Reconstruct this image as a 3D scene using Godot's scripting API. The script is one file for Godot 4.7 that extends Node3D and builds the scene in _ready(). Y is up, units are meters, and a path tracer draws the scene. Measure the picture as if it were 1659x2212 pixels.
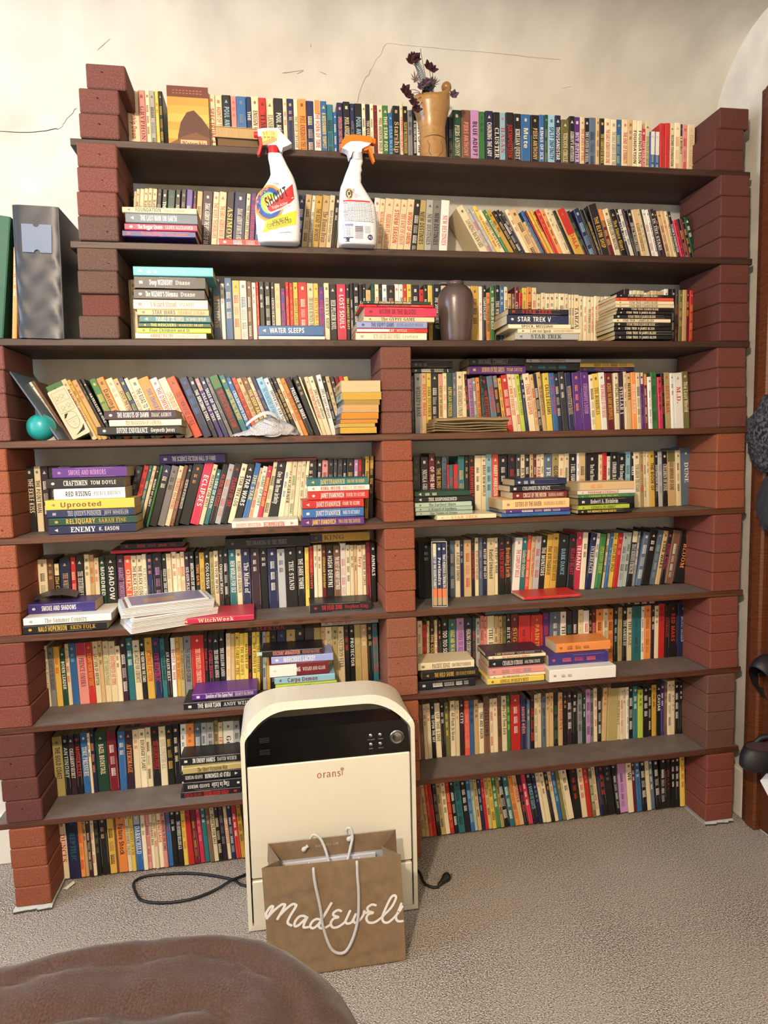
extends Node3D
# A wall of loose brick pillars and boards full of old paperbacks, seen from a bed. Metres, y up, the boards' front edges lie in z = 0.

const W_BACK := -0.236
const W_RIGHT := 1.045
const H_CEIL := 2.415
const CAM_BASIS := Basis(Vector3(0.986318, -0.023344, 0.163195), Vector3(0.038111, 0.995396, -0.087948), Vector3(-0.160391, 0.092964, 0.982666))
const LAMP_ENERGY := 6.2
const DAY_ENERGY := 6.5
const PROF := {
	1: [[-830, 1978], [-719, 1975], [-515, 1961], [-378, 1954], [-190, 1951], [-62, 1950], [156, 1949], [417, 1950], [691, 1960], [891, 1969], [1010, 1972]],
	2: [[-840, 1722], [-729, 1722], [-569, 1716], [-283, 1708], [0, 1703], [200, 1704], [409, 1707], [684, 1715], [900, 1720], [1010, 1722]],
	3: [[-1115, 1460], [-995, 1462], [-726, 1471], [-409, 1470], [0, 1469], [410, 1472], [688, 1474], [1010, 1476]],
	4: [[-1115, 1233], [-762, 1232], [-536, 1229], [-239, 1225], [0, 1221], [274, 1221], [549, 1228], [837, 1232], [1010, 1233]],
	5: [[-1115, 988], [-1000, 986], [-721, 980], [-512, 978], [-246, 980], [138, 983], [551, 985], [843, 986], [1010, 987]],
	6: [[-1115, 735], [-1003, 735], [-427, 735], [-254, 732], [135, 733], [553, 736], [818, 739], [1010, 740]],
	7: [[-1115, 488], [-975, 488], [-748, 490], [-437, 492], [270, 496], [702, 499], [1010, 500]],
	8: [[-1115, 247], [-957, 246], [-761, 243], [-558, 240], [74, 243], [411, 243], [859, 251], [1010, 254]],
	9: [[-1115, 8], [1010, 8]],
}
const CRACKS := [
	[Vector2(-0.095, 2.180), Vector2(-0.082, 2.218), Vector2(-0.059, 2.258), Vector2(-0.035, 2.299), Vector2(-0.016, 2.327), Vector2(0.042, 2.326), Vector2(0.149, 2.325), Vector2(0.273, 2.324), Vector2(0.399, 2.321), Vector2(0.499, 2.320)],
	[Vector2(-1.063, 2.052), Vector2(-0.993, 2.052), Vector2(-0.922, 2.064), Vector2(-0.897, 2.087), Vector2(-0.865, 2.125)],
	[Vector2(-0.230, 2.311), Vector2(-0.227, 2.303)],
	[Vector2(-0.204, 2.250), Vector2(-0.183, 2.243)],
	[Vector2(-0.269, 2.241), Vector2(-0.249, 2.249), Vector2(-0.305, 2.238)],
	[Vector2(-0.796, 2.262), Vector2(-0.756, 2.289)],
	[Vector2(0.526, 2.251), Vector2(0.549, 2.255)],
]
const SCRIPT := [
	[Vector2(-0.4318, 0.1568), Vector2(-0.4202, 0.1748), Vector2(-0.4141, 0.1792), Vector2(-0.4122, 0.1751), Vector2(-0.4257, 0.1521)],
	[Vector2(-0.4227, 0.1555), Vector2(-0.4082, 0.1693), Vector2(-0.3937, 0.1793), Vector2(-0.3874, 0.1799), Vector2(-0.3862, 0.1752), Vector2(-0.4027, 0.1476)],
	[Vector2(-0.3982, 0.1546), Vector2(-0.3818, 0.1693), Vector2(-0.3684, 0.1776), Vector2(-0.3621, 0.1756), Vector2(-0.3616, 0.1709), Vector2(-0.3755, 0.1493), Vector2(-0.3806, 0.1356), Vector2(-0.3727, 0.1280)],
	[Vector2(-0.3377, 0.1408), Vector2(-0.3454, 0.1465), Vector2(-0.3554, 0.1456), Vector2(-0.3643, 0.1355), Vector2(-0.3653, 0.1257), Vector2(-0.3575, 0.1261), Vector2(-0.3421, 0.1384)],
	[Vector2(-0.3370, 0.1414), Vector2(-0.3438, 0.1294), Vector2(-0.3456, 0.1197), Vector2(-0.3363, 0.1184)],
	[Vector2(-0.3093, 0.1328), Vector2(-0.3172, 0.1347), Vector2(-0.3263, 0.1299), Vector2(-0.3313, 0.1199), Vector2(-0.3250, 0.1144), Vector2(-0.3140, 0.1212), Vector2(-0.2990, 0.1413), Vector2(-0.2823, 0.1680)],
	[Vector2(-0.2823, 0.1680), Vector2(-0.2990, 0.1420), Vector2(-0.3112, 0.1208), Vector2(-0.3086, 0.1119), Vector2(-0.2978, 0.1118), Vector2(-0.2883, 0.1158)],
	[Vector2(-0.2613, 0.1458), Vector2(-0.2677, 0.1490), Vector2(-0.2772, 0.1450), Vector2(-0.2782, 0.1382), Vector2(-0.2682, 0.1322), Vector2(-0.2791, 0.1299), Vector2(-0.2852, 0.1200), Vector2(-0.2805, 0.1097), Vector2(-0.2681, 0.1098), Vector2(-0.2533, 0.1184)],
	[Vector2(-0.2410, 0.1429), Vector2(-0.2480, 0.1284), Vector2(-0.2519, 0.1189), Vector2(-0.2469, 0.1136), Vector2(-0.2373, 0.1168), Vector2(-0.2281, 0.1340)],
	[Vector2(-0.2281, 0.1340), Vector2(-0.2336, 0.1209), Vector2(-0.2309, 0.1135), Vector2(-0.2220, 0.1161), Vector2(-0.2114, 0.1285), Vector2(-0.2089, 0.1382)],
	[Vector2(-0.2089, 0.1382), Vector2(-0.2061, 0.1332), Vector2(-0.1994, 0.1353)],
	[Vector2(-0.1822, 0.1484), Vector2(-0.1909, 0.1512), Vector2(-0.2007, 0.1456), Vector2(-0.1994, 0.1369), Vector2(-0.1892, 0.1315), Vector2(-0.1996, 0.1291), Vector2(-0.2043, 0.1197), Vector2(-0.1986, 0.1095), Vector2(-0.1839, 0.1089), Vector2(-0.1658, 0.1203)],
	[Vector2(-0.1658, 0.1203), Vector2(-0.1461, 0.1385), Vector2(-0.1352, 0.1588), Vector2(-0.1388, 0.1663), Vector2(-0.1471, 0.1613), Vector2(-0.1595, 0.1381), Vector2(-0.1674, 0.1182), Vector2(-0.1647, 0.1061), Vector2(-0.1536, 0.1037), Vector2(-0.1377, 0.1154)],
	[Vector2(-0.1377, 0.1154), Vector2(-0.1285, 0.1251), Vector2(-0.1208, 0.1365)],
	[Vector2(-0.1228, 0.1438), Vector2(-0.1307, 0.1254), Vector2(-0.1362, 0.1129), Vector2(-0.1320, 0.1029), Vector2(-0.1208, 0.1012)],
]
var M := {}
var PAL := {}
var glyphs := {}
var fonts := []
var rng := RandomNumberGenerator.new()
var names := {}

func _ready() -> void:
	view_and_light()
	rng.seed = 11
	for q in [["Droid Sans", 700], ["Droid Serif", 700], ["Droid Sans", 400], ["Droid Serif", 400]]:
		var f := SystemFont.new()
		f.font_names = PackedStringArray([q[0]])
		f.font_weight = q[1]
		fonts.append(f)
	make_materials()
	room()
	boards()
	pillars()
	lamp()
	upright_books()
	lying_books()
	facing_book()
	binders()
	drawn_card()
	spray_bottles()
	vase_and_flowers()
	jar()
	ball()
	mesh_bag()
	booklets()
	mail_pile()
	boxed_set()
	purifier()
	shopping_bag()
	bed()
	door_things()
	scraps()

class Acc:
	var v := PackedVector3Array()
	var n := PackedVector3Array()
	var c := PackedColorArray()
	var uv := PackedVector2Array()
	func tri(a: Vector3, b: Vector3, d: Vector3, col: Color) -> void:
		# a, b, d counter-clockwise as seen from outside
		var nn := (b - a).cross(d - a).normalized()
		v.append(a); v.append(d); v.append(b)
		for i in 3:
			n.append(nn); c.append(col); uv.append(Vector2.ZERO)
	func quad(a: Vector3, b: Vector3, d: Vector3, e: Vector3, col: Color) -> void:
		tri(a, b, d, col); tri(a, d, e, col)
	func smooth(a: Vector3, b: Vector3, d: Vector3, na: Vector3, nb: Vector3, nd: Vector3, col: Color) -> void:
		v.append(a); v.append(d); v.append(b)
		n.append(na); n.append(nd); n.append(nb)
		for i in 3:
			c.append(col); uv.append(Vector2.ZERO)
	func mesh(mat: Material) -> ArrayMesh:
		return add_to(ArrayMesh.new(), mat)
	func add_to(m: ArrayMesh, mat: Material) -> ArrayMesh:
		if v.is_empty():
			return m
		var a := []
		a.resize(Mesh.ARRAY_MAX)
		a[Mesh.ARRAY_VERTEX] = v; a[Mesh.ARRAY_NORMAL] = n; a[Mesh.ARRAY_COLOR] = c; a[Mesh.ARRAY_TEX_UV] = uv
		m.add_surface_from_arrays(Mesh.PRIMITIVE_TRIANGLES, a)
		m.surface_set_material(m.get_surface_count() - 1, mat)
		return m

# ---------------------------------------------------------------- naming
func numbered(called: String, parent: Node) -> String:
	var key := str(parent.get_instance_id()) + "/" + called
	names[key] = names.get(key, -1) + 1
	return called if names[key] == 0 else called + "_%03d" % names[key]

func put(called: String, mesh: Mesh, parent: Node = self, xf := Transform3D()) -> MeshInstance3D:
	var o := MeshInstance3D.new()
	o.name = numbered(called, parent)
	o.mesh = mesh
	o.transform = xf
	o.cast_shadow = GeometryInstance3D.SHADOW_CASTING_SETTING_ON
	parent.add_child(o, true)
	return o

func thing(called: String, label: String, category: String, xf := Transform3D(), group := "") -> Node3D:
	var o := Node3D.new()
	o.name = numbered(called, self)
	o.transform = xf
	add_child(o, true)
	return tag(o, label, category, group)

func tag(o: Node3D, label: String, category: String, group := "") -> Node3D:
	o.set_meta("label", label)
	o.set_meta("category", category)
	if group:
		o.set_meta("group", group)
	return o

func struct(o: Node3D) -> Node3D:
	o.set_meta("kind", "structure")
	return o

# ---------------------------------------------------------------- colours and materials
func lin(r: int, g: int, b: int) -> Color:
	return Color8(r, g, b).srgb_to_linear()

func noise_tex(size: int, freq: float, octaves: int, lo: float, hi: float, kind := FastNoiseLite.TYPE_SIMPLEX_SMOOTH, seed_ := 1, sx := 1.0, sy := 1.0) -> ImageTexture:
	var f := FastNoiseLite.new()
	f.noise_type = kind
	f.seed = seed_
	f.frequency = freq
	f.fractal_octaves = octaves
	var im := Image.create(size, size, false, Image.FORMAT_RGB8)
	for y in size:
		for x in size:
			# blended over the border so that the tile repeats
			var tx := x / float(size)
			var ty := y / float(size)
			var a := f.get_noise_2d(x * sx, y * sy)
			var b := f.get_noise_2d((x - size) * sx, y * sy)
			var c := f.get_noise_2d(x * sx, (y - size) * sy)
			var d := f.get_noise_2d((x - size) * sx, (y - size) * sy)
			var k := lerpf(lerpf(a, b, tx), lerpf(c, d, tx), ty)
			var g := clampf(lerpf(lo, hi, k * 0.75 + 0.5), 0.0, 1.0)
			im.set_pixel(x, y, Color(g, g, g))
	return ImageTexture.create_from_image(im)

func bump(t: ImageTexture, strength: float) -> ImageTexture:
	var im: Image = t.get_image().duplicate()
	im.convert(Image.FORMAT_RGBA8)
	im.bump_map_to_normal_map(strength)
	return ImageTexture.create_from_image(im)

func mat(rough: float, tex: Texture2D = null, scale := Vector3.ONE, norm: Texture2D = null, nscale := 1.0, spec := 0.5, world := false) -> StandardMaterial3D:
	var m := StandardMaterial3D.new()
	m.vertex_color_use_as_albedo = true
	m.roughness = rough
	m.metallic_specular = spec
	if tex or norm:
		m.uv1_triplanar = true
		m.uv1_world_triplanar = world
		m.uv1_scale = scale
	if tex:
		m.albedo_texture = tex
	if norm:
		m.normal_enabled = true
		m.normal_texture = norm
		m.normal_scale = nscale
	return m

func make_materials() -> void:
	var fine := noise_tex(256, 0.11, 3, 0.62, 1.0)
	var grit := noise_tex(256, 0.22, 4, 0.35, 1.0, FastNoiseLite.TYPE_VALUE_CUBIC, 5)
	var cloud := noise_tex(256, 0.018, 4, 0.8, 1.0, FastNoiseLite.TYPE_SIMPLEX_SMOOTH, 9)
	var grain := noise_tex(512, 0.02, 4, 0.42, 1.0, FastNoiseLite.TYPE_SIMPLEX_SMOOTH, 3, 0.25, 4.0)
	var lines := noise_tex(256, 0.05, 2, 0.72, 1.0, FastNoiseLite.TYPE_VALUE_CUBIC, 8, 7.0, 0.15)
	var pile := noise_tex(512, 0.17, 3, 0.3, 1.25, FastNoiseLite.TYPE_SIMPLEX_SMOOTH, 21)
	M.brick = mat(0.88, fine, Vector3(7, 7, 7), bump(grit, 2.5), 0.8)
	M.wood = mat(0.5, grain, Vector3(1.6, 6, 6), bump(grain, 1.5), 0.5)
	M.wood_top = mat(0.62, cloud, Vector3(3, 3, 3))
	M.cover = mat(0.42)
	M.page = mat(0.85, lines, Vector3(40, 6, 6))
	M.plaster = mat(0.8, cloud, Vector3(0.9, 0.9, 0.9), bump(cloud, 6.0), 0.35, 0.4, true)
	M.paint = mat(0.45)
	M.carpet = mat(0.97, pile, Vector3(2.6, 2.6, 2.6), bump(pile, 7.0), 1.0, 0.2, true)
	M.fleece = mat(0.95, fine, Vector3(9, 9, 9), bump(grit, 5.0), 0.7, 0.2)
	M.fleece.rim_enabled = true
	M.fleece.rim = 0.3
	M.plastic = mat(0.32)
	M.satin = mat(0.55)
	M.gloss = mat(0.14)
	M.vinyl = mat(0.4, null, Vector3(30, 30, 30), bump(fine, 2.0), 0.35)
	M.paper = mat(0.75)
	M.kraft = mat(0.7, cloud, Vector3(6, 6, 6))
	M.cloth = mat(0.9, fine, Vector3(40, 40, 40), bump(fine, 3.0), 0.6)
	M.glaze = mat(0.28, fine, Vector3(11, 11, 11), bump(grit, 3.0), 0.35)
	M.varnish = mat(0.3, cloud, Vector3(14, 14, 14), bump(cloud, 3.0), 0.3)
	var im := Image.create(64, 64, false, Image.FORMAT_RGB8)
	for y in 64:
		for x in 64:
			var hole := Vector2(fposmod(x, 16.0) - 7.5, fposmod(y + (8.0 if int(x / 16) % 2 else 0.0), 16.0) - 7.5).length() < 4.6
			im.set_pixel(x, y, Color(0.5, 0.5, 0.52) if hole else Color.WHITE)
	var dots := ImageTexture.create_from_image(im)
	M.net = mat(0.85, dots, Vector3(62, 62, 62), bump(dots, 2.0), 0.5)
	var blot := noise_tex(256, 0.03, 2, -0.6, 1.8, FastNoiseLite.TYPE_SIMPLEX, 17)
	M.camo = mat(0.9, blot, Vector3(9, 9, 9))
	M.metal = mat(0.25)
	M.metal.metallic = 1.0
	M.clear = StandardMaterial3D.new()
	M.clear.transparency = BaseMaterial3D.TRANSPARENCY_ALPHA
	M.clear.albedo_color = Color(0.85, 0.9, 0.95, 0.22)
	M.clear.roughness = 0.12
	var p := {
		"cream": [226, 211, 176], "white": [228, 226, 218], "tan": [201, 170, 122], "orange": [226, 140, 70], "yellow": [226, 196, 86], "gold": [204, 164, 70],
		"red": [186, 44, 40], "pink": [214, 140, 134], "rose": [192, 46, 78], "maroon": [104, 26, 38], "brown": [112, 78, 58], "black": [27, 26, 28], "charcoal": [56, 54, 56],
		"navy": [32, 38, 76], "blue": [48, 98, 154], "sky": [142, 186, 208], "slate": [86, 104, 124], "teal": [42, 108, 116], "aqua": [86, 176, 186], "green": [58, 116, 64],
		"forest": [28, 66, 52], "lime": [178, 196, 70], "olive": [108, 106, 62], "sage": [160, 178, 164], "khaki": [168, 150, 98], "purple": [84, 44, 120], "indigo": [52, 44, 110],
		"plum": [52, 32, 48], "lilac": [180, 134, 184], "violet": [96, 78, 148], "lavender": [140, 150, 198], "grey": [126, 126, 128], "silver": [176, 178, 180], "coral": [218, 88, 62], "peach": [230, 190, 134],
	}
	for k in p:
		PAL[k] = lin(p[k][0], p[k][1], p[k][2])

# ---------------------------------------------------------------- lettering
func glyph(ch: String, font: int) -> Array:
	var key := ch + str(font)
	if not glyphs.has(key):
		var t := TextMesh.new()
		t.font = fonts[font]
		t.font_size = 16
		t.pixel_size = 1.0 / 16.0
		t.depth = 0.0
		t.curve_step = 1.4
		t.text = ch
		t.horizontal_alignment = HORIZONTAL_ALIGNMENT_LEFT
		var pts := PackedVector2Array()
		if ch != " " and t.get_surface_count() > 0:
			var a := t.surface_get_arrays(0)
			var vs: PackedVector3Array = a[Mesh.ARRAY_VERTEX]
			var ix = a[Mesh.ARRAY_INDEX]
			if ix != null and ix.size() > 0:
				for i in ix:
					pts.append(Vector2(vs[i].x, vs[i].y))
			else:
				for q in vs:
					pts.append(Vector2(q.x, q.y))
		var wide: float = fonts[font].get_string_size(ch, HORIZONTAL_ALIGNMENT_LEFT, -1, 16).x / 16.0
		glyphs[key] = [pts, wide]
	return glyphs[key]

func text_width(s: String, font: int) -> float:
	var w := 0.0
	for ch in s:
		w += glyph(ch, font)[1]
	return w

# prints s in the plane of xf (x right, y up, z out); at: baseline-middle start; size: em height; room: the longest it may get. Returns the length printed.
func print_text(acc: Acc, xf: Transform3D, s: String, at: Vector2, size: float, room: float, col: Color, font := 0, slant := 0.0, stretch := 1.0) -> float:
	var w := text_width(s, font) * size * stretch
	var k := minf(1.0, room / maxf(w, 1e-5)) * stretch
	var x := at.x
	var nn := xf.basis.z.normalized()
	for ch in s:
		var g := glyph(ch, font)
		var pts: PackedVector2Array = g[0]
		var vs := PackedVector3Array()
		vs.resize(pts.size())
		for i in pts.size():
			var q := pts[i]
			vs[i] = xf * Vector3(x + q.x * size * k + q.y * size * slant, at.y + q.y * size, 0.0)
		var cs := PackedColorArray()
		cs.resize(vs.size())
		cs.fill(col)
		var ns := PackedVector3Array()
		ns.resize(vs.size())
		ns.fill(nn)
		var us := PackedVector2Array()
		us.resize(vs.size())
		acc.v.append_array(vs); acc.c.append_array(cs); acc.n.append_array(ns); acc.uv.append_array(us)
		x += g[1] * size * k
	return x - at.x

func print_rect(acc: Acc, xf: Transform3D, x0: float, y0: float, x1: float, y1: float, col: Color, lift := 0.0) -> void:
	acc.quad(xf * Vector3(x0, y0, lift), xf * Vector3(x1, y0, lift), xf * Vector3(x1, y1, lift), xf * Vector3(x0, y1, lift), col)

func print_poly(acc: Acc, xf: Transform3D, pts: PackedVector2Array, col: Color, lift := 0.0) -> void:
	var ix := Geometry2D.triangulate_polygon(pts)
	for i in range(0, ix.size(), 3):
		var a := pts[ix[i]]
		var b := pts[ix[i + 1]]
		var c := pts[ix[i + 2]]
		if (b - a).cross(c - a) < 0.0:
			var t := b
			b = c
			c = t
		acc.tri(xf * Vector3(a.x, a.y, lift), xf * Vector3(b.x, b.y, lift), xf * Vector3(c.x, c.y, lift), col)

func disc_pts(cx: float, cy: float, rx: float, ry: float, n := 20) -> PackedVector2Array:
	var p := PackedVector2Array()
	for i in n:
		p.append(Vector2(cx + rx * cos(TAU * i / n), cy + ry * sin(TAU * i / n)))
	return p

# a line of ink of one width along pts
func print_line(acc: Acc, xf: Transform3D, pts: Array, wide: float, col: Color, lift := 0.0) -> void:
	for i in pts.size() - 1:
		var a: Vector2 = pts[i]
		var b: Vector2 = pts[i + 1]
		var d := (b - a).normalized() * wide * 0.5
		var s := Vector2(-d.y, d.x)
		var e := d * 0.6
		lift += 0.000012   # each stroke lies on the one before
		acc.quad(xf * Vector3(a.x - s.x - e.x, a.y - s.y - e.y, lift), xf * Vector3(b.x - s.x + e.x, b.y - s.y + e.y, lift), xf * Vector3(b.x + s.x + e.x, b.y + s.y + e.y, lift), xf * Vector3(a.x + s.x - e.x, a.y + s.y - e.y, lift), col)

# ---------------------------------------------------------------- solids
func box(acc: Acc, a: Vector3, b: Vector3, col: Color, xf := Transform3D(), ch := 0.0) -> void:
	if ch <= 0.0:
		var p := []
		for i in 8:
			p.append(xf * Vector3(b.x if i & 1 else a.x, b.y if i & 2 else a.y, b.z if i & 4 else a.z))
		acc.quad(p[4], p[5], p[7], p[6], col); acc.quad(p[1], p[0], p[2], p[3], col)
		acc.quad(p[5], p[1], p[3], p[7], col); acc.quad(p[0], p[4], p[6], p[2], col)
		acc.quad(p[6], p[7], p[3], p[2], col); acc.quad(p[0], p[1], p[5], p[4], col)
		return
	# bevelled: six faces, twelve edge strips, eight corners
	var m := (a + b) * 0.5
	var h := (b - a) * 0.5
	var dirs := [Vector3.RIGHT, Vector3.UP, Vector3.BACK]
	for ax in 3:
		for s in [-1.0, 1.0]:
			var u: Vector3 = dirs[(ax + 1) % 3]
			var w: Vector3 = dirs[(ax + 2) % 3]
			var o: Vector3 = m + dirs[ax] * h[ax] * s
			var hu := h[(ax + 1) % 3] - ch
			var hw := h[(ax + 2) % 3] - ch
			var q := [o - u * hu - w * hw, o + u * hu - w * hw, o + u * hu + w * hw, o - u * hu + w * hw]
			if s > 0.0:
				acc.quad(xf * q[0], xf * q[1], xf * q[2], xf * q[3], col)
			else:
				acc.quad(xf * q[0], xf * q[3], xf * q[2], xf * q[1], col)
	for ax in 3:
		var i1 := (ax + 1) % 3
		var i2 := (ax + 2) % 3
		for s1 in [-1.0, 1.0]:
			for s2 in [-1.0, 1.0]:
				var l: Vector3 = dirs[ax] * (h[ax] - ch)
				var e1: Vector3 = m + dirs[i1] * h[i1] * s1 + dirs[i2] * (h[i2] - ch) * s2
				var e2: Vector3 = m + dirs[i1] * (h[i1] - ch) * s1 + dirs[i2] * h[i2] * s2
				var q := [e1 - l, e1 + l, e2 + l, e2 - l]
				var out: Vector3 = dirs[i1] * s1 + dirs[i2] * s2
				if (q[1] - q[0]).cross(q[2] - q[0]).dot(out) > 0.0:
					acc.quad(xf * q[0], xf * q[1], xf * q[2], xf * q[3], col)
				else:
					acc.quad(xf * q[0], xf * q[3], xf * q[2], xf * q[1], col)
	for sx in [-1.0, 1.0]:
		for sy in [-1.0, 1.0]:
			for sz in [-1.0, 1.0]:
				var s := Vector3(sx, sy, sz)
				var cx := m + Vector3(h.x * sx, (h.y - ch) * sy, (h.z - ch) * sz)
				var cy := m + Vector3((h.x - ch) * sx, h.y * sy, (h.z - ch) * sz)
				var cz := m + Vector3((h.x - ch) * sx, (h.y - ch) * sy, h.z * sz)
				if (cy - cx).cross(cz - cx).dot(s) > 0.0:
					acc.tri(xf * cx, xf * cy, xf * cz, col)
				else:
					acc.tri(xf * cx, xf * cz, xf * cy, col)

# a surface through rows of points (each row the same length), smooth; closed: the rows are rings
func skin(acc: Acc, rows: Array, closed: bool, col: Color, flip := false, cols: Array = []) -> void:
	var nr := rows.size()
	var nc: int = rows[0].size()
	var norm := []
	for r in nr:
		var line := PackedVector3Array()
		for k in nc:
			var ra: Vector3 = rows[maxi(r - 1, 0)][k]
			var rb: Vector3 = rows[mini(r + 1, nr - 1)][k]
			var ka: Vector3 = rows[r][(k - 1 + nc) % nc if closed else maxi(k - 1, 0)]
			var kb: Vector3 = rows[r][(k + 1) % nc if closed else mini(k + 1, nc - 1)]
			var nn := (kb - ka).cross(rb - ra)
			if nn.length() < 1e-12:
				nn = Vector3.UP if r > nr / 2 else Vector3.DOWN
			line.append(nn.normalized() * (-1.0 if flip else 1.0))
		norm.append(line)
	for r in nr - 1:
		var cc: Color = col if cols.is_empty() else cols[r]
		for k in (nc if closed else nc - 1):
			var k2 := (k + 1) % nc
			var a: Vector3 = rows[r][k]; var b: Vector3 = rows[r][k2]; var d: Vector3 = rows[r + 1][k2]; var e: Vector3 = rows[r + 1][k]
			var na: Vector3 = norm[r][k]; var nb: Vector3 = norm[r][k2]; var nd: Vector3 = norm[r + 1][k2]; var ne: Vector3 = norm[r + 1][k]
			if flip:
				if a != b: acc.smooth(a, d, b, na, nd, nb, cc)
				if d != e: acc.smooth(a, e, d, na, ne, nd, cc)
			else:
				if a != b: acc.smooth(a, b, d, na, nb, nd, cc)
				if d != e: acc.smooth(a, d, e, na, nd, ne, cc)

# prof: points (radius, height) from the bottom up
func lathe(acc: Acc, prof: Array, col: Color, seg := 28, xf := Transform3D(), sx := 1.0, sz := 1.0, cols: Array = []) -> void:
	var rows := []
	for p in prof:
		var ring := PackedVector3Array()
		for i in seg:
			var a := -TAU * i / seg
			ring.append(xf * Vector3(cos(a) * p.x * sx, p.y, sin(a) * p.x * sz))
		rows.append(ring)
	skin(acc, rows, true, col, false, cols)

func spline(pts: Array, per := 6) -> Array:
	var out := []
	for i in pts.size() - 1:
		var p0: Vector3 = pts[maxi(i - 1, 0)]
		var p1: Vector3 = pts[i]
		var p2: Vector3 = pts[i + 1]
		var p3: Vector3 = pts[mini(i + 2, pts.size() - 1)]
		for k in per:
			out.append(p1.cubic_interpolate(p2, p0, p3, k / float(per)))
	out.append(pts[-1])
	return out

func spline2(pts: Array, per := 6) -> Array:
	var q := []
	for p in pts:
		q.append(Vector3(p.x, p.y, 0))
	var out := []
	for p in spline(q, per):
		out.append(Vector2(p.x, p.y))
	return out

func tube(acc: Acc, path: Array, radius, col: Color, seg := 8, xf := Transform3D()) -> void:
	var rows := []
	var side := Vector3.ZERO
	for i in path.size():
		var t: Vector3 = (path[mini(i + 1, path.size() - 1)] - path[maxi(i - 1, 0)]).normalized()
		if side == Vector3.ZERO:
			side = t.cross(Vector3.UP if absf(t.y) < 0.9 else Vector3.RIGHT).normalized()
		side = (side - t * side.dot(t)).normalized()
		var up := side.cross(t)
		var r: float = radius if radius is float else radius[i]
		var ring := PackedVector3Array()
		for k in seg:
			var a := TAU * k / seg
			ring.append(xf * (path[i] + side * cos(a) * r + up * sin(a) * r))
		rows.append(ring)
	var first := PackedVector3Array()
	var last := PackedVector3Array()
	for k in seg:
		first.append(xf * path[0])
		last.append(xf * path[-1])
	rows.push_front(first)
	rows.push_back(last)
	skin(acc, rows, true, col, true)

# a flat outline (counter-clockwise in x, y) given thickness from z0 to z1
func plate(acc: Acc, pts: PackedVector2Array, z0: float, z1: float, col: Color, xf := Transform3D()) -> void:
	print_poly(acc, xf, pts, col, z1)
	var back := xf * Transform3D(Basis(Vector3.LEFT, Vector3.UP, Vector3.FORWARD), Vector3.ZERO)
	var mir := PackedVector2Array()
	for p in pts:
		mir.append(Vector2(-p.x, p.y))
	print_poly(acc, back, mir, col, -z0)
	for i in pts.size():
		var a := pts[i]
		var b := pts[(i + 1) % pts.size()]
		acc.quad(xf * Vector3(a.x, a.y, z0), xf * Vector3(b.x, b.y, z0), xf * Vector3(b.x, b.y, z1), xf * Vector3(a.x, a.y, z1), col)

func round_rect(x0: float, y0: float, x1: float, y1: float, r: float, seg := 5) -> PackedVector2Array:
	var p := PackedVector2Array()
	for q in [[x1 - r, y0 + r, -0.25], [x1 - r, y1 - r, 0.0], [x0 + r, y1 - r, 0.25], [x0 + r, y0 + r, 0.5]]:
		for i in seg + 1:
			var a: float = TAU * (q[2] + 0.25 * i / seg)
			p.append(Vector2(q[0] + r * cos(a), q[1] + r * sin(a)))
	return p

# ---------------------------------------------------------------- camera and light
func view_and_light() -> void:
	var cam := Camera3D.new()
	cam.name = "camera"
	cam.fov = 75.83
	cam.near = 0.02
	cam.transform = Transform3D(CAM_BASIS, Vector3(-0.36904, 1.17647, 1.75316))
	add_child(cam)
	cam.current = true
	var sky_mat := ProceduralSkyMaterial.new()
	sky_mat.sky_top_color = Color(0.42, 0.58, 0.9)
	sky_mat.sky_horizon_color = Color(0.78, 0.86, 0.96)
	sky_mat.ground_bottom_color = Color(0.3, 0.3, 0.28)
	sky_mat.ground_horizon_color = Color(0.6, 0.62, 0.62)
	sky_mat.sky_energy_multiplier = 1.0
	var e := Environment.new()
	e.background_mode = Environment.BG_SKY
	e.sky = Sky.new()
	e.sky.sky_material = sky_mat
	e.tonemap_mode = Environment.TONE_MAPPER_LINEAR
	e.tonemap_exposure = 0.86
	e.sdfgi_enabled = true
	e.ssao_enabled = true
	e.ssil_enabled = true
	var we := WorldEnvironment.new()
	we.name = "world_environment"
	we.environment = e
	add_child(we)
	# daylight through the window in the left-hand wall, out of the picture
	var day := AreaLight3D.new()
	day.name = "window_daylight"
	day.area_size = Vector2(1.0, 1.1)
	day.light_color = Color(0.78, 0.88, 1.0)
	day.light_energy = DAY_ENERGY
	day.area_range = 12.0
	day.shadow_enabled = true
	day.transform = Transform3D(Basis(Vector3.UP, -PI / 2), Vector3(-2.66, 1.55, 0.9))
	add_child(day)

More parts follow.
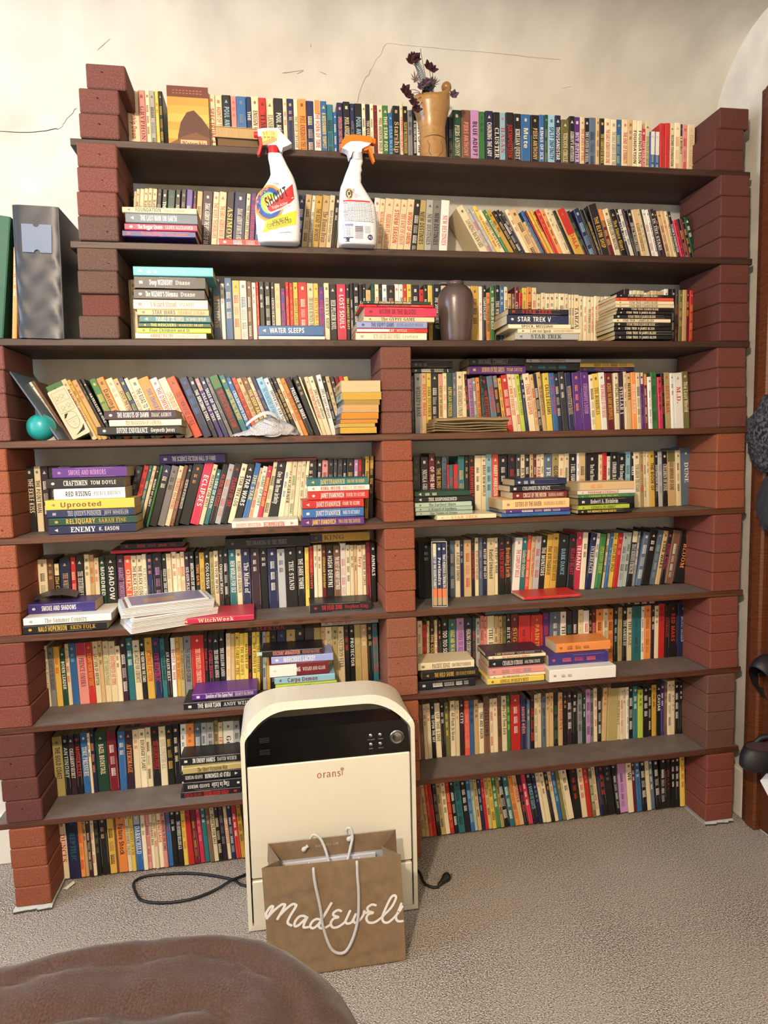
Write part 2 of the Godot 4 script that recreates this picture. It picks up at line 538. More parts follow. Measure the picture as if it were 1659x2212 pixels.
func lamp() -> void:
	# the room's lamp: a glass globe under the ceiling, behind and to the left of the camera
	var at := Vector3(-0.95, 2.18, 2.2)
	var o := thing("ceiling_lamp", "round white glass ceiling lamp hanging on a short brass stem", "lamp", Transform3D(Basis(), at))
	var a := Acc.new()
	var prof := []
	for i in 13:
		var t := PI * i / 12.0
		prof.append(Vector2(sin(t) * 0.075 + 0.0001, -cos(t) * 0.075))
	lathe(a, prof, Color.WHITE, 24)
	var glow := StandardMaterial3D.new()
	glow.albedo_color = Color(0.9, 0.88, 0.84)
	glow.emission_enabled = true
	glow.emission = Color(1.0, 0.91, 0.8)
	glow.emission_energy_multiplier = 2.0
	put("lamp_globe", a.mesh(glow), o)
	a = Acc.new()
	lathe(a, [Vector2(0.03, 0.07), Vector2(0.03, 0.085), Vector2(0.008, 0.09), Vector2(0.008, 0.21), Vector2(0.055, 0.215), Vector2(0.055, H_CEIL - at.y)], lin(150, 120, 70), 20)
	put("lamp_stem", a.mesh(M.metal), o)
	var l := OmniLight3D.new()
	l.name = "lamp_light"
	l.position = at
	l.light_color = Color(1.0, 0.91, 0.8)
	l.light_energy = LAMP_ENERGY
	l.light_size = 0.05
	l.omni_range = 14.0
	l.omni_attenuation = 2.0
	l.shadow_enabled = true
	add_child(l)

# ---------------------------------------------------------------- the room
func room() -> void:
	var x0 := -2.75
	var x1 := W_RIGHT
	var z0 := W_BACK
	var z1 := 3.4
	var wall := lin(228, 224, 214)
	var a := Acc.new()
	box(a, Vector3(x0 - 0.1, -0.12, z0 - 0.1), Vector3(x1 + 0.1, 0.0, z1 + 0.1), lin(206, 196, 184))
	struct(put("floor", a.mesh(M.carpet)))
	a = Acc.new()
	box(a, Vector3(x0 - 0.1, H_CEIL + 0.02, z0 - 0.1), Vector3(x1 + 0.1, H_CEIL + 0.14, z1 + 0.1), wall)
	struct(put("ceiling", a.mesh(M.plaster)))
	# the back wall turns into the ceiling in a cove
	a = Acc.new()
	box(a, Vector3(x0 - 0.1, -0.12, z0 - 0.1), Vector3(x1 + 0.1, H_CEIL + 0.02, z0 - 0.02), wall)
	var rows := []
	for y in [0.0, 0.7, 1.4, 1.9, 2.14]:
		rows.append(PackedVector3Array([Vector3(x0, y, z0), Vector3(x1, y, z0)]))
	for i in range(1, 13):
		var t := PI * 0.5 * i / 12.0
		rows.append(PackedVector3Array([Vector3(x0, 2.14 + 0.255 * sin(t), z0 + 0.27 * (1.0 - cos(t))), Vector3(x1, 2.14 + 0.255 * sin(t), z0 + 0.27 * (1.0 - cos(t)))]))
	rows.append(PackedVector3Array([Vector3(x0, 2.396, 1.5), Vector3(x1, 2.396, 1.5)]))
	rows.append(PackedVector3Array([Vector3(x0, 2.396, z1), Vector3(x1, 2.396, z1)]))
	skin(a, rows, false, wall)
	var back: Node3D = struct(put("wall_back", a.mesh(M.plaster)))
	cracks(back)
	a = Acc.new()
	box(a, Vector3(x1, -0.12, z0 - 0.1), Vector3(x1 + 0.1, H_CEIL + 0.1, z1 + 0.1), wall)
	struct(put("wall_right", a.mesh(M.plaster)))
	a = Acc.new()
	box(a, Vector3(x0 - 0.1, -0.12, z1), Vector3(x1 + 0.1, H_CEIL + 0.1, z1 + 0.1), wall)
	struct(put("wall_front", a.mesh(M.plaster)))
	# left wall with the window opening
	a = Acc.new()
	box(a, Vector3(x0 - 0.1, -0.12, z0 - 0.1), Vector3(x0, 1.0, z1 + 0.1), wall)
	box(a, Vector3(x0 - 0.1, 2.1, z0 - 0.1), Vector3(x0, H_CEIL + 0.1, z1 + 0.1), wall)
	box(a, Vector3(x0 - 0.1, 1.0, z0 - 0.1), Vector3(x0, 2.1, 0.4), wall)
	box(a, Vector3(x0 - 0.1, 1.0, 1.4), Vector3(x0, 2.1, z1 + 0.1), wall)
	struct(put("wall_left", a.mesh(M.plaster)))
	var win := Node3D.new()
	win.name = "window_1"
	add_child(win)
	struct(win)
	a = Acc.new()
	for q in [[1.0, 1.04, 0.4, 1.4], [2.06, 2.1, 0.4, 1.4], [1.04, 2.06, 0.4, 0.44], [1.04, 2.06, 1.36, 1.4], [1.53, 1.57, 0.44, 1.36]]:
		box(a, Vector3(x0 - 0.07, q[0], q[2]), Vector3(x0 - 0.02, q[1], q[3]), lin(230, 228, 220))
	struct(put("window_frame", a.mesh(M.paint), win))
	a = Acc.new()
	box(a, Vector3(x0 - 0.05, 1.03, 0.43), Vector3(x0 - 0.045, 2.07, 1.37), Color.WHITE)
	struct(put("pane", a.mesh(M.clear), win))
	# skirting boards
	a = Acc.new()
	box(a, Vector3(x0, 0.0, z0), Vector3(x1, 0.15, z0 + 0.014), lin(222, 218, 206), Transform3D(), 0.003)
	struct(put("baseboard_back", a.mesh(M.paint)))
	a = Acc.new()
	box(a, Vector3(x1 - 0.014, 0.0, z0 + 0.014), Vector3(x1, 0.155, -0.004), lin(222, 218, 206), Transform3D(), 0.003)
	struct(put("baseboard_right", a.mesh(M.paint)))
	# the varnished door and its casing in the right-hand wall
	var door := Node3D.new()
	door.name = "door_1"
	add_child(door)
	struct(door)
	a = Acc.new()
	box(a, Vector3(x1 - 0.018, 0.0, -0.004), Vector3(x1 + 0.01, 2.165, 0.02), lin(104, 52, 22), Transform3D(), 0.004)
	box(a, Vector3(x1 - 0.026, 0.0, 0.018), Vector3(x1 + 0.01, 2.165, 0.062), lin(124, 66, 26), Transform3D(), 0.006)
	box(a, Vector3(x1 - 0.022, 2.09, 0.06), Vector3(x1 + 0.01, 2.165, 0.9), lin(118, 62, 26), Transform3D(), 0.006)
	struct(put("door_casing", a.mesh(M.wood), door))
	a = Acc.new()
	box(a, Vector3(x1 - 0.008, 0.008, 0.062), Vector3(x1 + 0.03, 2.09, 0.86), lin(112, 56, 22), Transform3D(), 0.003)
	box(a, Vector3(x1 - 0.014, 0.15, 0.18), Vector3(x1 - 0.006, 1.95, 0.74), lin(118, 60, 24), Transform3D(), 0.004)
	struct(put("door_panel", a.mesh(M.wood), door))

# hairline cracks in the plaster: thin dark ribbons lying in the wall's surface
func cracks(wall: Node3D) -> void:
	for path in CRACKS:
		var a := Acc.new()
		var pts := spline2(path, 5)
		for i in pts.size():
			pts[i] += Vector2((h01(str(i), int(path[0].x * 1000)) - 0.5) * 0.006, (h01(str(i), 7) - 0.5) * 0.006)
		for i in pts.size() - 1:
			var w := 0.0007 * (0.5 + h01(str(i), 3))
			var p: Vector3 = on_wall(pts[i])
			var q: Vector3 = on_wall(pts[i + 1])
			var s := Vector3((q - p).y, -(q - p).x, 0).normalized() * w
			a.quad(p - s, q - s, q + s, p + s, lin(176, 166, 148))
			a.quad(p + s, q + s, q - s, p - s, lin(176, 166, 148))
		struct(put("plaster_crack", a.mesh(M.paint), wall))

# a point of the back wall and cove, from x and the length measured up the surface
func on_wall(p: Vector2) -> Vector3:
	var lift := 0.0006
	if p.y <= 2.14:
		return Vector3(p.x, p.y, W_BACK + lift)
	var t := minf((p.y - 2.14) / 0.4, 1.0) * PI * 0.5
	return Vector3(p.x, 2.14 + 0.255 * sin(t) - lift * sin(t), W_BACK + 0.27 * (1.0 - cos(t)) + lift)

# ---------------------------------------------------------------- boards and bricks
func boards() -> void:
	var label := ["", "topmost long dark shelf board, carrying the flower vase", "second long dark shelf board, carrying the two spray bottles", "third long shelf board, reaching out under the binders", "fourth long shelf board, carrying the turquoise ball", "fifth shelf board with a worn grey top edge", "sixth shelf board, carrying the pile of loose mail", "seventh shelf board, just above the air purifier", "lowest shelf board, carrying the eighth row"]
	for k in range(1, 9):
		var p: Array = PROF[k]
		var zf := -0.018 if k == 1 else 0.0
		var zb := W_BACK + 0.002
		var th := 0.018
		var wood: Color = lin(86, 58, 46) if k <= 3 else lin(122, 76, 50)
		if k >= 7:
			wood = lin(112, 66, 46)
		var topc := lin(116, 106, 100) if k >= 4 else lin(84, 62, 52)
		var under := lin(70, 48, 40)
		var front := Acc.new()
		var top := Acc.new()
		var bottom := Acc.new()
		var xs := PackedFloat32Array()
		var lo: float = p[0][0] * 0.001
		var hi: float = p[-1][0] * 0.001
		for i in 41:
			xs.append(lerpf(lo, hi, i / 40.0))
		var c := 0.002
		for i in 40:
			var xa := xs[i]
			var xb := xs[i + 1]
			var ya := shelf_y(k, xa)
			var yb := shelf_y(k, xb)
			top.quad(Vector3(xa, ya, zf - c), Vector3(xb, yb, zf - c), Vector3(xb, yb, zb), Vector3(xa, ya, zb), topc)
			front.quad(Vector3(xa, ya - c, zf), Vector3(xb, yb - c, zf), Vector3(xb, yb, zf - c), Vector3(xa, ya, zf - c), wood)
			front.quad(Vector3(xa, ya - th + c, zf), Vector3(xb, yb - th + c, zf), Vector3(xb, yb - c, zf), Vector3(xa, ya - c, zf), wood)
			front.quad(Vector3(xa, ya - th, zf - c), Vector3(xb, yb - th, zf - c), Vector3(xb, yb - th + c, zf), Vector3(xa, ya - th + c, zf), wood)
			bottom.quad(Vector3(xa, ya - th, zb), Vector3(xb, yb - th, zb), Vector3(xb, yb - th, zf - c), Vector3(xa, ya - th, zf - c), under)
			front.quad(Vector3(xb, yb - th, zb), Vector3(xa, ya - th, zb), Vector3(xa, ya, zb), Vector3(xb, yb, zb), under)
		for s in [0, 40]:
			var x := xs[s]
			var y := shelf_y(k, x)
			var q := [Vector3(x, y - th, zb), Vector3(x, y - th, zf), Vector3(x, y, zf), Vector3(x, y, zb)]
			if s == 0:
				front.quad(q[0], q[1], q[2], q[3], wood)
			else:
				front.quad(q[1], q[0], q[3], q[2], wood)
		# knots in the front edge
		for i in 5:
			var kx := lerpf(lo + 0.1, hi - 0.1, h01("knot%d" % i, k))
			var xf := Transform3D(Basis(), Vector3(kx, shelf_y(k, kx) - th * (0.35 + 0.3 * h01("k", i + k)), zf + 0.0003))
			print_poly(front, xf, disc_pts(0, 0, 0.006 + 0.006 * h01("kr%d" % i, k), 0.0045, 14), wood.darkened(0.45))
		var m := ArrayMesh.new()
		front.add_to(m, M.wood); top.add_to(m, M.wood_top); bottom.add_to(m, M.wood_top)
		tag(put("shelf_board", m), label[k], "shelf", "long shelf boards resting on brick pillars")

func pillar(label: String, tiers: Array, xs: Array, width: float, tones: Array, ztop := 0.004) -> void:
	var o := thing("brick_pillar", label, "pillar", Transform3D(), "loose brick pillars between the boards")
	var at := 0
	for ti in tiers.size():
		var k: int = tiers[ti]   # the bricks stand on board k
		var n: int = 3 if k == 1 else 4
		var xm: float = xs[at] * 0.001 - width * 0.5
		var y0 := shelf_y(k, xm)
		var y1: float = y0 + 0.0575 * 3.0 if k == 1 else shelf_y(k - 1, xm) - 0.018
		if k == 9:
			y0 = 0.012
		var hb := (y1 - y0) / n
		for i in n:   # from the top of the tier down, as xs lists them
			var id := "%s%d" % [label, at]
			var w := width + (h01(id, 1) - 0.5) * 0.005
			var xr: float = xs[at] * 0.001
			var y := y1 - hb * (i + 1)
			var zf := ztop + (h01(id, 2) - 0.5) * 0.007 - (0.018 if k == 1 else 0.0)
			var tone: Color = tones[ti]
			var f := 0.86 + 0.28 * h01(id, 3)
			tone = Color(tone.r * f, tone.g * f * (0.94 + 0.14 * h01(id, 4)), tone.b * f * (0.94 + 0.14 * h01(id, 5)))
			if h01(id, 6) > 0.9:
				tone = tone.lerp(lin(104, 88, 78), 0.7)
			var l := minf(0.196 + 0.006 * h01(id, 7), zf - W_BACK - 0.016)
			var a := Acc.new()
			box(a, Vector3(-w, 0, -l), Vector3(0, hb - 0.0008, 0), tone, Transform3D(), 0.0028)
			var spots := 5 + int(9 * h01(id, 8))
			for s in spots:   # pits in the face
				var px := -w * (0.08 + 0.84 * h01(id, 100 + s))
				var py := hb * (0.12 + 0.76 * h01(id, 130 + s))
				print_poly(a, Transform3D(Basis(), Vector3(px, py, 0.00025)), disc_pts(0, 0, 0.0008 + 0.0016 * h01(id, 160 + s), 0.0007 + 0.001 * h01(id, 190 + s), 7), tone.darkened(0.5))
			var turn := (h01(id, 9) - 0.5) * 0.03
			put("brick", a.mesh(M.brick), o, Transform3D(Basis(Vector3.UP, turn), Vector3(xr, y, zf)))
			at += 1

func pillars() -> void:
	var dark := lin(138, 78, 66)
	var red := lin(142, 74, 58)
	var rust := lin(164, 90, 60)
	var wine := lin(108, 58, 50)
	pillar("short upper brick pillar right beside the black binder", [1, 2, 3], [-692, -711, -714, -719, -721, -725, -726, -732, -734, -735, -738], 0.09, [lin(128, 78, 70), lin(136, 80, 70), lin(132, 76, 66)])
	pillar("tall brick pillar under the binders, beside the turquoise ball", [4, 5, 6, 7, 8, 9], [-1008, -1010, -1010, -1007, -1019, -1017, -1017, -1017, -1013, -1013, -1014, -1017, -1012, -1011, -1012, -1008, -1005, -1008, -1004, -998, -997, -997, -994, -993], 0.0885, [lin(138, 84, 74), rust, rust, red, wine, rust])
	pillar("centre brick pillar standing between the two bays of books", [4, 5, 6, 7, 8, 9], [0, 0, 0, -1, -2, -1, -1, 0, 0, 0, 1, -1, 1, 1, 1, 1, 2, 2, 2, 2, 2, 2, 2, 2], 0.083, [lin(138, 86, 70), rust, rust, lin(156, 94, 70), rust, rust])
	pillar("full-height brick pillar standing against the door wall", [1, 2, 3, 4, 5, 6, 7, 8, 9], [1001, 987, 987, 995, 997, 997, 998, 1000, 1000, 1002, 1003, 996, 998, 1001, 1004, 1002, 1002, 1002, 1004, 997, 998, 996, 996, 992, 994, 993, 996, 989, 989, 989, 989, 993, 993, 993, 991], 0.093, [lin(116, 66, 54), lin(116, 66, 54), lin(116, 62, 50), lin(126, 70, 54), rust, red, red, lin(120, 78, 62), red])

# ---------------------------------------------------------------- books
func h01(s: String, k: int) -> float:
	return float(absi((s + str(k)).hash()) % 1000) / 1000.0

# The cover of a book with its print: x across the thickness, y up the height, the spine at z = 0, the fore edge at z = -d.
func book_cover(acc: Acc, xf: Transform3D, t: float, h: float, d: float, cover: String, ink: String, title: String) -> void:
	var two := cover.split("+")
	var col: Color = PAL[two[0]]
	var id := title + cover + ink + str(roundi(t * 1e5))
	var tone := 0.88 + 0.24 * h01(id, 1)
	col = Color(minf(col.r * tone, 0.85), minf(col.g * tone * (0.98 + 0.04 * h01(id, 2)), 0.83), minf(col.b * tone * (0.92 + 0.14 * h01(id, 3)), 0.8))
	var ic: Color = PAL[ink]
	var c := minf(0.0022, t * 0.28)
	var w := 0.0006
	var o := [Vector2(0, -d), Vector2(0, -c), Vector2(c * 0.35, -c * 0.35), Vector2(c, 0), Vector2(t - c, 0), Vector2(t - c * 0.35, -c * 0.35), Vector2(t, -c), Vector2(t, -d)]
	var i := [Vector2(w, -d), Vector2(w, -c - w), Vector2(w + c * 0.35, -c * 0.35 - w), Vector2(c, -w), Vector2(t - c, -w), Vector2(t - w - c * 0.35, -c * 0.35 - w), Vector2(t - w, -c - w), Vector2(t - w, -d)]
	for k in 7:
		acc.quad(xf * Vector3(o[k].x, 0, o[k].y), xf * Vector3(o[k + 1].x, 0, o[k + 1].y), xf * Vector3(o[k + 1].x, h, o[k + 1].y), xf * Vector3(o[k].x, h, o[k].y), col)
		acc.quad(xf * Vector3(o[k].x, h, o[k].y), xf * Vector3(o[k + 1].x, h, o[k + 1].y), xf * Vector3(i[k + 1].x, h, i[k + 1].y), xf * Vector3(i[k].x, h, i[k].y), col)
		acc.quad(xf * Vector3(i[k].x, 0, i[k].y), xf * Vector3(i[k + 1].x, 0, i[k + 1].y), xf * Vector3(o[k + 1].x, 0, o[k + 1].y), xf * Vector3(o[k].x, 0, o[k].y), col)
	# print on the spine: x down the spine, y towards the right-hand cover
	var sp := xf * Transform3D(Basis(Vector3.DOWN, Vector3.RIGHT, Vector3.BACK), Vector3(t * 0.5, h, 0.00015))
	var top := 0.0
	if two.size() > 1:
		var cut := h * (0.2 if two[1] != "red" and two[1] != "white" else 0.45)
		print_rect(acc, sp, 0.0, -t * 0.5 + c, cut, t * 0.5 - c, PAL[two[1]])
	if t < 0.005:
		return
	var lift := xf * Transform3D(Basis(Vector3.DOWN, Vector3.RIGHT, Vector3.BACK), Vector3(t * 0.5, h, 0.0003))
	# wear: pale rubbed lines along both joints of dark spines, creases across thick ones
	if h01(id, 4) > 0.45:
		var worn := col.lerp(PAL.cream, 0.45)
		print_rect(acc, sp, h * h01(id, 5) * 0.5, t * 0.5 - c - 0.0006, h * (0.55 + 0.45 * h01(id, 6)), t * 0.5 - c, worn)
		print_rect(acc, sp, h * h01(id, 7) * 0.6, -t * 0.5 + c, h * (0.6 + 0.4 * h01(id, 8)), -t * 0.5 + c + 0.0005, worn)
	# a publisher's mark at the head of most spines
	var mark := h01(id, 9)
	var ms := minf(t * 0.26, 0.0042)
	var mx := h * 0.065 + ms
	var mc := col.lerp(ic, 0.75)
	if mark < 0.3:
		print_poly(acc, lift, PackedVector2Array([Vector2(mx - ms, 0), Vector2(mx + ms, -ms), Vector2(mx + ms, ms)]), mc)
	elif mark < 0.62:
		print_poly(acc, lift, disc_pts(mx, 0, ms, ms * 0.8, 12), mc)
	elif mark < 0.85:
		print_rect(acc, lift, mx - ms, -ms * 0.8, mx + ms, ms * 0.8, mc)
	var font := 0 if h01(id, 10) < 0.6 else 1
	var em := clampf(t * 0.82, 0.006, 0.017)
	if title:
		var parts := title.split("|")
		var x := h * (0.16 + 0.09 * h01(id, 11))
		var room := h * (0.86 if parts.size() == 1 else 0.62) - x
		var tw := text_width(parts[0], font) * em
		var st := clampf(room * 0.78 / tw, 0.4, 1.25)
		x += print_text(acc, lift, parts[0], Vector2(x, 0), em, room, ic, font, 0.0, st)
		if parts.size() > 1:
			x += h * 0.035
			print_text(acc, lift, parts[1], Vector2(x, 0), em * 0.78, h * 0.94 - x, ic.lerp(col, 0.25), 1 - font, 0.0, 0.8)
	else:
		# print too worn or small to read: rows of short strokes
		var x := h * (0.17 + 0.1 * h01(id, 12))
		var n := 2 + int(3.0 * h01(id, 13))
		for word in n:
			var letters := 3 + int(6.0 * h01(id, 20 + word))
			var hw := clampf(t * (0.2 + 0.12 * h01(id, 40 + word)), 0.0014, 0.0055)
			var wc := ic if word % 2 == 0 or h01(id, 14) < 0.5 else ic.lerp(col, 0.45)
			for l in letters:
				if x > h * 0.88:
					break
				var lw := 0.0017 + 0.0016 * h01(id, 60 + word * 11 + l)
				var cutl := hw * (1.0 if h01(id, 160 + word * 7 + l) < 0.7 else 0.55)
				print_rect(acc, lift, x, -hw, x + lw * 0.6, cutl, wc)
				print_rect(acc, lift, x + lw * 0.6, -hw, x + lw, -hw + hw * 0.5, wc)
				x += lw + 0.0009
			x += 0.005 + 0.006 * h01(id, 80 + word)

func book_pages(acc: Acc, xf: Transform3D, t: float, h: float, d: float, tone: Color) -> void:
	box(acc, Vector3(0.0006, 0.0008, -d + 0.0012), Vector3(t - 0.0006, h - 0.0008, -0.0012), tone, xf)

func page_tone(id: String) -> Color:
	var k := h01(id, 90)
	return lin(205, 178, 128).lerp(lin(222, 206, 170), k)

func book(label: String, group: String, xf: Transform3D, t: float, h: float, d: float, cover: String, ink: String, title: String, kind := "paperback", tone := Color(0, 0, 0, 0)) -> Node3D:
	var o := thing(kind, label, "book", xf, group)
	var a := Acc.new()
	book_cover(a, Transform3D(), t, h, d, cover, ink, title)
	put("cover", a.mesh(M.cover), o)
	var b := Acc.new()
	book_pages(b, Transform3D(), t, h, d, tone if tone.a > 0.0 else page_tone(title + cover + str(t)))
	put("page_block", b.mesh(M.page), o)
	return o

func shelf_y(k: int, x: float) -> float:
	var p: Array = PROF[k]
	for i in p.size() - 1:
		if x <= p[i + 1][0] or i == p.size() - 2:
			var f: float = clampf((x - p[i][0]) / (p[i + 1][0] - p[i][0]), 0.0, 1.0)
			return lerpf(p[i][1], p[i + 1][1], f) * 0.001
	return 0.0

func upright_books() -> void:
	var k := 0
	var z := 0.0
	var row := ""
	var covers := Acc.new()
	var pages := Acc.new()
	for line in UPRIGHT.split("\n"):
		if line.is_empty():
			continue
		if line[0] == "#":
			var q := line.substr(1).split(" ")
			row = q[0]; k = int(q[1]); z = float(q[2]) * 0.001
			continue
		var label := ""
		var cut := line.find(" ^")
		if cut >= 0:
			label = line.substr(cut + 2)
			line = line.substr(0, cut)
		var zz := z
		cut = line.find(" @")
		if cut >= 0:
			zz = float(line.substr(cut + 2)) * 0.001
			line = line.substr(0, cut)
		var f := line.split(" ", true, 6)
		var t := float(f[1]) * 0.001
		var h := float(f[2]) * 0.001
		var lean := deg_to_rad(float(f[3]))
		var title := f[6] if f.size() > 6 else ""
		var x := float(f[0]) * 0.001
		var th := maxf(t * cos(lean) - 0.0003, 0.003)
		var y := shelf_y(k, x + t * 0.5) + 0.0004
		var d := minf(0.105, zz - W_BACK - 0.004)
		var jit := (h01(line, 1) - 0.5) * 0.005
		var tilt := Basis(Vector3.BACK, lean)
		var o := Vector3(x, y, zz + jit)
		if lean < 0.0:
			o = Vector3(x + t, y, zz + jit) - tilt * Vector3(th, 0, 0)
		var xf := Transform3D(tilt, o)
		if label:
			book(label, "paperbacks standing in row " + row_words(row), xf, th, h, d, f[4], f[5], title)
		else:
			book_cover(covers, xf, th, h, d, f[4], f[5], title)
			book_pages(pages, xf, th, h, d, page_tone(line))
	var rest := thing("packed_paperbacks", "remaining narrow paperbacks packed tightly between the others along all the shelves", "books")
	rest.set_meta("kind", "stuff")
	put("covers", covers.mesh(M.cover), rest).set_meta("kind", "stuff")
	put("page_blocks", pages.mesh(M.page), rest).set_meta("kind", "stuff")

func row_words(r: String) -> String:
	var n: String = ["top", "second", "third", "fourth", "fifth", "sixth", "seventh", "eighth", "lowest"][int(r[0]) - 1]
	return n + (" left bay" if r.ends_with("L") else " right bay" if r.ends_with("R") else " shelf")

# books that lie flat, in stacks or alone, spine to the front
func lying_books() -> void:
	var group := ""
	var id := ""
	for line in LYING.split("\n"):
		if line.is_empty():
			continue
		if line[0] == "#":
			id = line.substr(1).get_slice(" ", 0)
			group = line.substr(2 + id.length())
			continue
		var cut := line.find(" ^")
		var label := line.substr(cut + 2)
		line = line.substr(0, cut)
		var upside := line.ends_with(" ~")
		if upside:
			line = line.substr(0, line.length() - 2)
		var f := line.split(" ", true, 8)
		var title := f[8] if f.size() > 8 else ""
		var x := float(f[0]) * 0.001
		var y := float(f[1]) * 0.001
		var l := float(f[2]) * 0.001
		var t := float(f[3]) * 0.001 - 0.0003
		var z := float(f[4]) * 0.001
		var d := float(f[5]) * 0.001
		var xf: Transform3D
		if f[6] == "P":
			# turned: the head of the page block to the front, the spine to the left
			var tone: Color = {"yellow": lin(222, 176, 66), "orange": lin(226, 150, 48), "peach": lin(222, 176, 112), "gold": lin(190, 148, 62), "cream": lin(226, 206, 160)}[f[7]]
			xf = Transform3D(Basis(Vector3.DOWN, Vector3.BACK, Vector3.LEFT), Vector3(x, y + t, z - 0.155))
			book(label, group, xf, t, 0.155, l, ["sage", "silver", "grey", "maroon", "charcoal", "slate", "silver", "tan"][absi(label.hash()) % 8], "black", "", "paperback", tone)
			continue
		if upside:
			xf = Transform3D(Basis(Vector3.DOWN, Vector3.RIGHT, Vector3.BACK), Vector3(x, y + t, z))
		else:
			xf = Transform3D(Basis(Vector3.UP, Vector3.LEFT, Vector3.BACK), Vector3(x + l, y, z))
		var yaw := (h01(label, 3) - 0.5) * 0.05 if absf(z) < 0.1 else 0.0
		var mid := Vector3(x + l * 0.5, y, z - d * 0.5)
		xf = Transform3D(Basis(Vector3.UP, yaw), mid) * Transform3D(Basis(), -mid) * xf
		book(label, group, xf, t, l, d, f[6], f[7], title, "hardback" if f[6] == "aqua" else "paperback")

# ---------------------------------------------------------------- spray bottles
# rows: [height, left, right, half depth] from the base up; a flattened round section
func bottle_body(acc: Acc, rows: Array, col: Color) -> void:
	var rings := []
	for r in rows:
		var ring := PackedVector3Array()
		var cx: float = (r[1] + r[2]) * 0.5
		var rx: float = (r[2] - r[1]) * 0.5
		for i in 40:
			var a := -TAU * i / 40.0
			var ca := cos(a)
			var sa := sin(a)
			ring.append(Vector3(cx + rx * signf(ca) * pow(absf(ca), 0.6), r[0], r[3] * signf(sa) * pow(absf(sa), 0.6)))
		rings.append(ring)
	var bot := PackedVector3Array()
	var top := PackedVector3Array()
	for i in 40:
		bot.append(Vector3((rows[0][1] + rows[0][2]) * 0.5, rows[0][0], 0))
		top.append(Vector3((rows[-1][1] + rows[-1][2]) * 0.5, rows[-1][0], 0))
	rings.push_front(bot)
	rings.push_back(top)
	skin(acc, rings, true, col)

func body_front(rows: Array, x: float, y: float) -> float:
	for i in rows.size() - 1:
		if y <= rows[i + 1][0] or i == rows.size() - 2:
			var f := clampf((y - rows[i][0]) / maxf(rows[i + 1][0] - rows[i][0], 1e-6), 0.0, 1.0)
			var l := lerpf(rows[i][1], rows[i + 1][1], f)
			var r := lerpf(rows[i][2], rows[i + 1][2], f)
			var d := lerpf(rows[i][3], rows[i + 1][3], f)
			var u := clampf(absf(x - (l + r) * 0.5) / ((r - l) * 0.5), 0.0, 0.999)
			return d * pow(1.0 - pow(u, 1.0 / 0.3), 0.3)
	return 0.0

# lays a flat label onto the bottle's front, cutting its triangles small enough to follow the curve
func wrap_label(flat: Acc, rows: Array) -> Acc:
	var out := Acc.new()
	var todo := []
	for i in range(0, flat.v.size(), 3):
		todo.append([flat.v[i], flat.v[i + 2], flat.v[i + 1], flat.c[i]])
	while not todo.is_empty():
		var t: Array = todo.pop_back()
		var e := [t[0].distance_to(t[1]), t[1].distance_to(t[2]), t[2].distance_to(t[0])]
		var k := 0
		if e[1] > e[k]: k = 1
		if e[2] > e[k]: k = 2
		if e[k] > 0.009:
			var m: Vector3 = (t[k] + t[(k + 1) % 3]) * 0.5
			todo.append([t[k], m, t[(k + 2) % 3], t[3]])
			todo.append([m, t[(k + 1) % 3], t[(k + 2) % 3], t[3]])
			continue
		var p := []
		for j in 3:
			p.append(Vector3(t[j].x, t[j].y, body_front(rows, t[j].x, t[j].y) + 0.0002 + t[j].z))
		out.tri(p[0], p[1], p[2], t[3])
	return out

func px(pts: Array, ox: float, oy: float, k: float) -> PackedVector2Array:
	var p := PackedVector2Array()
	for i in range(0, pts.size(), 2):
		p.append(Vector2((pts[i] - ox) * k, (oy - pts[i + 1]) * k))
	if Geometry2D.is_polygon_clockwise(p):
		p.reverse()
	return p

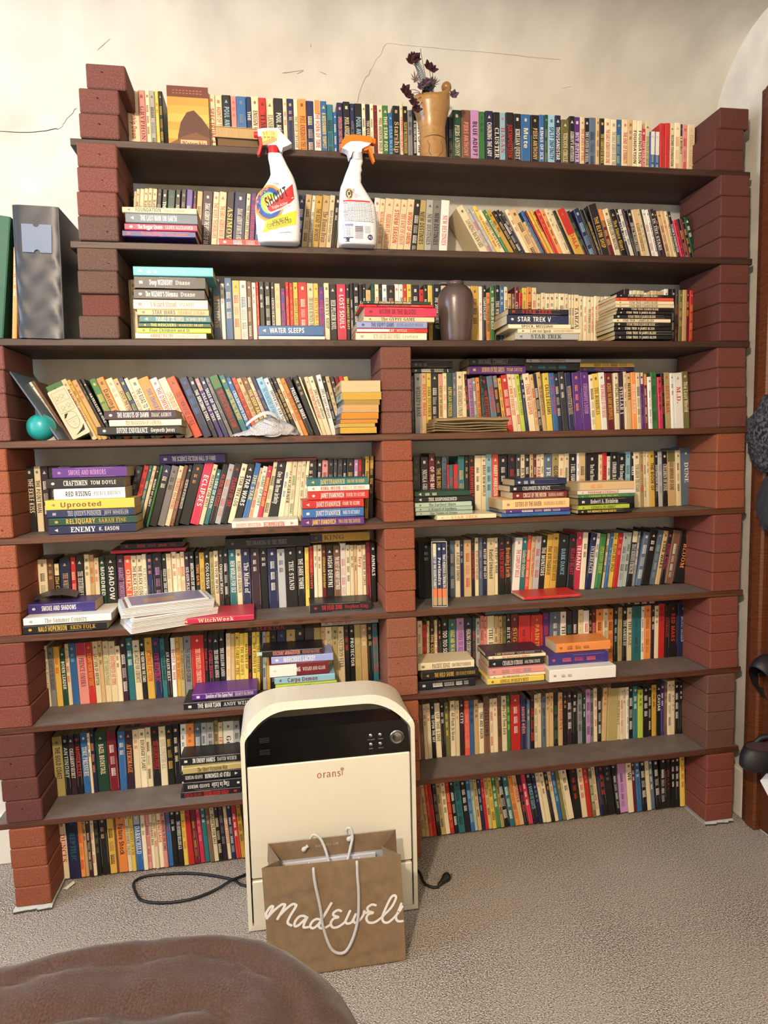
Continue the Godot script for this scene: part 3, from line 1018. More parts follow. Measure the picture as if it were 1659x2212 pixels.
func spray_bottles() -> void:
	var k := 0.000357
	var white := lin(222, 226, 232)
	var red := lin(206, 40, 40)
	# the first: front label, red trigger
	var rows := []
	for r in [[845, 92, 330, 22], [838, 70, 346, 26], [826, 61, 354, 28], [700, 50, 362, 29], [600, 50, 361, 29], [540, 62, 357, 28], [480, 100, 350, 26], [440, 130, 342, 24], [400, 155, 331, 21], [370, 166, 318, 19], [310, 162, 286, 16], [262, 153, 264, 14], [230, 153, 250, 13]]:
		rows.append([(845 - r[0]) * k, (r[1] - 207) * k, (r[2] - 207) * k, r[3] * 0.001])
	var o := thing("spray_bottle", "white spray bottle with a rainbow-ringed label and red trigger on the second shelf", "spray bottle", Transform3D(Basis(Vector3.UP, -0.06), Vector3(-0.338, shelf_y(2, -0.338) + 0.0005, 0.006)), "spray bottles")
	var a := Acc.new()
	bottle_body(a, rows, white)
	put("bottle", a.mesh(M.plastic), o)
	var f := Acc.new()
	var id := Transform3D()
	var lv := 0.00012
	var cx := (152 - 207) * k
	var cy := (845 - 585) * k
	var ring := [[104, 128, lin(240, 150, 60)], [92, 112, lin(232, 96, 50)], [88, 107, lin(30, 74, 150)], [64, 80, lin(20, 110, 190)], [58, 72, lin(150, 210, 80)], [44, 54, lin(236, 214, 70)], [30, 38, lin(246, 150, 60)], [16, 20, lin(250, 214, 140)]]
	for i in ring.size():
		var pts := PackedVector2Array()
		for p in disc_pts(cx, cy, ring[i][0] * k, ring[i][1] * k, 40):
			pts.append(Vector2(clampf(p.x, (56 - 207) * k, 1.0), p.y))
		print_poly(f, id, pts, ring[i][2], lv * i * 0.4)
	lv = 0.0006
	print_poly(f, id, px([126, 618, 272, 474, 298, 452, 322, 446, 330, 560, 300, 592, 240, 628, 160, 660, 140, 640], 207, 845, k), lin(240, 240, 240), lv)
	print_poly(f, id, px([140, 622, 300, 466, 318, 448, 328, 552, 298, 584, 236, 618, 162, 648, 144, 636], 207, 845, k), lin(214, 44, 48), lv + 0.0001)
	var tilt := Transform3D(Basis(Vector3.BACK, 0.52), Vector3((126 - 207) * k, (845 - 592) * k, lv + 0.0002))
	tilt.origin.z += 0.0006
	print_text(f, tilt, "SHOUT", Vector2.ZERO, 0.033, 0.062, lin(16, 16, 20), 0, 0.2)
	var t2 := Transform3D(Basis(Vector3.BACK, 0.33), Vector3((168 - 207) * k, (845 - 622) * k, lv + 0.0003))
	print_text(f, t2, "Triple-Acting", Vector2.ZERO, 0.0095, 0.042, lin(250, 235, 235), 2, 0.1)
	t2.origin += Vector3(0.001, -0.0085, 0)
	print_text(f, t2, "CLEANS, PENETRATES & LIFTS", Vector2.ZERO, 0.0035, 0.05, lin(200, 60, 60), 2)
	print_text(f, Transform3D(Basis(), Vector3((184 - 207) * k, (845 - 448) * k, lv)), "Johnson", Vector2.ZERO, 0.0055, 0.014, lin(30, 30, 40), 3, 0.2)
	print_rect(f, Transform3D(Basis(), Vector3((195 - 207) * k, (845 - 460) * k, lv)), 0, 0, 0.014, 0.0009, lin(120, 120, 130))
	print_poly(f, id, px([97, 786, 131, 705, 341, 630, 331, 724], 207, 845, k), lin(242, 214, 52), lv)
	var t3 := Transform3D(Basis(Vector3.BACK, 0.24), Vector3((168 - 207) * k, (845 - 716) * k, lv + 0.0002))
	print_text(f, t3, "50X MORE", Vector2.ZERO, 0.0115, 0.042, lin(20, 20, 22), 0, 0.15)
	t3.origin = Vector3((131 - 207) * k, (845 - 744) * k, lv + 0.0002)
	print_text(f, t3, "CONCENTRATED", Vector2.ZERO, 0.0115, 0.064, lin(20, 20, 22), 0, 0.15)
	for q in [[140, 764, 0.009, lin(30, 30, 30)], [168, 752, 0.048, lin(120, 110, 60)], [170, 760, 0.04, lin(120, 110, 60)]]:
		print_rect(f, Transform3D(Basis(Vector3.BACK, 0.24), Vector3((q[0] - 207) * k, (845 - q[1]) * k, lv + 0.0002)), 0, 0, q[2], 0.0011, q[3])
	print_rect(f, Transform3D(Basis(Vector3.BACK, 0.08), Vector3((214 - 207) * k, (845 - 788) * k, lv)), 0, 0, 0.03, 0.0013, lin(110, 112, 120))
	put("label", wrap_label(f, rows).mesh(M.satin), o).set_meta("label", "rainbow ringed front label")
	a = Acc.new()
	lathe(a, [Vector2(0.0001, 0), Vector2(0.0125, 0), Vector2(0.0128, 0.001), Vector2(0.0128, 0.018), Vector2(0.0115, 0.019), Vector2(0.0001, 0.019)], red, 24, Transform3D(Basis(), Vector3((190 - 207) * k, (845 - 232) * k, 0)))
	put("collar", a.mesh(M.plastic), o)
	a = Acc.new()
	plate(a, px([88, 76, 130, 68, 226, 65, 246, 86, 322, 164, 290, 182, 258, 194, 250, 224, 236, 216, 224, 190, 214, 178, 160, 180, 128, 150, 112, 122, 90, 124], 207, 845, k), -0.012, 0.012, white)
	put("trigger_head", a.mesh(M.plastic), o)
	a = Acc.new()
	lathe(a, [Vector2(0.0001, 0), Vector2(0.006, 0), Vector2(0.0072, 0.002), Vector2(0.0072, 0.008), Vector2(0.0085, 0.0085), Vector2(0.0085, 0.0115), Vector2(0.0001, 0.0115)], red, 18, Transform3D(Basis(Vector3.BACK, -PI * 0.5), Vector3((60 - 207) * k, (845 - 99) * k, 0)))
	put("nozzle", a.mesh(M.plastic), o)
	a = Acc.new()
	plate(a, px([92, 122, 120, 122, 118, 160, 110, 196, 96, 236, 84, 244, 77, 236, 88, 206, 98, 170], 207, 845, k), -0.0075, 0.0075, red)
	put("trigger", a.mesh(M.plastic), o)
	a = Acc.new()
	var st := Transform3D(Basis(), Vector3(0, 0, 0.0123))
	print_poly(a, st, px([116, 92, 150, 84, 222, 82, 224, 116, 220, 150, 176, 172, 120, 184], 207, 845, k), lin(236, 206, 110))
	print_poly(a, st, px([118, 160, 170, 140, 222, 132, 220, 150, 176, 172, 120, 184], 207, 845, k), lin(228, 150, 96), 0.0001)
	print_text(a, st, "$1.35", Vector2((120 - 207) * k, (845 - 103) * k), 0.0125, 0.032, lin(248, 248, 244), 0, 0.0)
	st.origin.z += 0.0002
	print_text(a, st, "ON THE SPOT", Vector2((126 - 207) * k, (845 - 130) * k), 0.006, 0.03, lin(40, 30, 30), 0)
	put("sticker", a.mesh(M.satin), o)
	# the second: its back turned out, orange trigger
	rows = []
	for r in [[872, 640, 876, 22], [865, 628, 890, 26], [850, 619, 894, 28], [800, 618, 897, 29], [700, 622, 898, 29], [600, 630, 893, 28], [560, 634, 872, 26], [500, 638, 832, 24], [460, 646, 806, 22], [430, 660, 792, 20], [400, 671, 796, 19], [370, 683, 793, 18], [345, 694, 803, 17], [320, 705, 798, 16], [290, 716, 809, 14], [272, 722, 812, 13]]:
		rows.append([(872 - r[0]) * k, (r[1] - 758) * k, (r[2] - 758) * k, r[3] * 0.001])
	o = thing("spray_bottle", "white spray bottle showing its small-print back, with orange trigger head", "spray bottle", Transform3D(Basis(Vector3.UP, 0.04), Vector3(-0.137, shelf_y(2, -0.137) + 0.0005, 0.006)), "spray bottles")
	a = Acc.new()
	bottle_body(a, rows, white)
	put("bottle", a.mesh(M.plastic), o)
	f = Acc.new()
	for q in [[28, 42, lin(232, 160, 110)], [22, 33, lin(40, 50, 90)], [14, 22, lin(226, 216, 130)], [8, 12, lin(40, 70, 110)]]:
		print_poly(f, id, disc_pts((695 - 758) * k, (872 - 528) * k, q[0] * k, q[1] * k, 24), q[2], 0.0001 * (3.0 - q[0] * 0.1))
	var t4 := Transform3D(Basis(Vector3.BACK, 0.5), Vector3((688 - 758) * k, (872 - 530) * k, 0.0006))
	print_text(f, t4, "SHOUT", Vector2.ZERO, 0.011, 0.019, lin(16, 16, 20), 0, 0.2)
	for i in 3:
		print_text(f, Transform3D(Basis(), Vector3((730 - 758) * k, (872 - 528 - 12 * i) * k, 0.0002)), ["Stop", "Stains in", "Life"][i], Vector2.ZERO, 0.0042, 0.018, lin(196, 50, 50), 2, 0.15)
	print_rect(f, id, (652 - 758) * k, (872 - 583) * k, (846 - 758) * k, (872 - 571) * k, lin(196, 60, 60), 0.0002)
	for i in 13:   # rows of small print
		var y := 592 + i * 10.4
		var x := 656.0
		if i in [0, 6, 8]:
			print_rect(f, id, (652 - 758) * k, (872 - y - 4) * k, (684 - 758) * k, (872 - y + 3) * k, lin(206, 110, 110), 0.0002)
			x = 690.0
		while x < 850.0 + 10.0 * h01("end", i):
			var w := 6.0 + 16.0 * h01("word%d" % int(x), i)
			print_rect(f, id, (x - 758) * k, (872 - y - 1.6) * k, (x + w - 758) * k, (872 - y + 2.2) * k, lin(120, 120, 128) if i not in [5, 12] else lin(50, 50, 60), 0.0002)
			x += w + 3.5
	print_rect(f, id, (645 - 758) * k, (872 - 836) * k, (716 - 758) * k, (872 - 734) * k, lin(186, 190, 206), 0.0002)
	print_rect(f, id, (645 - 758) * k, (872 - 752) * k, (716 - 758) * k, (872 - 738) * k, lin(120, 134, 180), 0.0003)
	for i in 7:
		print_rect(f, id, (650 - 758) * k, (872 - 762 - i * 9) * k, (690 + 22 * h01("b", i) - 758) * k, (872 - 758 - i * 9) * k, lin(136, 140, 160), 0.0003)
	print_rect(f, id, (645 - 758) * k, (872 - 834) * k, (716 - 758) * k, (872 - 828) * k, lin(40, 50, 100), 0.0004)
	print_rect(f, id, (661 - 758) * k, (872 - 858) * k, (690 - 758) * k, (872 - 834) * k, lin(26, 28, 40), 0.0002)
	for i in 22:   # barcode
		var y := 750.0 + i * 4.1
		print_rect(f, id, (729 - 758) * k, (872 - y - 1.0 - 1.4 * h01("bar", i)) * k, (788 - 758) * k, (872 - y) * k, lin(30, 30, 34), 0.0002)
	for i in 5:
		print_rect(f, id, (800 - 758) * k, (872 - 756 - i * 10) * k, (838 + 14 * h01("d", i) - 758) * k, (872 - 752 - i * 10) * k, lin(130, 132, 140), 0.0002)
	print_poly(f, id, disc_pts((839 - 758) * k, (872 - 824) * k, 20 * k, 19 * k, 24), lin(30, 40, 90), 0.0002)
	print_text(f, Transform3D(Basis(), Vector3((825 - 758) * k, (872 - 824) * k, 0.0004)), "SCJ", Vector2.ZERO, 0.007, 0.0105, lin(220, 222, 232), 0, 0.2)
	put("label", wrap_label(f, rows).mesh(M.satin), o).set_meta("label", "back label in small print with a barcode")
	a = Acc.new()
	lathe(a, [Vector2(0.0001, 0), Vector2(0.0140, 0), Vector2(0.0142, 0.001), Vector2(0.0138, 0.018), Vector2(0.012, 0.019), Vector2(0.0001, 0.019)], lin(196, 198, 204), 28, Transform3D(Basis(), Vector3((772 - 758) * k, (872 - 276) * k, 0)))
	put("collar", a.mesh(M.plastic), o)
	a = Acc.new()
	plate(a, px([656, 206, 688, 172, 720, 152, 790, 146, 872, 154, 850, 176, 818, 192, 802, 202, 800, 224, 736, 224, 722, 262, 712, 268, 704, 224, 684, 212], 758, 872, k), -0.0125, 0.0125, white)
	put("trigger_head", a.mesh(M.plastic), o)
	var orange := lin(238, 118, 36)
	a = Acc.new()
	plate(a, px([650, 206, 652, 182, 660, 160, 674, 138, 690, 125, 716, 114, 750, 108, 830, 112, 880, 116, 880, 156, 860, 158, 790, 150, 720, 156, 690, 174, 658, 206], 758, 872, k), -0.0132, 0.0132, orange)
	box(a, Vector3((880 - 758) * k, (872 - 155) * k, -0.009), Vector3((908 - 758) * k, (872 - 118) * k, 0.009), orange, id, 0.002)
	put("nozzle_cover", a.mesh(M.plastic), o)
	a = Acc.new()
	plate(a, px([818, 196, 822, 182, 868, 166, 876, 196, 886, 232, 899, 274, 890, 282, 880, 270, 866, 232, 852, 194, 836, 204, 820, 206], 758, 872, k), -0.007, 0.007, orange)
	put("trigger", a.mesh(M.plastic), o)

# ---------------------------------------------------------------- vase with dried flowers, jar, ball
func vase_and_flowers() -> void:
	var vx := 0.0855
	var at := Vector3(vx, shelf_y(1, vx) + 0.0005, -0.062)
	var o := thing("flower_vase", "tan carved wooden vase with a knobbed, broken rim on the topmost board", "vase", Transform3D(Basis(), at))
	var k := 0.000252
	var tan_ := lin(176, 134, 82)
	var rows := []
	var cols := []
	for r in [[1262, 250, 540], [1240, 246, 543], [1140, 251, 537], [1060, 252, 531], [1040, 250, 530], [1030, 252, 528], [960, 250, 527], [900, 245, 527], [850, 232, 536], [800, 215, 550], [770, 206, 558], [740, 197, 566], [700, 184, 578], [680, 180, 580], [640, 180, 581], [600, 186, 582]]:
		var ring := PackedVector3Array()
		var cx: float = ((r[1] + r[2]) * 0.5 - 395.0) * k
		var rx: float = (r[2] - r[1]) * 0.5 * k
		for i in 36:
			var a := -TAU * i / 36.0
			var y: float = (1262.0 - r[0]) * k
			# the rim is torn: low at the front, high at one side
			if r[0] < 690:
				var ca := cos(a)
				var lip: float = 0.012 * maxf(0.0, ca) ** 2 * (700.0 - r[0]) / 100.0 * 2.6 - 0.006 * maxf(0.0, -sin(a) * -1.0) * (700.0 - r[0]) / 100.0
				y += lip
			ring.append(Vector3(cx + cos(a) * rx * (1.0 + 0.015 * sin(3.0 * a)), y, sin(a) * rx * 0.86))
		rows.append(ring)
	# the wall turns inward at the rim
	var inner := PackedVector3Array()
	var deep := PackedVector3Array()
	for i in 36:
		var p: Vector3 = rows[-1][i]
		inner.append(Vector3(p.x * 0.84, p.y - 0.002, p.z * 0.84))
		deep.append(Vector3(p.x * 0.6, 0.07, p.z * 0.6))
	rows.append(inner)
	rows.append(deep)
	var bot := PackedVector3Array()
	bot.resize(36)
	rows.push_front(bot)
	var a := Acc.new()
	skin(a, rows, true, tan_)
	put("vase_body", a.mesh(M.varnish), o)
	a = Acc.new()
	# the root knob on the high side of the rim
	lathe(a, [Vector2(0.0001, -0.012), Vector2(0.009, -0.009), Vector2(0.0135, -0.002), Vector2(0.0135, 0.005), Vector2(0.010, 0.011), Vector2(0.005, 0.0135), Vector2(0.0001, 0.014)], lin(166, 120, 74), 20, Transform3D(Basis(Vector3(0.3, 0, 1).normalized(), -0.5), Vector3(0.037, 0.193, 0.006)))
	put("root_knob", a.mesh(M.varnish), o)
	a = Acc.new()
	var ringp := []
	for i in 25:
		var t := lerpf(-0.25, PI + 0.25, i / 24.0)
		ringp.append(Vector3(cos(t) * 0.0358, 0.053 + 0.006 * sin(t), sin(t) * 0.0315))
	tube(a, ringp, 0.0006, lin(60, 42, 26), 5)
	for q in [[-0.022, -0.012], [0.014, 0.006]]:
		tube(a, spline([Vector3(q[0], 0.044, 0.030), Vector3(q[0] + 0.004, 0.03, 0.032), Vector3(q[0] + 0.002, 0.016, 0.0325), Vector3(q[1], 0.006, 0.032)], 4), 0.0005, lin(70, 48, 30), 5)
	put("carved_line", a.mesh(M.satin), o)
	# flowers
	var fl := thing("flower_bouquet", "dried maroon flowers and a grey-blue feather standing in the tan wooden vase", "flowers", Transform3D(Basis(), at))
	var maroon := lin(74, 26, 40)
	var spots := [[170, 270, 0.02, 0], [140, 300, 0.025, 0], [205, 245, 0.01, 0], [70, 610, 0.03, 0], [100, 660, 0.035, 0], [150, 740, 0.04, 0], [185, 800, 0.038, 0], [350, 300, 0.005, 0], [390, 335, 0.01, 0], [200, 470, 0.02, 1], [290, 520, 0.03, 2], [360, 490, 0.02, 2], [240, 560, 0.03, 2], [330, 570, 0.03, 3], [290, 600, 0.025, 3], [410, 450, 0.0, 1], [600, 600, 0.02, 2]]
	var n := 0
	for s in spots:
		var c := Vector3((s[0] - 395) * k, (1262 - s[1]) * k, s[2])
		var b := Acc.new()
		var cc: Color = [maroon, lin(150, 128, 134), lin(104, 78, 98), lin(38, 44, 42)][s[3]]
		var petals := 5 if s[3] != 1 else 9
		for p in petals:
			var ang := TAU * p / petals + h01("fl", n) * 3.0
			var tilt := 0.35 + 0.9 * h01("p%d" % p, n)
			var dir := Vector3(cos(ang) * sin(tilt + 0.4), sin(ang) * 0.9, 0.35 + 0.3 * cos(tilt)).normalized()
			var sz := (0.014 + 0.006 * h01("s%d" % p, n)) * (1.0 if s[3] != 1 else 1.2)
			petal(b, c, dir, sz, sz * (0.36 if s[3] != 1 else 0.1), cc)
		var stem := Acc.new()
		tube(stem, spline([c, c.lerp(Vector3(0.0, 0.15, 0.0), 0.5) + Vector3(0, 0.012, 0.008), Vector3(0.004 * (n % 5 - 2), 0.11, 0.002 * (n % 3))], 4), 0.0007, lin(56, 46, 40), 5)
		var node := put("flower", b.mesh(M.cloth), fl)
		put("stem", stem.mesh(M.cloth), node)
		n += 1
	# the feather
	a = Acc.new()
	var spine := spline([Vector3(-0.028, 0.17, 0.02), Vector3(-0.036, 0.205, 0.022), Vector3(-0.046, 0.235, 0.02), Vector3(-0.049, 0.256, 0.016)], 6)
	tube(a, spine, 0.0006, lin(150, 160, 164), 5)
	for i in range(0, spine.size()):
		for s in [-1.0, 1.0]:
			var len := 0.013 * sin(PI * clampf((i + 2.0) / (spine.size() + 1.0), 0.0, 1.0)) + 0.003
			petal(a, spine[i], Vector3(s * 0.8, 0.65, 0.12).normalized(), len, 0.0016, lin(146, 164, 172))
	put("feather", a.mesh(M.cloth), fl)
	a = Acc.new()
	tube(a, spline([Vector3(-0.01, 0.15, 0.0), Vector3(-0.018, 0.22, 0.0), Vector3(-0.026, 0.262, 0.0), Vector3(-0.0305, 0.291, 0.0)], 5), 0.0007, lin(50, 42, 40), 5)
	put("twig", a.mesh(M.cloth), fl)

# one curved pointed leaf or petal with thickness
func petal(acc: Acc, at: Vector3, dir: Vector3, length: float, half: float, col: Color) -> void:
	var side := dir.cross(Vector3(0.1, 0.2, 1.0)).normalized()
	var up := side.cross(dir).normalized()
	var rows := []
	for i in 6:
		var t := i / 5.0
		var w := half * sin(PI * clampf(0.12 + t * 0.86, 0.0, 1.0)) + 0.0001
		var c := at + dir * length * t + up * length * 0.25 * t * t
		rows.append(PackedVector3Array([c - side * w, c + up * w * 0.25 + up * 0.0004, c + side * w, c + up * w * 0.25 - up * 0.0004]))
	skin(acc, rows, true, col, true)

func jar() -> void:
	var x := 0.143
	var o := thing("stoneware_jar", "tall brown-grey glazed stoneware jar standing on the third shelf", "jar", Transform3D(Basis(), Vector3(x, shelf_y(3, x) + 0.0005, -0.062)))
	var k := 0.000164
	var a := Acc.new()
	var prof := [Vector2(0.0001, 0)]
	for r in [[1150, 236], [1140, 246], [1080, 256], [950, 272], [800, 290], [650, 304], [500, 311], [420, 308], [350, 296], [290, 272], [250, 240], [215, 200], [196, 172], [185, 150], [178, 142], [160, 140], [148, 146], [140, 150], [132, 148], [128, 140], [134, 124], [170, 118], [260, 150], [400, 240]]:
		prof.append(Vector2(r[1] * k * 0.98, (1150 - r[0]) * k))
	lathe(a, prof, lin(104, 88, 84), 44)
	put("jar_body", a.mesh(M.glaze), o)
	tag(put("white_card", card_mesh(0.046, 0.075, 0.0008, lin(228, 226, 220)), self, Transform3D(Basis(Vector3.RIGHT, -1.45), Vector3(0.118, 1.648, -0.118))), "white card lying on the books behind the stoneware jar", "card")

func card_mesh(w: float, h: float, t: float, col: Color) -> ArrayMesh:
	var a := Acc.new()
	plate(a, round_rect(0, 0, w, h, 0.001, 2), 0.0, t, col)
	return a.mesh(M.paper)

func ball() -> void:
	var x := -0.953
	var a := Acc.new()
	var rows := []
	for i in 25:
		var t := PI * i / 24.0
		var ring := PackedVector3Array()
		for j in 40:
			var p := -TAU * j / 40.0
			var d := Vector3(sin(t) * cos(p), -cos(t), sin(t) * sin(p))
			# soft flats where it has settled, and a small teat
			var r := 0.0345 * (1.0 + 0.018 * cos(5.0 * p + 1.0) * sin(t) ** 3 + 0.012 * cos(3.0 * t * 2.0))
			var teat := maxf(0.0, d.dot(Vector3(-0.12, 0.72, 0.68).normalized()) - 0.985)
			ring.append(d * (r + teat * 0.16))
		rows.append(ring)
	skin(a, rows, true, lin(40, 156, 160))
	tag(put("ball", a.mesh(M.plastic), self, Transform3D(Basis(), Vector3(x, shelf_y(4, x) + 0.0345, -0.052))), "turquoise rubber ball at the left end of the fourth shelf", "ball")

# ---------------------------------------------------------------- binders and other large items
func binders() -> void:
	var y := shelf_y(3, -0.9) + 0.0005
	var o := thing("ring_binder", "thick black vinyl ring binder with an empty label pocket on its spine", "binder", Transform3D(Basis(Vector3.BACK, -0.022), Vector3(-0.972, y, 0.006)), "binders on the long third board")
	var w := 0.105
	var h := 0.312
	var d := 0.235
	var black := lin(38, 42, 52)
	var a := Acc.new()
	box(a, Vector3(0, 0, -d), Vector3(0.004, h, -0.003), black, Transform3D(), 0.0012)
	box(a, Vector3(w - 0.004, 0, -d), Vector3(w, h, -0.003), black, Transform3D(), 0.0012)
	put("cover", a.mesh(M.vinyl), o)
	a = Acc.new()
	# the spine: a slightly wrinkled sheet
	var rows := []
	for i in 25:
		var ring := PackedVector3Array()
		var yy := h * i / 24.0
		for j in 15:
			var xx := w * j / 14.0
			var wr := 0.0011 * sin(yy * 95.0 + xx * 40.0 + 2.0 * sin(xx * 60.0)) * (1.0 if yy < 0.2 else 0.25)
			ring.append(Vector3(xx, yy, wr - 0.0008 - 0.004 * pow(absf(2.0 * j / 14.0 - 1.0), 8.0)))
		rows.append(ring)
	skin(a, rows, false, black)
	box(a, Vector3(0.001, 0.001, -0.006), Vector3(w - 0.001, h - 0.001, -0.0045), black)
	put("spine", a.mesh(M.vinyl), o)
	a = Acc.new()
	var pk := PackedVector2Array()
	for p in [Vector2(0.020, 0.202), Vector2(0.046, 0.202)]:
		pk.append(p)
	for i in 7:
		var t := PI - PI * i / 6.0
		pk.append(Vector2(0.053 + 0.007 * cos(t), 0.202 + 0.007 * sin(t)))
	for p in [Vector2(0.086, 0.202), Vector2(0.088, 0.268), Vector2(0.060, 0.268)]:
		pk.append(p)
	for i in 7:
		var t := -PI * i / 6.0
		pk.append(Vector2(0.053 + 0.007 * cos(t), 0.268 + 0.007 * sin(t)))
	pk.append(Vector2(0.020, 0.268))
	plate(a, pk, 0.0015, 0.0022, lin(112, 126, 150))
	put("label_pocket", a.mesh(M.gloss), o)
	a = Acc.new()
	box(a, Vector3(0.008, 0.006, -d + 0.012), Vector3(w - 0.02, h - 0.02, -0.03), lin(214, 216, 220))
	put("page_block", a.mesh(M.page), o)
	o = thing("ring_binder", "dark green binder leaning at the far end of the third board", "binder", Transform3D(Basis(Vector3.BACK, -0.13), Vector3(-1.052, y + 0.006, -0.012)), "binders on the long third board")
	a = Acc.new()
	var green := lin(24, 84, 66)
	box(a, Vector3(0, 0, -0.218), Vector3(0.003, 0.29, 0), green, Transform3D(), 0.001)
	box(a, Vector3(0.037, 0, -0.218), Vector3(0.04, 0.29, 0), green, Transform3D(), 0.001)
	box(a, Vector3(0.002, 0, -0.003), Vector3(0.038, 0.29, 0.0006), green, Transform3D(), 0.001)
	put("cover", a.mesh(M.vinyl), o)
	a = Acc.new()
	box(a, Vector3(0.005, 0.006, -0.21), Vector3(0.035, 0.28, -0.006), lin(220, 218, 210))
	put("page_block", a.mesh(M.page), o)
	book("thin orange and white booklet squeezed between the green and black binders", "", Transform3D(Basis(Vector3.BACK, -0.085), Vector3(-0.994, y + 0.002, -0.016)), 0.0115, 0.218, 0.16, "orange+cream", "white", "")
	# large thin magazine leaning on the left pillar
	book("large thin grey magazine leaning on the brick pillar behind the turquoise ball", "", Transform3D(Basis(Vector3.BACK, 0.545), Vector3(-0.909, shelf_y(4, -0.9) + 0.0005, -0.03)), 0.0045, 0.262, 0.19, "slate", "black", "", "magazine")
	# a worn book in front of the top row, its page edges out, on a thin dark one
	var t := thing("old_paperback", "old yellowed paperback lying with its page edges out on the topmost board", "book", Transform3D(Basis(Vector3.UP, 0.03), Vector3(-0.487, shelf_y(1, -0.4) + 0.0205, -0.022)))
	a = Acc.new()
	box(a, Vector3(0.002, 0.0008, -0.094), Vector3(0.168, 0.026, 0), lin(206, 172, 120), Transform3D(), 0.0012)
	put("page_block", a.mesh(M.page), t)
	a = Acc.new()
	box(a, Vector3(0, 0.026, -0.095), Vector3(0.17, 0.0268, 0.002), lin(196, 176, 140))
	box(a, Vector3(0, 0, -0.095), Vector3(0.17, 0.0008, 0.002), lin(96, 74, 52))
	put("cover", a.mesh(M.cover), t)
	t = thing("old_paperback", "dull brown paperback lying underneath the yellowed one on the topmost board", "book", Transform3D(Basis(Vector3.UP, 0.05), Vector3(-0.483, shelf_y(1, -0.4) + 0.0004, -0.024)))
	a = Acc.new()
	box(a, Vector3(0.002, 0.0008, -0.094), Vector3(0.168, 0.0192, -0.001), lin(126, 100, 68))
	put("page_block", a.mesh(M.page), t)
	a = Acc.new()
	box(a, Vector3(0, 0, -0.095), Vector3(0.17, 0.0008, 0), lin(70, 56, 40))
	box(a, Vector3(0, 0.0192, -0.095), Vector3(0.17, 0.02, 0), lin(84, 66, 46))
	put("cover", a.mesh(M.cover), t)

# the book standing with its front cover to the room
func facing_book() -> void:
	var x := -0.609
	var t := 0.026
	var w := 0.104
	var h := 0.176
	var o := book("brown and gold paperback standing face outward, titled Watership Down", "", Transform3D(Basis(Vector3.RIGHT, -0.05) * Basis(Vector3.BACK, Vector3.UP, Vector3.LEFT), Vector3(x, shelf_y(1, x) + 0.001, -0.118)), t, h, w, "brown", "gold", "Watership Down")
	var a := Acc.new()
	# print on the front cover; x runs to the right, y up
	var xf := Transform3D(Basis(Vector3.FORWARD, Vector3.UP, Vector3.RIGHT), Vector3(t + 0.0003, 0, 0))
	print_rect(a, xf, 0.0, 0.148, w, h, lin(112, 62, 50))
	var sky := [lin(206, 152, 74), lin(218, 166, 80), lin(226, 180, 92), lin(214, 158, 70), lin(222, 176, 84), lin(204, 148, 62), lin(190, 132, 54)]
	for i in 7:
		print_rect(a, xf, 0.0, 0.148 * (6 - i) / 7.0, w, 0.148 * (7 - i) / 7.0, sky[i])
	xf.origin.x += 0.0002
	print_text(a, xf, "the classic adventure novel", Vector2(0.016, 0.164), 0.006, 0.072, lin(196, 150, 130), 2) if false else null
	for i in 2:
		for q in 9:
			print_rect(a, xf, 0.014 + q * 0.0085, 0.157 + i * 0.007, 0.014 + q * 0.0085 + 0.004 + 0.003 * h01("w%d" % q, i), 0.1585 + i * 0.007, lin(186, 136, 116))
	# plain rolling hills in place of the cover picture
	print_poly(a, xf, PackedVector2Array([Vector2(0.02, 0.0), Vector2(w, 0.0), Vector2(w, 0.07), Vector2(0.086, 0.096), Vector2(0.066, 0.116), Vector2(0.048, 0.11), Vector2(0.032, 0.084), Vector2(0.024, 0.05)]), lin(92, 60, 48))
	xf.origin.x += 0.0001
	print_poly(a, xf, PackedVector2Array([Vector2(0.0, 0.0), Vector2(w, 0.0), Vector2(w, 0.045), Vector2(0.07, 0.06), Vector2(0.04, 0.05), Vector2(0.0, 0.028)]), lin(120, 78, 52))
	xf.origin.x += 0.0002
	print_rect(a, xf, 0.03, 0.004, 0.096, 0.04, lin(236, 180, 142))
	xf.origin.x += 0.0002
	print_text(a, xf, "Watership", Vector2(0.033, 0.029), 0.0175, 0.06, lin(60, 30, 24), 1, 0.2)
	print_text(a, xf, "Down", Vector2(0.042, 0.014), 0.0175, 0.045, lin(60, 30, 24), 1, 0.2)
	put("front_cover", a.mesh(M.cover), o)

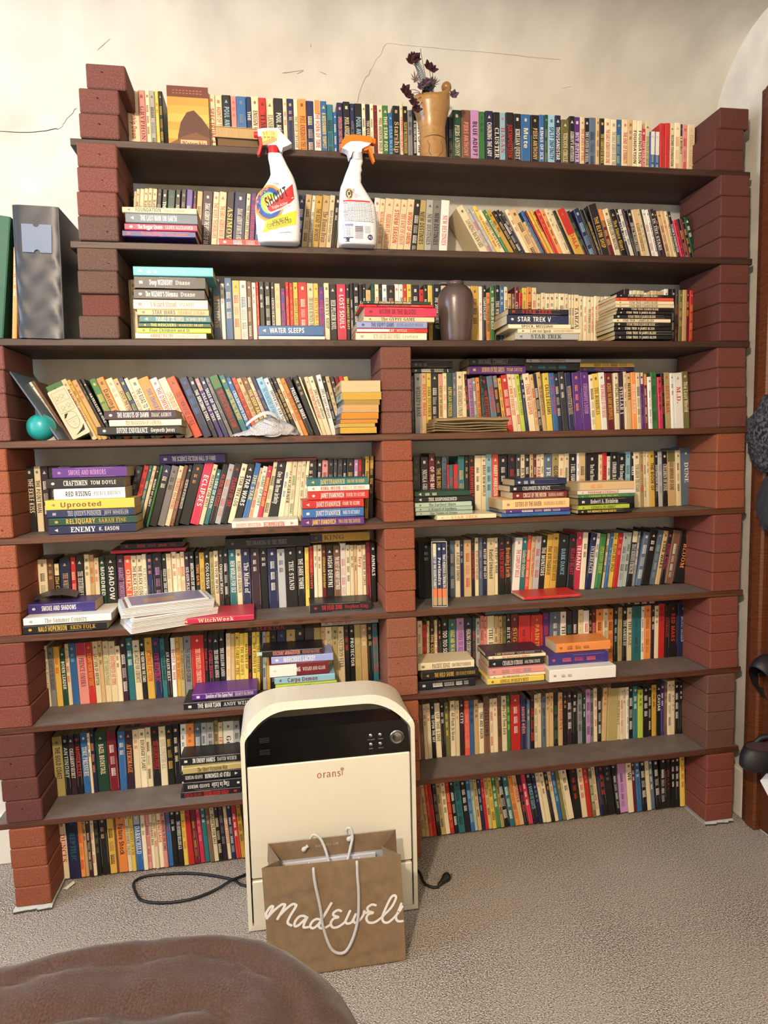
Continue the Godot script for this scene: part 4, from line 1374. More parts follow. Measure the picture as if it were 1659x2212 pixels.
# a card with line drawings leaning before the books on the fourth shelf
func drawn_card() -> void:
	var o := thing("cartoon_card", "white card with comic line drawings leaning on the fourth shelf", "card", Transform3D(Basis(Vector3.BACK, 0.437) * Basis(Vector3.RIGHT, -0.03), Vector3(-0.890, shelf_y(4, -0.89) + 0.002, -0.094)))
	var w := 0.049
	var h := 0.136
	var a := Acc.new()
	plate(a, round_rect(0, 0, w, h, 0.004, 4), 0.0, 0.0012, lin(222, 214, 190))
	put("card_board", a.mesh(M.paper), o)
	a = Acc.new()
	var xf := Transform3D(Basis(), Vector3(0, 0, 0.0014))
	var ink := lin(46, 44, 42)
	print_line(a, xf, [Vector2(0.006, 0.128), Vector2(0.044, 0.128), Vector2(0.044, 0.072), Vector2(0.006, 0.072), Vector2(0.006, 0.128)], 0.0005, ink)
	print_line(a, xf, [Vector2(0.006, 0.1), Vector2(0.044, 0.1)], 0.0005, ink)
	for q in [[0.014, 0.113], [0.028, 0.114], [0.017, 0.085], [0.033, 0.087]]:
		var ring := []
		for i in 13:
			ring.append(Vector2(q[0] + 0.0042 * cos(TAU * i / 12.0), q[1] + 0.0048 * sin(TAU * i / 12.0)))
		print_line(a, xf, ring, 0.0005, ink)
		print_line(a, xf, [Vector2(q[0] - 0.006, q[1] - 0.009), Vector2(q[0] - 0.001, q[1] - 0.005), Vector2(q[0] + 0.006, q[1] - 0.01)], 0.0005, ink)
		print_line(a, xf, [Vector2(q[0] + 0.004, q[1] - 0.003), Vector2(q[0] + 0.009, q[1] + 0.002)], 0.0005, ink)
	# a large plain face with a headband
	var face := spline2([Vector2(0.008, 0.058), Vector2(0.013, 0.068), Vector2(0.026, 0.07), Vector2(0.037, 0.064), Vector2(0.04, 0.05), Vector2(0.037, 0.034), Vector2(0.026, 0.024), Vector2(0.014, 0.03), Vector2(0.009, 0.044), Vector2(0.008, 0.058)], 5)
	print_line(a, xf, face, 0.0006, ink)
	print_line(a, xf, [Vector2(0.008, 0.051), Vector2(0.04, 0.053)], 0.0007, ink)
	print_poly(a, xf, PackedVector2Array([Vector2(0.008, 0.058), Vector2(0.012, 0.058), Vector2(0.022, 0.068), Vector2(0.013, 0.068)]), ink)
	print_line(a, xf, [Vector2(0.025, 0.048), Vector2(0.023, 0.041), Vector2(0.027, 0.041)], 0.0005, ink)
	print_line(a, xf, [Vector2(0.021, 0.034), Vector2(0.029, 0.035)], 0.0005, ink)
	print_line(a, xf, [Vector2(0.013, 0.046), Vector2(0.019, 0.046)], 0.0005, ink)
	print_line(a, xf, [Vector2(0.03, 0.047), Vector2(0.035, 0.047)], 0.0005, ink)
	print_poly(a, xf, PackedVector2Array([Vector2(0.012, 0.007), Vector2(0.04, 0.012), Vector2(0.044, 0.028), Vector2(0.036, 0.02), Vector2(0.022, 0.012)]), ink)
	put("drawing", a.mesh(M.paper), o)

# a crumpled bag of white net with two flat straps
func mesh_bag() -> void:
	var o := thing("mesh_bag", "crumpled white mesh laundry bag with flat straps on the fourth shelf", "bag", Transform3D(Basis(), Vector3(-0.388, shelf_y(4, -0.388) + 0.0004, -0.038)))
	var a := Acc.new()
	var f := FastNoiseLite.new()
	f.seed = 4
	f.frequency = 18.0
	var rows := []
	for i in 19:
		var t := i / 18.0
		var ring := PackedVector3Array()
		for j in 56:
			var p := -TAU * j / 56.0
			var q := 0.5 * PI * t
			var hx := 0.098 * (1.0 - 0.10 * cos(2.0 * p))
			var d := Vector3(cos(p) * cos(q) * hx, 0, sin(p) * cos(q) * 0.055)
			d.y = sin(q) * (0.038 + 0.012 * sin(d.x * 40.0 + 1.2) + 0.014 * clampf(d.x * 12.0, -0.6, 0.9))
			var nz := f.get_noise_3d(d.x, d.y * 1.5, d.z)
			var fold := 0.003 * sin(p * 9.0 + t * 5.0)
			ring.append(d * (1.0 + 0.16 * nz) + Vector3(0, absf(fold) * (1.0 - t), fold))
		rows.append(ring)
	skin(a, rows, true, lin(196, 196, 200))
	put("net", a.mesh(M.net), o)
	for path in [[Vector3(-0.052, 0.03, 0.03), Vector3(-0.028, 0.048, 0.04), Vector3(0.002, 0.060, 0.042), Vector3(0.026, 0.050, 0.044), Vector3(0.034, 0.028, 0.046), Vector3(0.044, 0.020, 0.046), Vector3(0.033, 0.005, 0.05), Vector3(0.006, 0.002, 0.052), Vector3(-0.028, 0.012, 0.05), Vector3(-0.042, 0.022, 0.046)], [Vector3(-0.006, 0.04, 0.044), Vector3(0.012, 0.032, 0.049), Vector3(0.022, 0.026, 0.05)]]:
		var st := Acc.new()
		var pts := spline(path, 5)
		var l := []
		var r := []
		for i in pts.size():
			l.append(pts[i] + Vector3(0, 0.0045, -0.0025))
			r.append(pts[i] + Vector3(0, -0.0045, 0.0025))
		var rr := []
		for i in pts.size():
			rr.append(PackedVector3Array([l[i], r[i], r[i] + Vector3(0, 0, -0.0012), l[i] + Vector3(0, 0, -0.0012)]))
		skin(st, rr, true, lin(224, 226, 232))
		skin(st, rr, true, lin(224, 226, 232), true) if false else null
		put("strap", st.mesh(M.cloth), o)

# thin tan booklets with ragged edges before the fourth row
func booklets() -> void:
	var y := shelf_y(4, 0.16) + 0.0004
	for i in 5:
		var hh := [0.0055, 0.005, 0.0055, 0.006, 0.0125][i] as float
		var o := thing("booklet", ["bottom one of the thin tan pamphlets beside the centre pillar", "second lowest of the thin tan pamphlets beside the centre pillar", "middle one of the thin tan pamphlets beside the centre pillar", "second highest of the thin tan pamphlets beside the centre pillar", "thicker tan booklet on top of the thin tan pamphlets"][i], "booklet", Transform3D(Basis(Vector3.UP, (h01("bk", i) - 0.5) * 0.06), Vector3(0.058 + 0.008 * h01("bx", i) + (0.006 if i == 4 else 0.0), y, -0.002 - 0.006 * h01("bz", i))), "tan pamphlets on the fourth shelf")
		var a := Acc.new()
		var rows := []
		var n := 21
		# a slightly wavy slab
		for s in n:
			var x := 0.205 * s / (n - 1.0)
			var up := 0.0012 * sin(x * 40.0 + i) + (0.004 * pow(1.0 - s / (n - 1.0), 6.0) if i < 4 else 0.0)
			rows.append(PackedVector3Array([Vector3(x, up, 0), Vector3(x, up + hh, -0.0008), Vector3(x, up + hh, -0.108), Vector3(x, up, -0.108)]))
		skin(a, rows, true, lin(196, 164, 116).lerp(lin(214, 188, 146), h01("bc", i)), true)
		for e in [0, n - 1]:
			var q: PackedVector3Array = rows[e]
			if e == 0:
				a.quad(q[3], q[0], q[1], q[2], lin(190, 158, 112))
			else:
				a.quad(q[0], q[3], q[2], q[1], lin(190, 158, 112))
		put("sheets", a.mesh(M.page), o)
		y += hh + 0.0016

# magazines and letters in a loose pile
func mail_pile() -> void:
	var y := shelf_y(6, -0.66) + 0.0004
	var n := 17
	for i in n:
		var t := 0.0013 + 0.0026 * h01("mt", i)
		var w := 0.2 + 0.03 * h01("mw", i)
		var d := 0.13 + 0.02 * h01("md", i)
		var yaw := 0.36 + (h01("my", i) - 0.5) * 0.22
		var cx := -0.672 + (h01("mx", i) - 0.5) * 0.022 + 0.0006 * i
		var cz := -0.052 + (h01("mz", i) - 0.5) * 0.02
		var pos := ["bottom", "second lowest", "third lowest", "fourth lowest", "fifth lowest", "sixth lowest", "seventh lowest", "eighth lowest", "middle", "eighth highest", "seventh highest", "sixth highest", "fifth highest", "fourth highest", "third highest", "second highest", "topmost"][i] as String
		var kind := "magazine" if t > 0.0026 or i == n - 1 else "envelope"
		var o := thing(kind, ("thin white %s, %s in the loose mail pile on the sixth shelf" % [kind, pos]) if i < n - 1 else "white-bordered magazine with a brown picture, topmost on the mail pile", kind, Transform3D(Basis(Vector3.UP, yaw) * Basis(Vector3.RIGHT, (h01("mq", i) - 0.5) * 0.03), Vector3(cx, y, cz)), "loose mail on the sixth shelf")
		var a := Acc.new()
		var tone: Color = [lin(226, 226, 222), lin(214, 216, 220), lin(222, 214, 200), lin(196, 200, 210)][i % 4]
		box(a, Vector3(-w * 0.5, 0, -d * 0.5), Vector3(w * 0.5, t, d * 0.5), tone)
		put("sheet", a.mesh(M.paper), o)
		if kind == "magazine":
			var b := Acc.new()
			var top := Transform3D(Basis(Vector3.RIGHT, Vector3.FORWARD, Vector3.UP), Vector3(0, t + 0.0002, 0))
			print_rect(b, top, -w * 0.46, -d * 0.42, w * 0.46, d * 0.44, [lin(118, 92, 78), lin(120, 116, 150), lin(90, 96, 104)][i % 3])
			print_rect(b, top, -w * 0.3, -d * 0.3, w * 0.1, d * 0.1, lin(160, 130, 110), 0.0001)
			put("cover_picture", b.mesh(M.cover), o)
		y += t + 0.0009

# the cardboard case that holds three paperbacks
func boxed_set() -> void:
	var at := Transform3D(Basis(Vector3.UP, -0.2), Vector3(0.0545, shelf_y(6, 0.07) + 0.0004, -0.03))
	var w := 0.043
	var h := 0.186
	var d := 0.102
	var o := thing("slipcase", "dark blue slipcase holding three paperbacks at the start of the sixth shelf", "book case", at)
	var a := Acc.new()
	var navy := lin(26, 34, 70)
	var edge := lin(206, 200, 182)
	var t := 0.0016
	box(a, Vector3(0, 0, -d), Vector3(t, h, 0), navy)
	box(a, Vector3(w - t, 0, -d), Vector3(w, h, 0), navy)
	box(a, Vector3(t, 0, -d), Vector3(w - t, t, 0), navy)
	box(a, Vector3(t, h - t, -d), Vector3(w - t, h, 0), lin(120, 122, 124))
	box(a, Vector3(t, t, -d), Vector3(w - t, h - t, -d + t), navy)
	for q in [[0.0, 0.0, t, h], [w - t, 0.0, w, h], [t, h - t, w - t, h], [t, 0.0, w - t, t]]:
		print_rect(a, Transform3D(Basis(), Vector3(0, 0, 0.0002)), q[0], q[1], q[2], q[3], edge)
	put("case", a.mesh(M.cover), o)
	a = Acc.new()
	var side := Transform3D(Basis(Vector3.BACK, Vector3.UP, Vector3.LEFT), Vector3(-0.0002, 0, -d))
	print_text(a, side, "C.S. LEWIS", Vector2(0.006, h - 0.02), 0.018, 0.08, lin(214, 214, 206), 0)
	print_text(a, side, "SPACE TRILOGY", Vector2(0.006, h - 0.036), 0.013, 0.08, lin(214, 214, 206), 0)
	for i in 3:
		print_text(a, side, ["Out of the Silent Planet", "Perelandra", "That Hideous Strength"][i], Vector2(0.008 + 0.012 * (i % 2), h - 0.052 - i * 0.011), 0.009, 0.08, lin(204, 150, 140) if i == 1 else lin(206, 206, 200), 3)
	print_poly(a, side, disc_pts(0.036, 0.096, 0.009, 0.009, 20), lin(196, 84, 84))
	for i in 14:
		var ang := TAU * i / 14.0
		print_line(a, side, [Vector2(0.036 + 0.011 * cos(ang), 0.096 + 0.011 * sin(ang)), Vector2(0.036 + 0.024 * cos(ang), 0.096 + 0.024 * sin(ang))], 0.0007, lin(150, 160, 190))
	print_poly(a, side, disc_pts(0.072, 0.09, 0.009, 0.008, 20), lin(206, 190, 186))
	print_poly(a, side, disc_pts(0.072, 0.09, 0.004, 0.0035, 16), lin(170, 80, 80), 0.0001)
	print_poly(a, side, PackedVector2Array([Vector2(0.002, 0.002), Vector2(0.1, 0.002), Vector2(0.1, 0.02), Vector2(0.06, 0.03), Vector2(0.002, 0.018)]), lin(104, 112, 118))
	for i in 4:
		print_line(a, side, spline2([Vector2(0.018 + i * 0.011, 0.02), Vector2(0.02 + i * 0.009, 0.055), Vector2(0.034, 0.07)], 4), 0.0022, lin(150, 164, 176), 0.0001)
	put("case_print", a.mesh(M.cover), o)
	var spec := [["slate+cream", "white", "OUT OF THE SILENT PLANET", "pale slate book, first spine in the dark blue slipcase"], ["navy", "white", "Perelandra", "navy book lettered Perelandra, middle one in the dark blue slipcase"], ["navy", "white", "THAT HIDEOUS STRENGTH", "navy book lettered THAT HIDEOUS STRENGTH inside the dark blue slipcase"]]
	for i in 3:
		var b := book(spec[i][3], "books in the slipcase", at * Transform3D(Basis(), Vector3(t + 0.0003 + i * 0.0132, t + 0.0004, -0.001)), 0.0128, 0.178, 0.096, spec[i][0], spec[i][1], spec[i][2])
		var c := Acc.new()
		var xf := Transform3D(Basis(), Vector3(0, 0, 0.0004))
		print_rect(c, xf, 0.0008, 0.024, 0.012, 0.05, lin(226, 120, 80))
		print_rect(c, xf, 0.0008, 0.002, 0.012, 0.024, lin(176, 156, 120))
		put("colour_band", c.mesh(M.cover), b)

# ---------------------------------------------------------------- air purifier
func purifier() -> void:
	var x0 := -0.4775
	var x1 := -0.0505
	var w := x1 - x0
	var o := thing("air_purifier", "white air purifier with a black control top standing before the shelves", "air purifier", Transform3D(Basis(), Vector3(x0, 0.004, 0.0)))
	var ivory := lin(222, 216, 196)
	var black := lin(18, 18, 20)
	var front := func(y: float) -> float:
		return 0.198 if y < 0.505 else lerpf(0.198, 0.115, clampf((y - 0.505) / 0.036, 0.0, 1.0))
	# the housing: a rounded outline, swept from back to front; its front edge leans back at the top
	var rim := PackedVector2Array()
	var top := 0.544
	rim.append(Vector2(0, 0)); rim.append(Vector2(w, 0))
	for i in 13:
		var t := PI * 0.5 * i / 12.0
		rim.append(Vector2(w - 0.115 + 0.115 * cos(t), top - 0.058 + 0.058 * sin(t)))
	for i in 13:
		var t := PI * 0.5 + PI * 0.5 * i / 12.0
		rim.append(Vector2(0.115 + 0.115 * cos(t), top - 0.058 + 0.058 * sin(t)))
	var a := Acc.new()
	var outer := PackedVector3Array()
	var inner := PackedVector3Array()
	var deep := PackedVector3Array()
	var back := PackedVector3Array()
	var c := Vector2(w * 0.5, 0.27)
	for p in rim:
		var q := c + (p - c) * Vector2(1.0 - 0.02 / w, 1.0 - 0.013 / 0.27)
		outer.append(Vector3(p.x, p.y, front.call(p.y)))
		inner.append(Vector3(q.x, q.y, front.call(q.y) + 0.001))
		deep.append(Vector3(q.x, q.y, front.call(q.y) - 0.012))
		back.append(Vector3(p.x, p.y, 0.006))
	for i in rim.size():
		var j := (i + 1) % rim.size()
		a.quad(back[i], back[j], outer[j], outer[i], ivory)
		a.quad(outer[i], outer[j], inner[j], inner[i], ivory)
		a.quad(inner[i], inner[j], deep[j], deep[i], ivory)
	var bp := PackedVector2Array()
	for p in rim:
		bp.append(Vector2(-p.x, p.y))
	print_poly(a, Transform3D(Basis(Vector3.LEFT, Vector3.UP, Vector3.FORWARD), Vector3(0, 0, 0.006)), bp, ivory)
	put("housing", a.mesh(M.plastic), o)
	# the black control hood: an upright strip and a top that leans back
	a = Acc.new()
	var hood := PackedVector2Array()
	for p in rim:
		var q := c + (p - c) * Vector2(1.0 - 0.024 / w, 1.0 - 0.016 / 0.27)
		if q.y > 0.42:
			hood.append(q)
	hood.append(Vector2(0.0125, 0.421)); hood.append(Vector2(w - 0.0125, 0.421))
	# split in strips across so that it can bend over the edge
	var ys := [0.4215, 0.49, 0.505, 0.508, 0.515, 0.522, 0.528, 0.533, 0.537]
	for i in ys.size() - 1:
		var ends := []
		for y in [ys[i], ys[i + 1]]:
			var lo := 1e9
			var hi := -1e9
			for k in hood.size():
				var p := hood[k]
				var q := hood[(k + 1) % hood.size()]
				if (p.y - y) * (q.y - y) <= 0.0 and absf(p.y - q.y) > 1e-7:
					var xx := lerpf(p.x, q.x, (y - p.y) / (q.y - p.y))
					lo = minf(lo, xx)
					hi = maxf(hi, xx)
			ends.append([lo, hi])
		if ends[0][0] < 1e8 and ends[1][0] < 1e8:
			a.quad(Vector3(ends[0][0], ys[i], front.call(ys[i]) - 0.001), Vector3(ends[0][1], ys[i], front.call(ys[i]) - 0.001), Vector3(ends[1][1], ys[i + 1], front.call(ys[i + 1]) - 0.001), Vector3(ends[1][0], ys[i + 1], front.call(ys[i + 1]) - 0.001), black)
	put("control_hood", a.mesh(M.gloss), o)
	a = Acc.new()
	for q in [[0.045, 0.448], [0.045, 0.478]]:
		for i in 4:
			box(a, Vector3(q[0], q[1] + i * 0.0035, 0.1966), Vector3(q[0] + 0.024, q[1] + i * 0.0035 + 0.0012, 0.1976), lin(40, 40, 42))
	put("sensor_slots", a.mesh(M.satin), o)
	a = Acc.new()
	box(a, Vector3(0.0135, 0.1345, 0.18), Vector3(w - 0.0135, 0.4195, 0.1985), ivory, Transform3D(), 0.0025)
	put("front_panel", a.mesh(M.plastic), o)
	a = Acc.new()
	box(a, Vector3(0.0135, 0.012, 0.18), Vector3(w - 0.0135, 0.128, 0.1985), ivory, Transform3D(), 0.0025)
	put("base_panel", a.mesh(M.plastic), o)
	a = Acc.new()
	box(a, Vector3(0.0135, 0.122, 0.178), Vector3(w - 0.0135, 0.139, 0.186), lin(16, 16, 16))
	put("panel_gap", a.mesh(M.satin), o)
	# four round buttons with their names, and the large dial
	var bx := [0.3158, 0.3394]
	var by := [0.4715, 0.4485]
	var pr := Acc.new()
	for i in 4:
		var b := Acc.new()
		lathe(b, [Vector2(0.0001, 0), Vector2(0.0048, 0), Vector2(0.0045, 0.0016), Vector2(0.003, 0.003), Vector2(0.0001, 0.0035)], lin(200, 200, 204), 18, Transform3D(Basis(Vector3.RIGHT, PI * 0.5), Vector3(bx[i % 2], by[i / 2], 0.1968)))
		put("button", b.mesh(M.metal), o)
		print_text(pr, Transform3D(Basis(), Vector3(bx[i % 2] - 0.0085, by[i / 2] - 0.0108, 0.1974)), ["Fan speed", "Timer", "Auto", "Anion"][i], Vector2(0.0 if i == 0 else 0.0035, 0), 0.0046, 0.018, lin(150, 150, 150), 2)
	put("button_lettering", pr.mesh(M.satin), o)
	a = Acc.new()
	lathe(a, [Vector2(0.0001, 0), Vector2(0.0185, 0), Vector2(0.0185, 0.0025), Vector2(0.0165, 0.005), Vector2(0.0135, 0.005), Vector2(0.012, 0.0028), Vector2(0.0105, 0.0055), Vector2(0.0001, 0.0065)], lin(150, 148, 144), 32, Transform3D(Basis(Vector3.RIGHT, PI * 0.5), Vector3(0.3815, 0.4622, 0.1968)))
	put("power_dial", a.mesh(M.metal), o)
	a = Acc.new()
	var rust := lin(152, 62, 40)
	var lx := Transform3D(Basis(), Vector3(0.180, 0.3835, 0.1989))
	var adv := print_text(a, lx, "orans", Vector2.ZERO, 0.0235, 0.06, rust, 2, 0.0, 1.12)
	print_rect(a, lx, adv + 0.0016, -0.0058, adv + 0.0032, 0.0048, rust)
	var ring := []
	for i in 17:
		ring.append(Vector2(adv + 0.0024 + 0.0038 * cos(TAU * i / 16.0), 0.0098 + 0.0038 * sin(TAU * i / 16.0)))
	print_line(a, lx, ring, 0.0009, rust)
	for i in 5:
		print_poly(a, lx, disc_pts(adv + 0.0024 + 0.0016 * cos(TAU * i / 5.0 + 0.3), 0.0098 + 0.0016 * sin(TAU * i / 5.0 + 0.3), 0.0009, 0.0009, 8), rust)
	put("maker_lettering", a.mesh(M.satin), o)
	# the mains cord, looped on the carpet on one side, its plug on the other
	a = Acc.new()
	var loop := []
	for q in [[-440, 40], [-501, 18], [-529, -11], [-599, -46], [-662, -66], [-725, -74], [-765, -76], [-789, -66], [-798, -48], [-787, -14], [-767, 23], [-740, 40], [-701, 50], [-664, 52], [-620, 46], [-573, 24], [-532, 1], [-502, -22], [-430, -60]]:
		loop.append(Vector3(q[0] * 0.001 - x0, 0.002 + (0.006 if q[0] == -532 else 0.0), q[1] * 0.001))
	tube(a, spline(loop, 5), 0.0036, lin(20, 20, 22), 8)
	var tail := []
	for q in [[-60, 20], [-22, 50], [-15, 73], [-15, 100], [-6, 120], [8, 129], [21, 129]]:
		tail.append(Vector3(q[0] * 0.001 - x0, 0.002, q[1] * 0.001))
	tube(a, spline(tail, 5), 0.0036, lin(20, 20, 22), 8)
	put("power_cord", a.mesh(M.satin), o)
	a = Acc.new()
	var pf := Transform3D(Basis(Vector3.UP, 0.72), Vector3(0.021 - x0, 0.006, 0.129))
	tube(a, [Vector3(0, 0, 0), Vector3(0.012, 0.001, 0), Vector3(0.03, 0.003, 0), Vector3(0.034, 0.003, 0), Vector3(0.043, 0.003, 0)], [0.004, 0.006, 0.0095, 0.012, 0.0115], lin(24, 24, 26), 10, pf)
	put("plug", a.mesh(M.satin), o)
	a = Acc.new()
	for s in [-0.006, 0.006]:
		box(a, Vector3(0.042, -0.001, s - 0.0008), Vector3(0.057, 0.006, s + 0.0008), lin(196, 176, 120), pf)
	put("plug_pins", a.mesh(M.metal), o)

# ---------------------------------------------------------------- shopping bag
func shopping_bag() -> void:
	var o := thing("shopping_bag", "brown paper shopping bag with white rope handles before the air purifier", "shopping bag", Transform3D(Basis(), Vector3.ZERO))
	var kraft := lin(142, 118, 90)
	var fx0 := -0.4285
	var fx1 := -0.1185
	var zf := 0.360
	var zb := 0.268
	var h := 0.266
	var a := Acc.new()
	var inside := lin(198, 200, 208)
	# front and back sheets, folded sides, bottom: double-walled card
	var f := [Vector3(fx0 + 0.004, 0.005, zf), Vector3(fx1 + 0.004, 0.005, zf), Vector3(fx1 - 0.003, h - 0.004, zf), Vector3(fx0 - 0.004, h + 0.004, zf)]
	var b := [Vector3(fx0 + 0.004, 0.005, zb), Vector3(fx1 + 0.004, 0.005, zb), Vector3(fx1 + 0.002, h + 0.002, zb), Vector3(fx0 + 0.008, h + 0.004, zb)]
	var t := 0.0009
	var lc := [Vector3(fx0 + 0.004, 0.006, (zf + zb) * 0.5), Vector3(fx0 + 0.034, h - 0.004, (zf + zb) * 0.5 + 0.012)]
	var rc := [Vector3(fx1 + 0.004, 0.006, (zf + zb) * 0.5), Vector3(fx1 - 0.040, h - 0.006, (zf + zb) * 0.5 + 0.004)]
	sheet(a, f[0], f[1], f[2], f[3], t, kraft, kraft)
	put("front_sheet", a.mesh(M.kraft), o)
	a = Acc.new()
	sheet(a, b[1], b[0], b[3], b[2], t, kraft, inside)
	# the fold of brown card along the rim inside the back
	sheet(a, b[0] + Vector3(0.002, h - 0.046, 0.0024), b[1] + Vector3(-0.002, h - 0.048, 0.0024), b[2] + Vector3(-0.001, -0.001, 0.0024), b[3] + Vector3(0.001, -0.001, 0.0024), t, kraft, kraft)
	put("back_sheet", a.mesh(M.kraft), o)
	a = Acc.new()
	sheet(a, b[0], lc[0], lc[1], b[3], t, kraft, kraft)
	sheet(a, lc[0], f[0], f[3], lc[1], t, kraft, kraft)
	put("side_fold", a.mesh(M.kraft), o)
	a = Acc.new()
	sheet(a, f[1], rc[0], rc[1], f[2], t, kraft, kraft)
	sheet(a, rc[0], b[1], b[2], rc[1], t, kraft, kraft)
	put("side_fold", a.mesh(M.kraft), o)
	a = Acc.new()
	box(a, Vector3(fx0 + 0.004, 0.004, zb), Vector3(fx1 + 0.004, 0.006, zf), kraft)
	put("bottom", a.mesh(M.kraft), o)
	a = Acc.new()
	box(a, Vector3(fx0 + 0.04, 0.02, zb + 0.006), Vector3(fx1 - 0.05, h - 0.045, zb + 0.012), lin(206, 208, 216))
	put("tissue_lining", a.mesh(M.paper), o)
	a = Acc.new()
	var xf := Transform3D(Basis(), Vector3(0, 0, zf + 0.0006))
	for line in SCRIPT:
		var pts := spline2(line, 7)
		for i in pts.size():
			pts[i].x = clampf(pts[i].x, fx0 + 0.001, fx1 - 0.002)
		print_line(a, xf, pts, 0.0056, lin(228, 228, 228))
		for p in [pts[0], pts[-1]]:
			print_poly(a, xf, disc_pts(p.x, p.y, 0.0028, 0.0028, 10), lin(228, 228, 228))
	put("shop_lettering", a.mesh(M.paper), o)
	a = Acc.new()
	print_text(a, Transform3D(Basis(Vector3.BACK, 0.02), Vector3(-0.31, h - 0.015, zb + 0.0038)), "MADEWELL.COM", Vector2.ZERO, 0.0075, 0.056, lin(196, 184, 166), 3, 0.0, 1.2)
	put("rim_lettering", a.mesh(M.paper), o)
	var rope := lin(226, 224, 220)
	a = Acc.new()
	tube(a, spline([Vector3(-0.318, 0.250, zf - 0.006), Vector3(-0.3195, 0.253, zf + 0.003), Vector3(-0.317, 0.222, zf + 0.006), Vector3(-0.3075, 0.165, zf + 0.007), Vector3(-0.302, 0.115, zf + 0.006), Vector3(-0.285, 0.062, zf + 0.007), Vector3(-0.258, 0.05, zf + 0.007), Vector3(-0.238, 0.078, zf + 0.007), Vector3(-0.224, 0.125, zf + 0.006), Vector3(-0.2205, 0.185, zf + 0.006), Vector3(-0.222, 0.225, zf + 0.006), Vector3(-0.222, 0.256, zf + 0.003), Vector3(-0.222, 0.254, zf - 0.006)], 6), 0.0034, rope, 9)
	put("rope_handle", a.mesh(M.cloth), o)
	a = Acc.new()
	tube(a, spline([Vector3(-0.325, 0.2535, zb - 0.006), Vector3(-0.322, 0.266, zb - 0.002), Vector3(-0.312, 0.280, zb + 0.004), Vector3(-0.298, 0.272, zb + 0.01), Vector3(-0.288, 0.252, zb + 0.02), Vector3(-0.278, 0.222, zb + 0.036), Vector3(-0.258, 0.198, zb + 0.042), Vector3(-0.242, 0.214, zb + 0.036), Vector3(-0.229, 0.246, zb + 0.02), Vector3(-0.222, 0.268, zb + 0.01), Vector3(-0.226, 0.285, zb + 0.004), Vector3(-0.234, 0.278, zb - 0.004), Vector3(-0.232, 0.256, zb - 0.006)], 6), 0.0034, rope, 9)
	put("rope_handle", a.mesh(M.cloth), o)
	for q in [[-0.337, 0.249, zb + 0.008], [-0.231, 0.262, zb + 0.009], [-0.336, 0.254, zf - 0.008], [-0.222, 0.252, zf - 0.008]]:
		var k := Acc.new()
		lathe(k, [Vector2(0.0001, -0.006), Vector2(0.0045, -0.004), Vector2(0.006, 0.0), Vector2(0.0045, 0.0045), Vector2(0.003, 0.006), Vector2(0.004, 0.009), Vector2(0.005, 0.012), Vector2(0.0001, 0.013)], rope, 12, Transform3D(Basis(Vector3(0.3, 0.2, 1).normalized(), -1.0), Vector3(q[0], q[1], q[2])))
		put("knot", k.mesh(M.cloth), o)

func sheet(acc: Acc, p0: Vector3, p1: Vector3, p2: Vector3, p3: Vector3, t: float, out: Color, inn: Color) -> void:
	var n := (p1 - p0).cross(p3 - p0).normalized() * t
	acc.quad(p0, p1, p2, p3, out)
	acc.quad(p1 - n, p0 - n, p3 - n, p2 - n, inn)
	acc.quad(p3, p2, p2 - n, p3 - n, out)
	acc.quad(p1, p0, p0 - n, p1 - n, out)
	acc.quad(p0, p3, p3 - n, p0 - n, out)
	acc.quad(p2, p1, p1 - n, p2 - n, out)

# ---------------------------------------------------------------- bed
func bed() -> void:
	var top := 0.545
	var m := Acc.new()
	box(m, Vector3(-1.9, 0.12, 0.95), Vector3(-0.34, top - 0.04, 2.9), lin(200, 196, 188), Transform3D(), 0.05)
	box(m, Vector3(-1.88, 0.0, 1.0), Vector3(-0.4, 0.12, 2.85), lin(70, 52, 40))
	tag(put("mattress", m.mesh(M.cloth)), "pale mattress on a dark base, hidden under the brown fleece blanket", "mattress")
	var a := Acc.new()
	var f := FastNoiseLite.new()
	f.seed = 12
	f.frequency = 5.0
	var rows := []
	var nx := 150
	var nz := 170
	for i in nz + 1:
		var row := PackedVector3Array()
		for j in nx + 1:
			# u, v run over the blanket; beyond the mattress's edge it rolls over and hangs
			var x := lerpf(-1.97, -0.115, j / float(nx))
			var z := lerpf(0.69, 2.35, i / float(nz))
			row.append(blanket_point(x, z, top, f))
		rows.append(row)
	skin(a, rows, false, lin(84, 66, 58), true)
	tag(put("blanket", a.mesh(M.fleece)), "dark brown fleece blanket spread over the corner of the bed", "blanket")

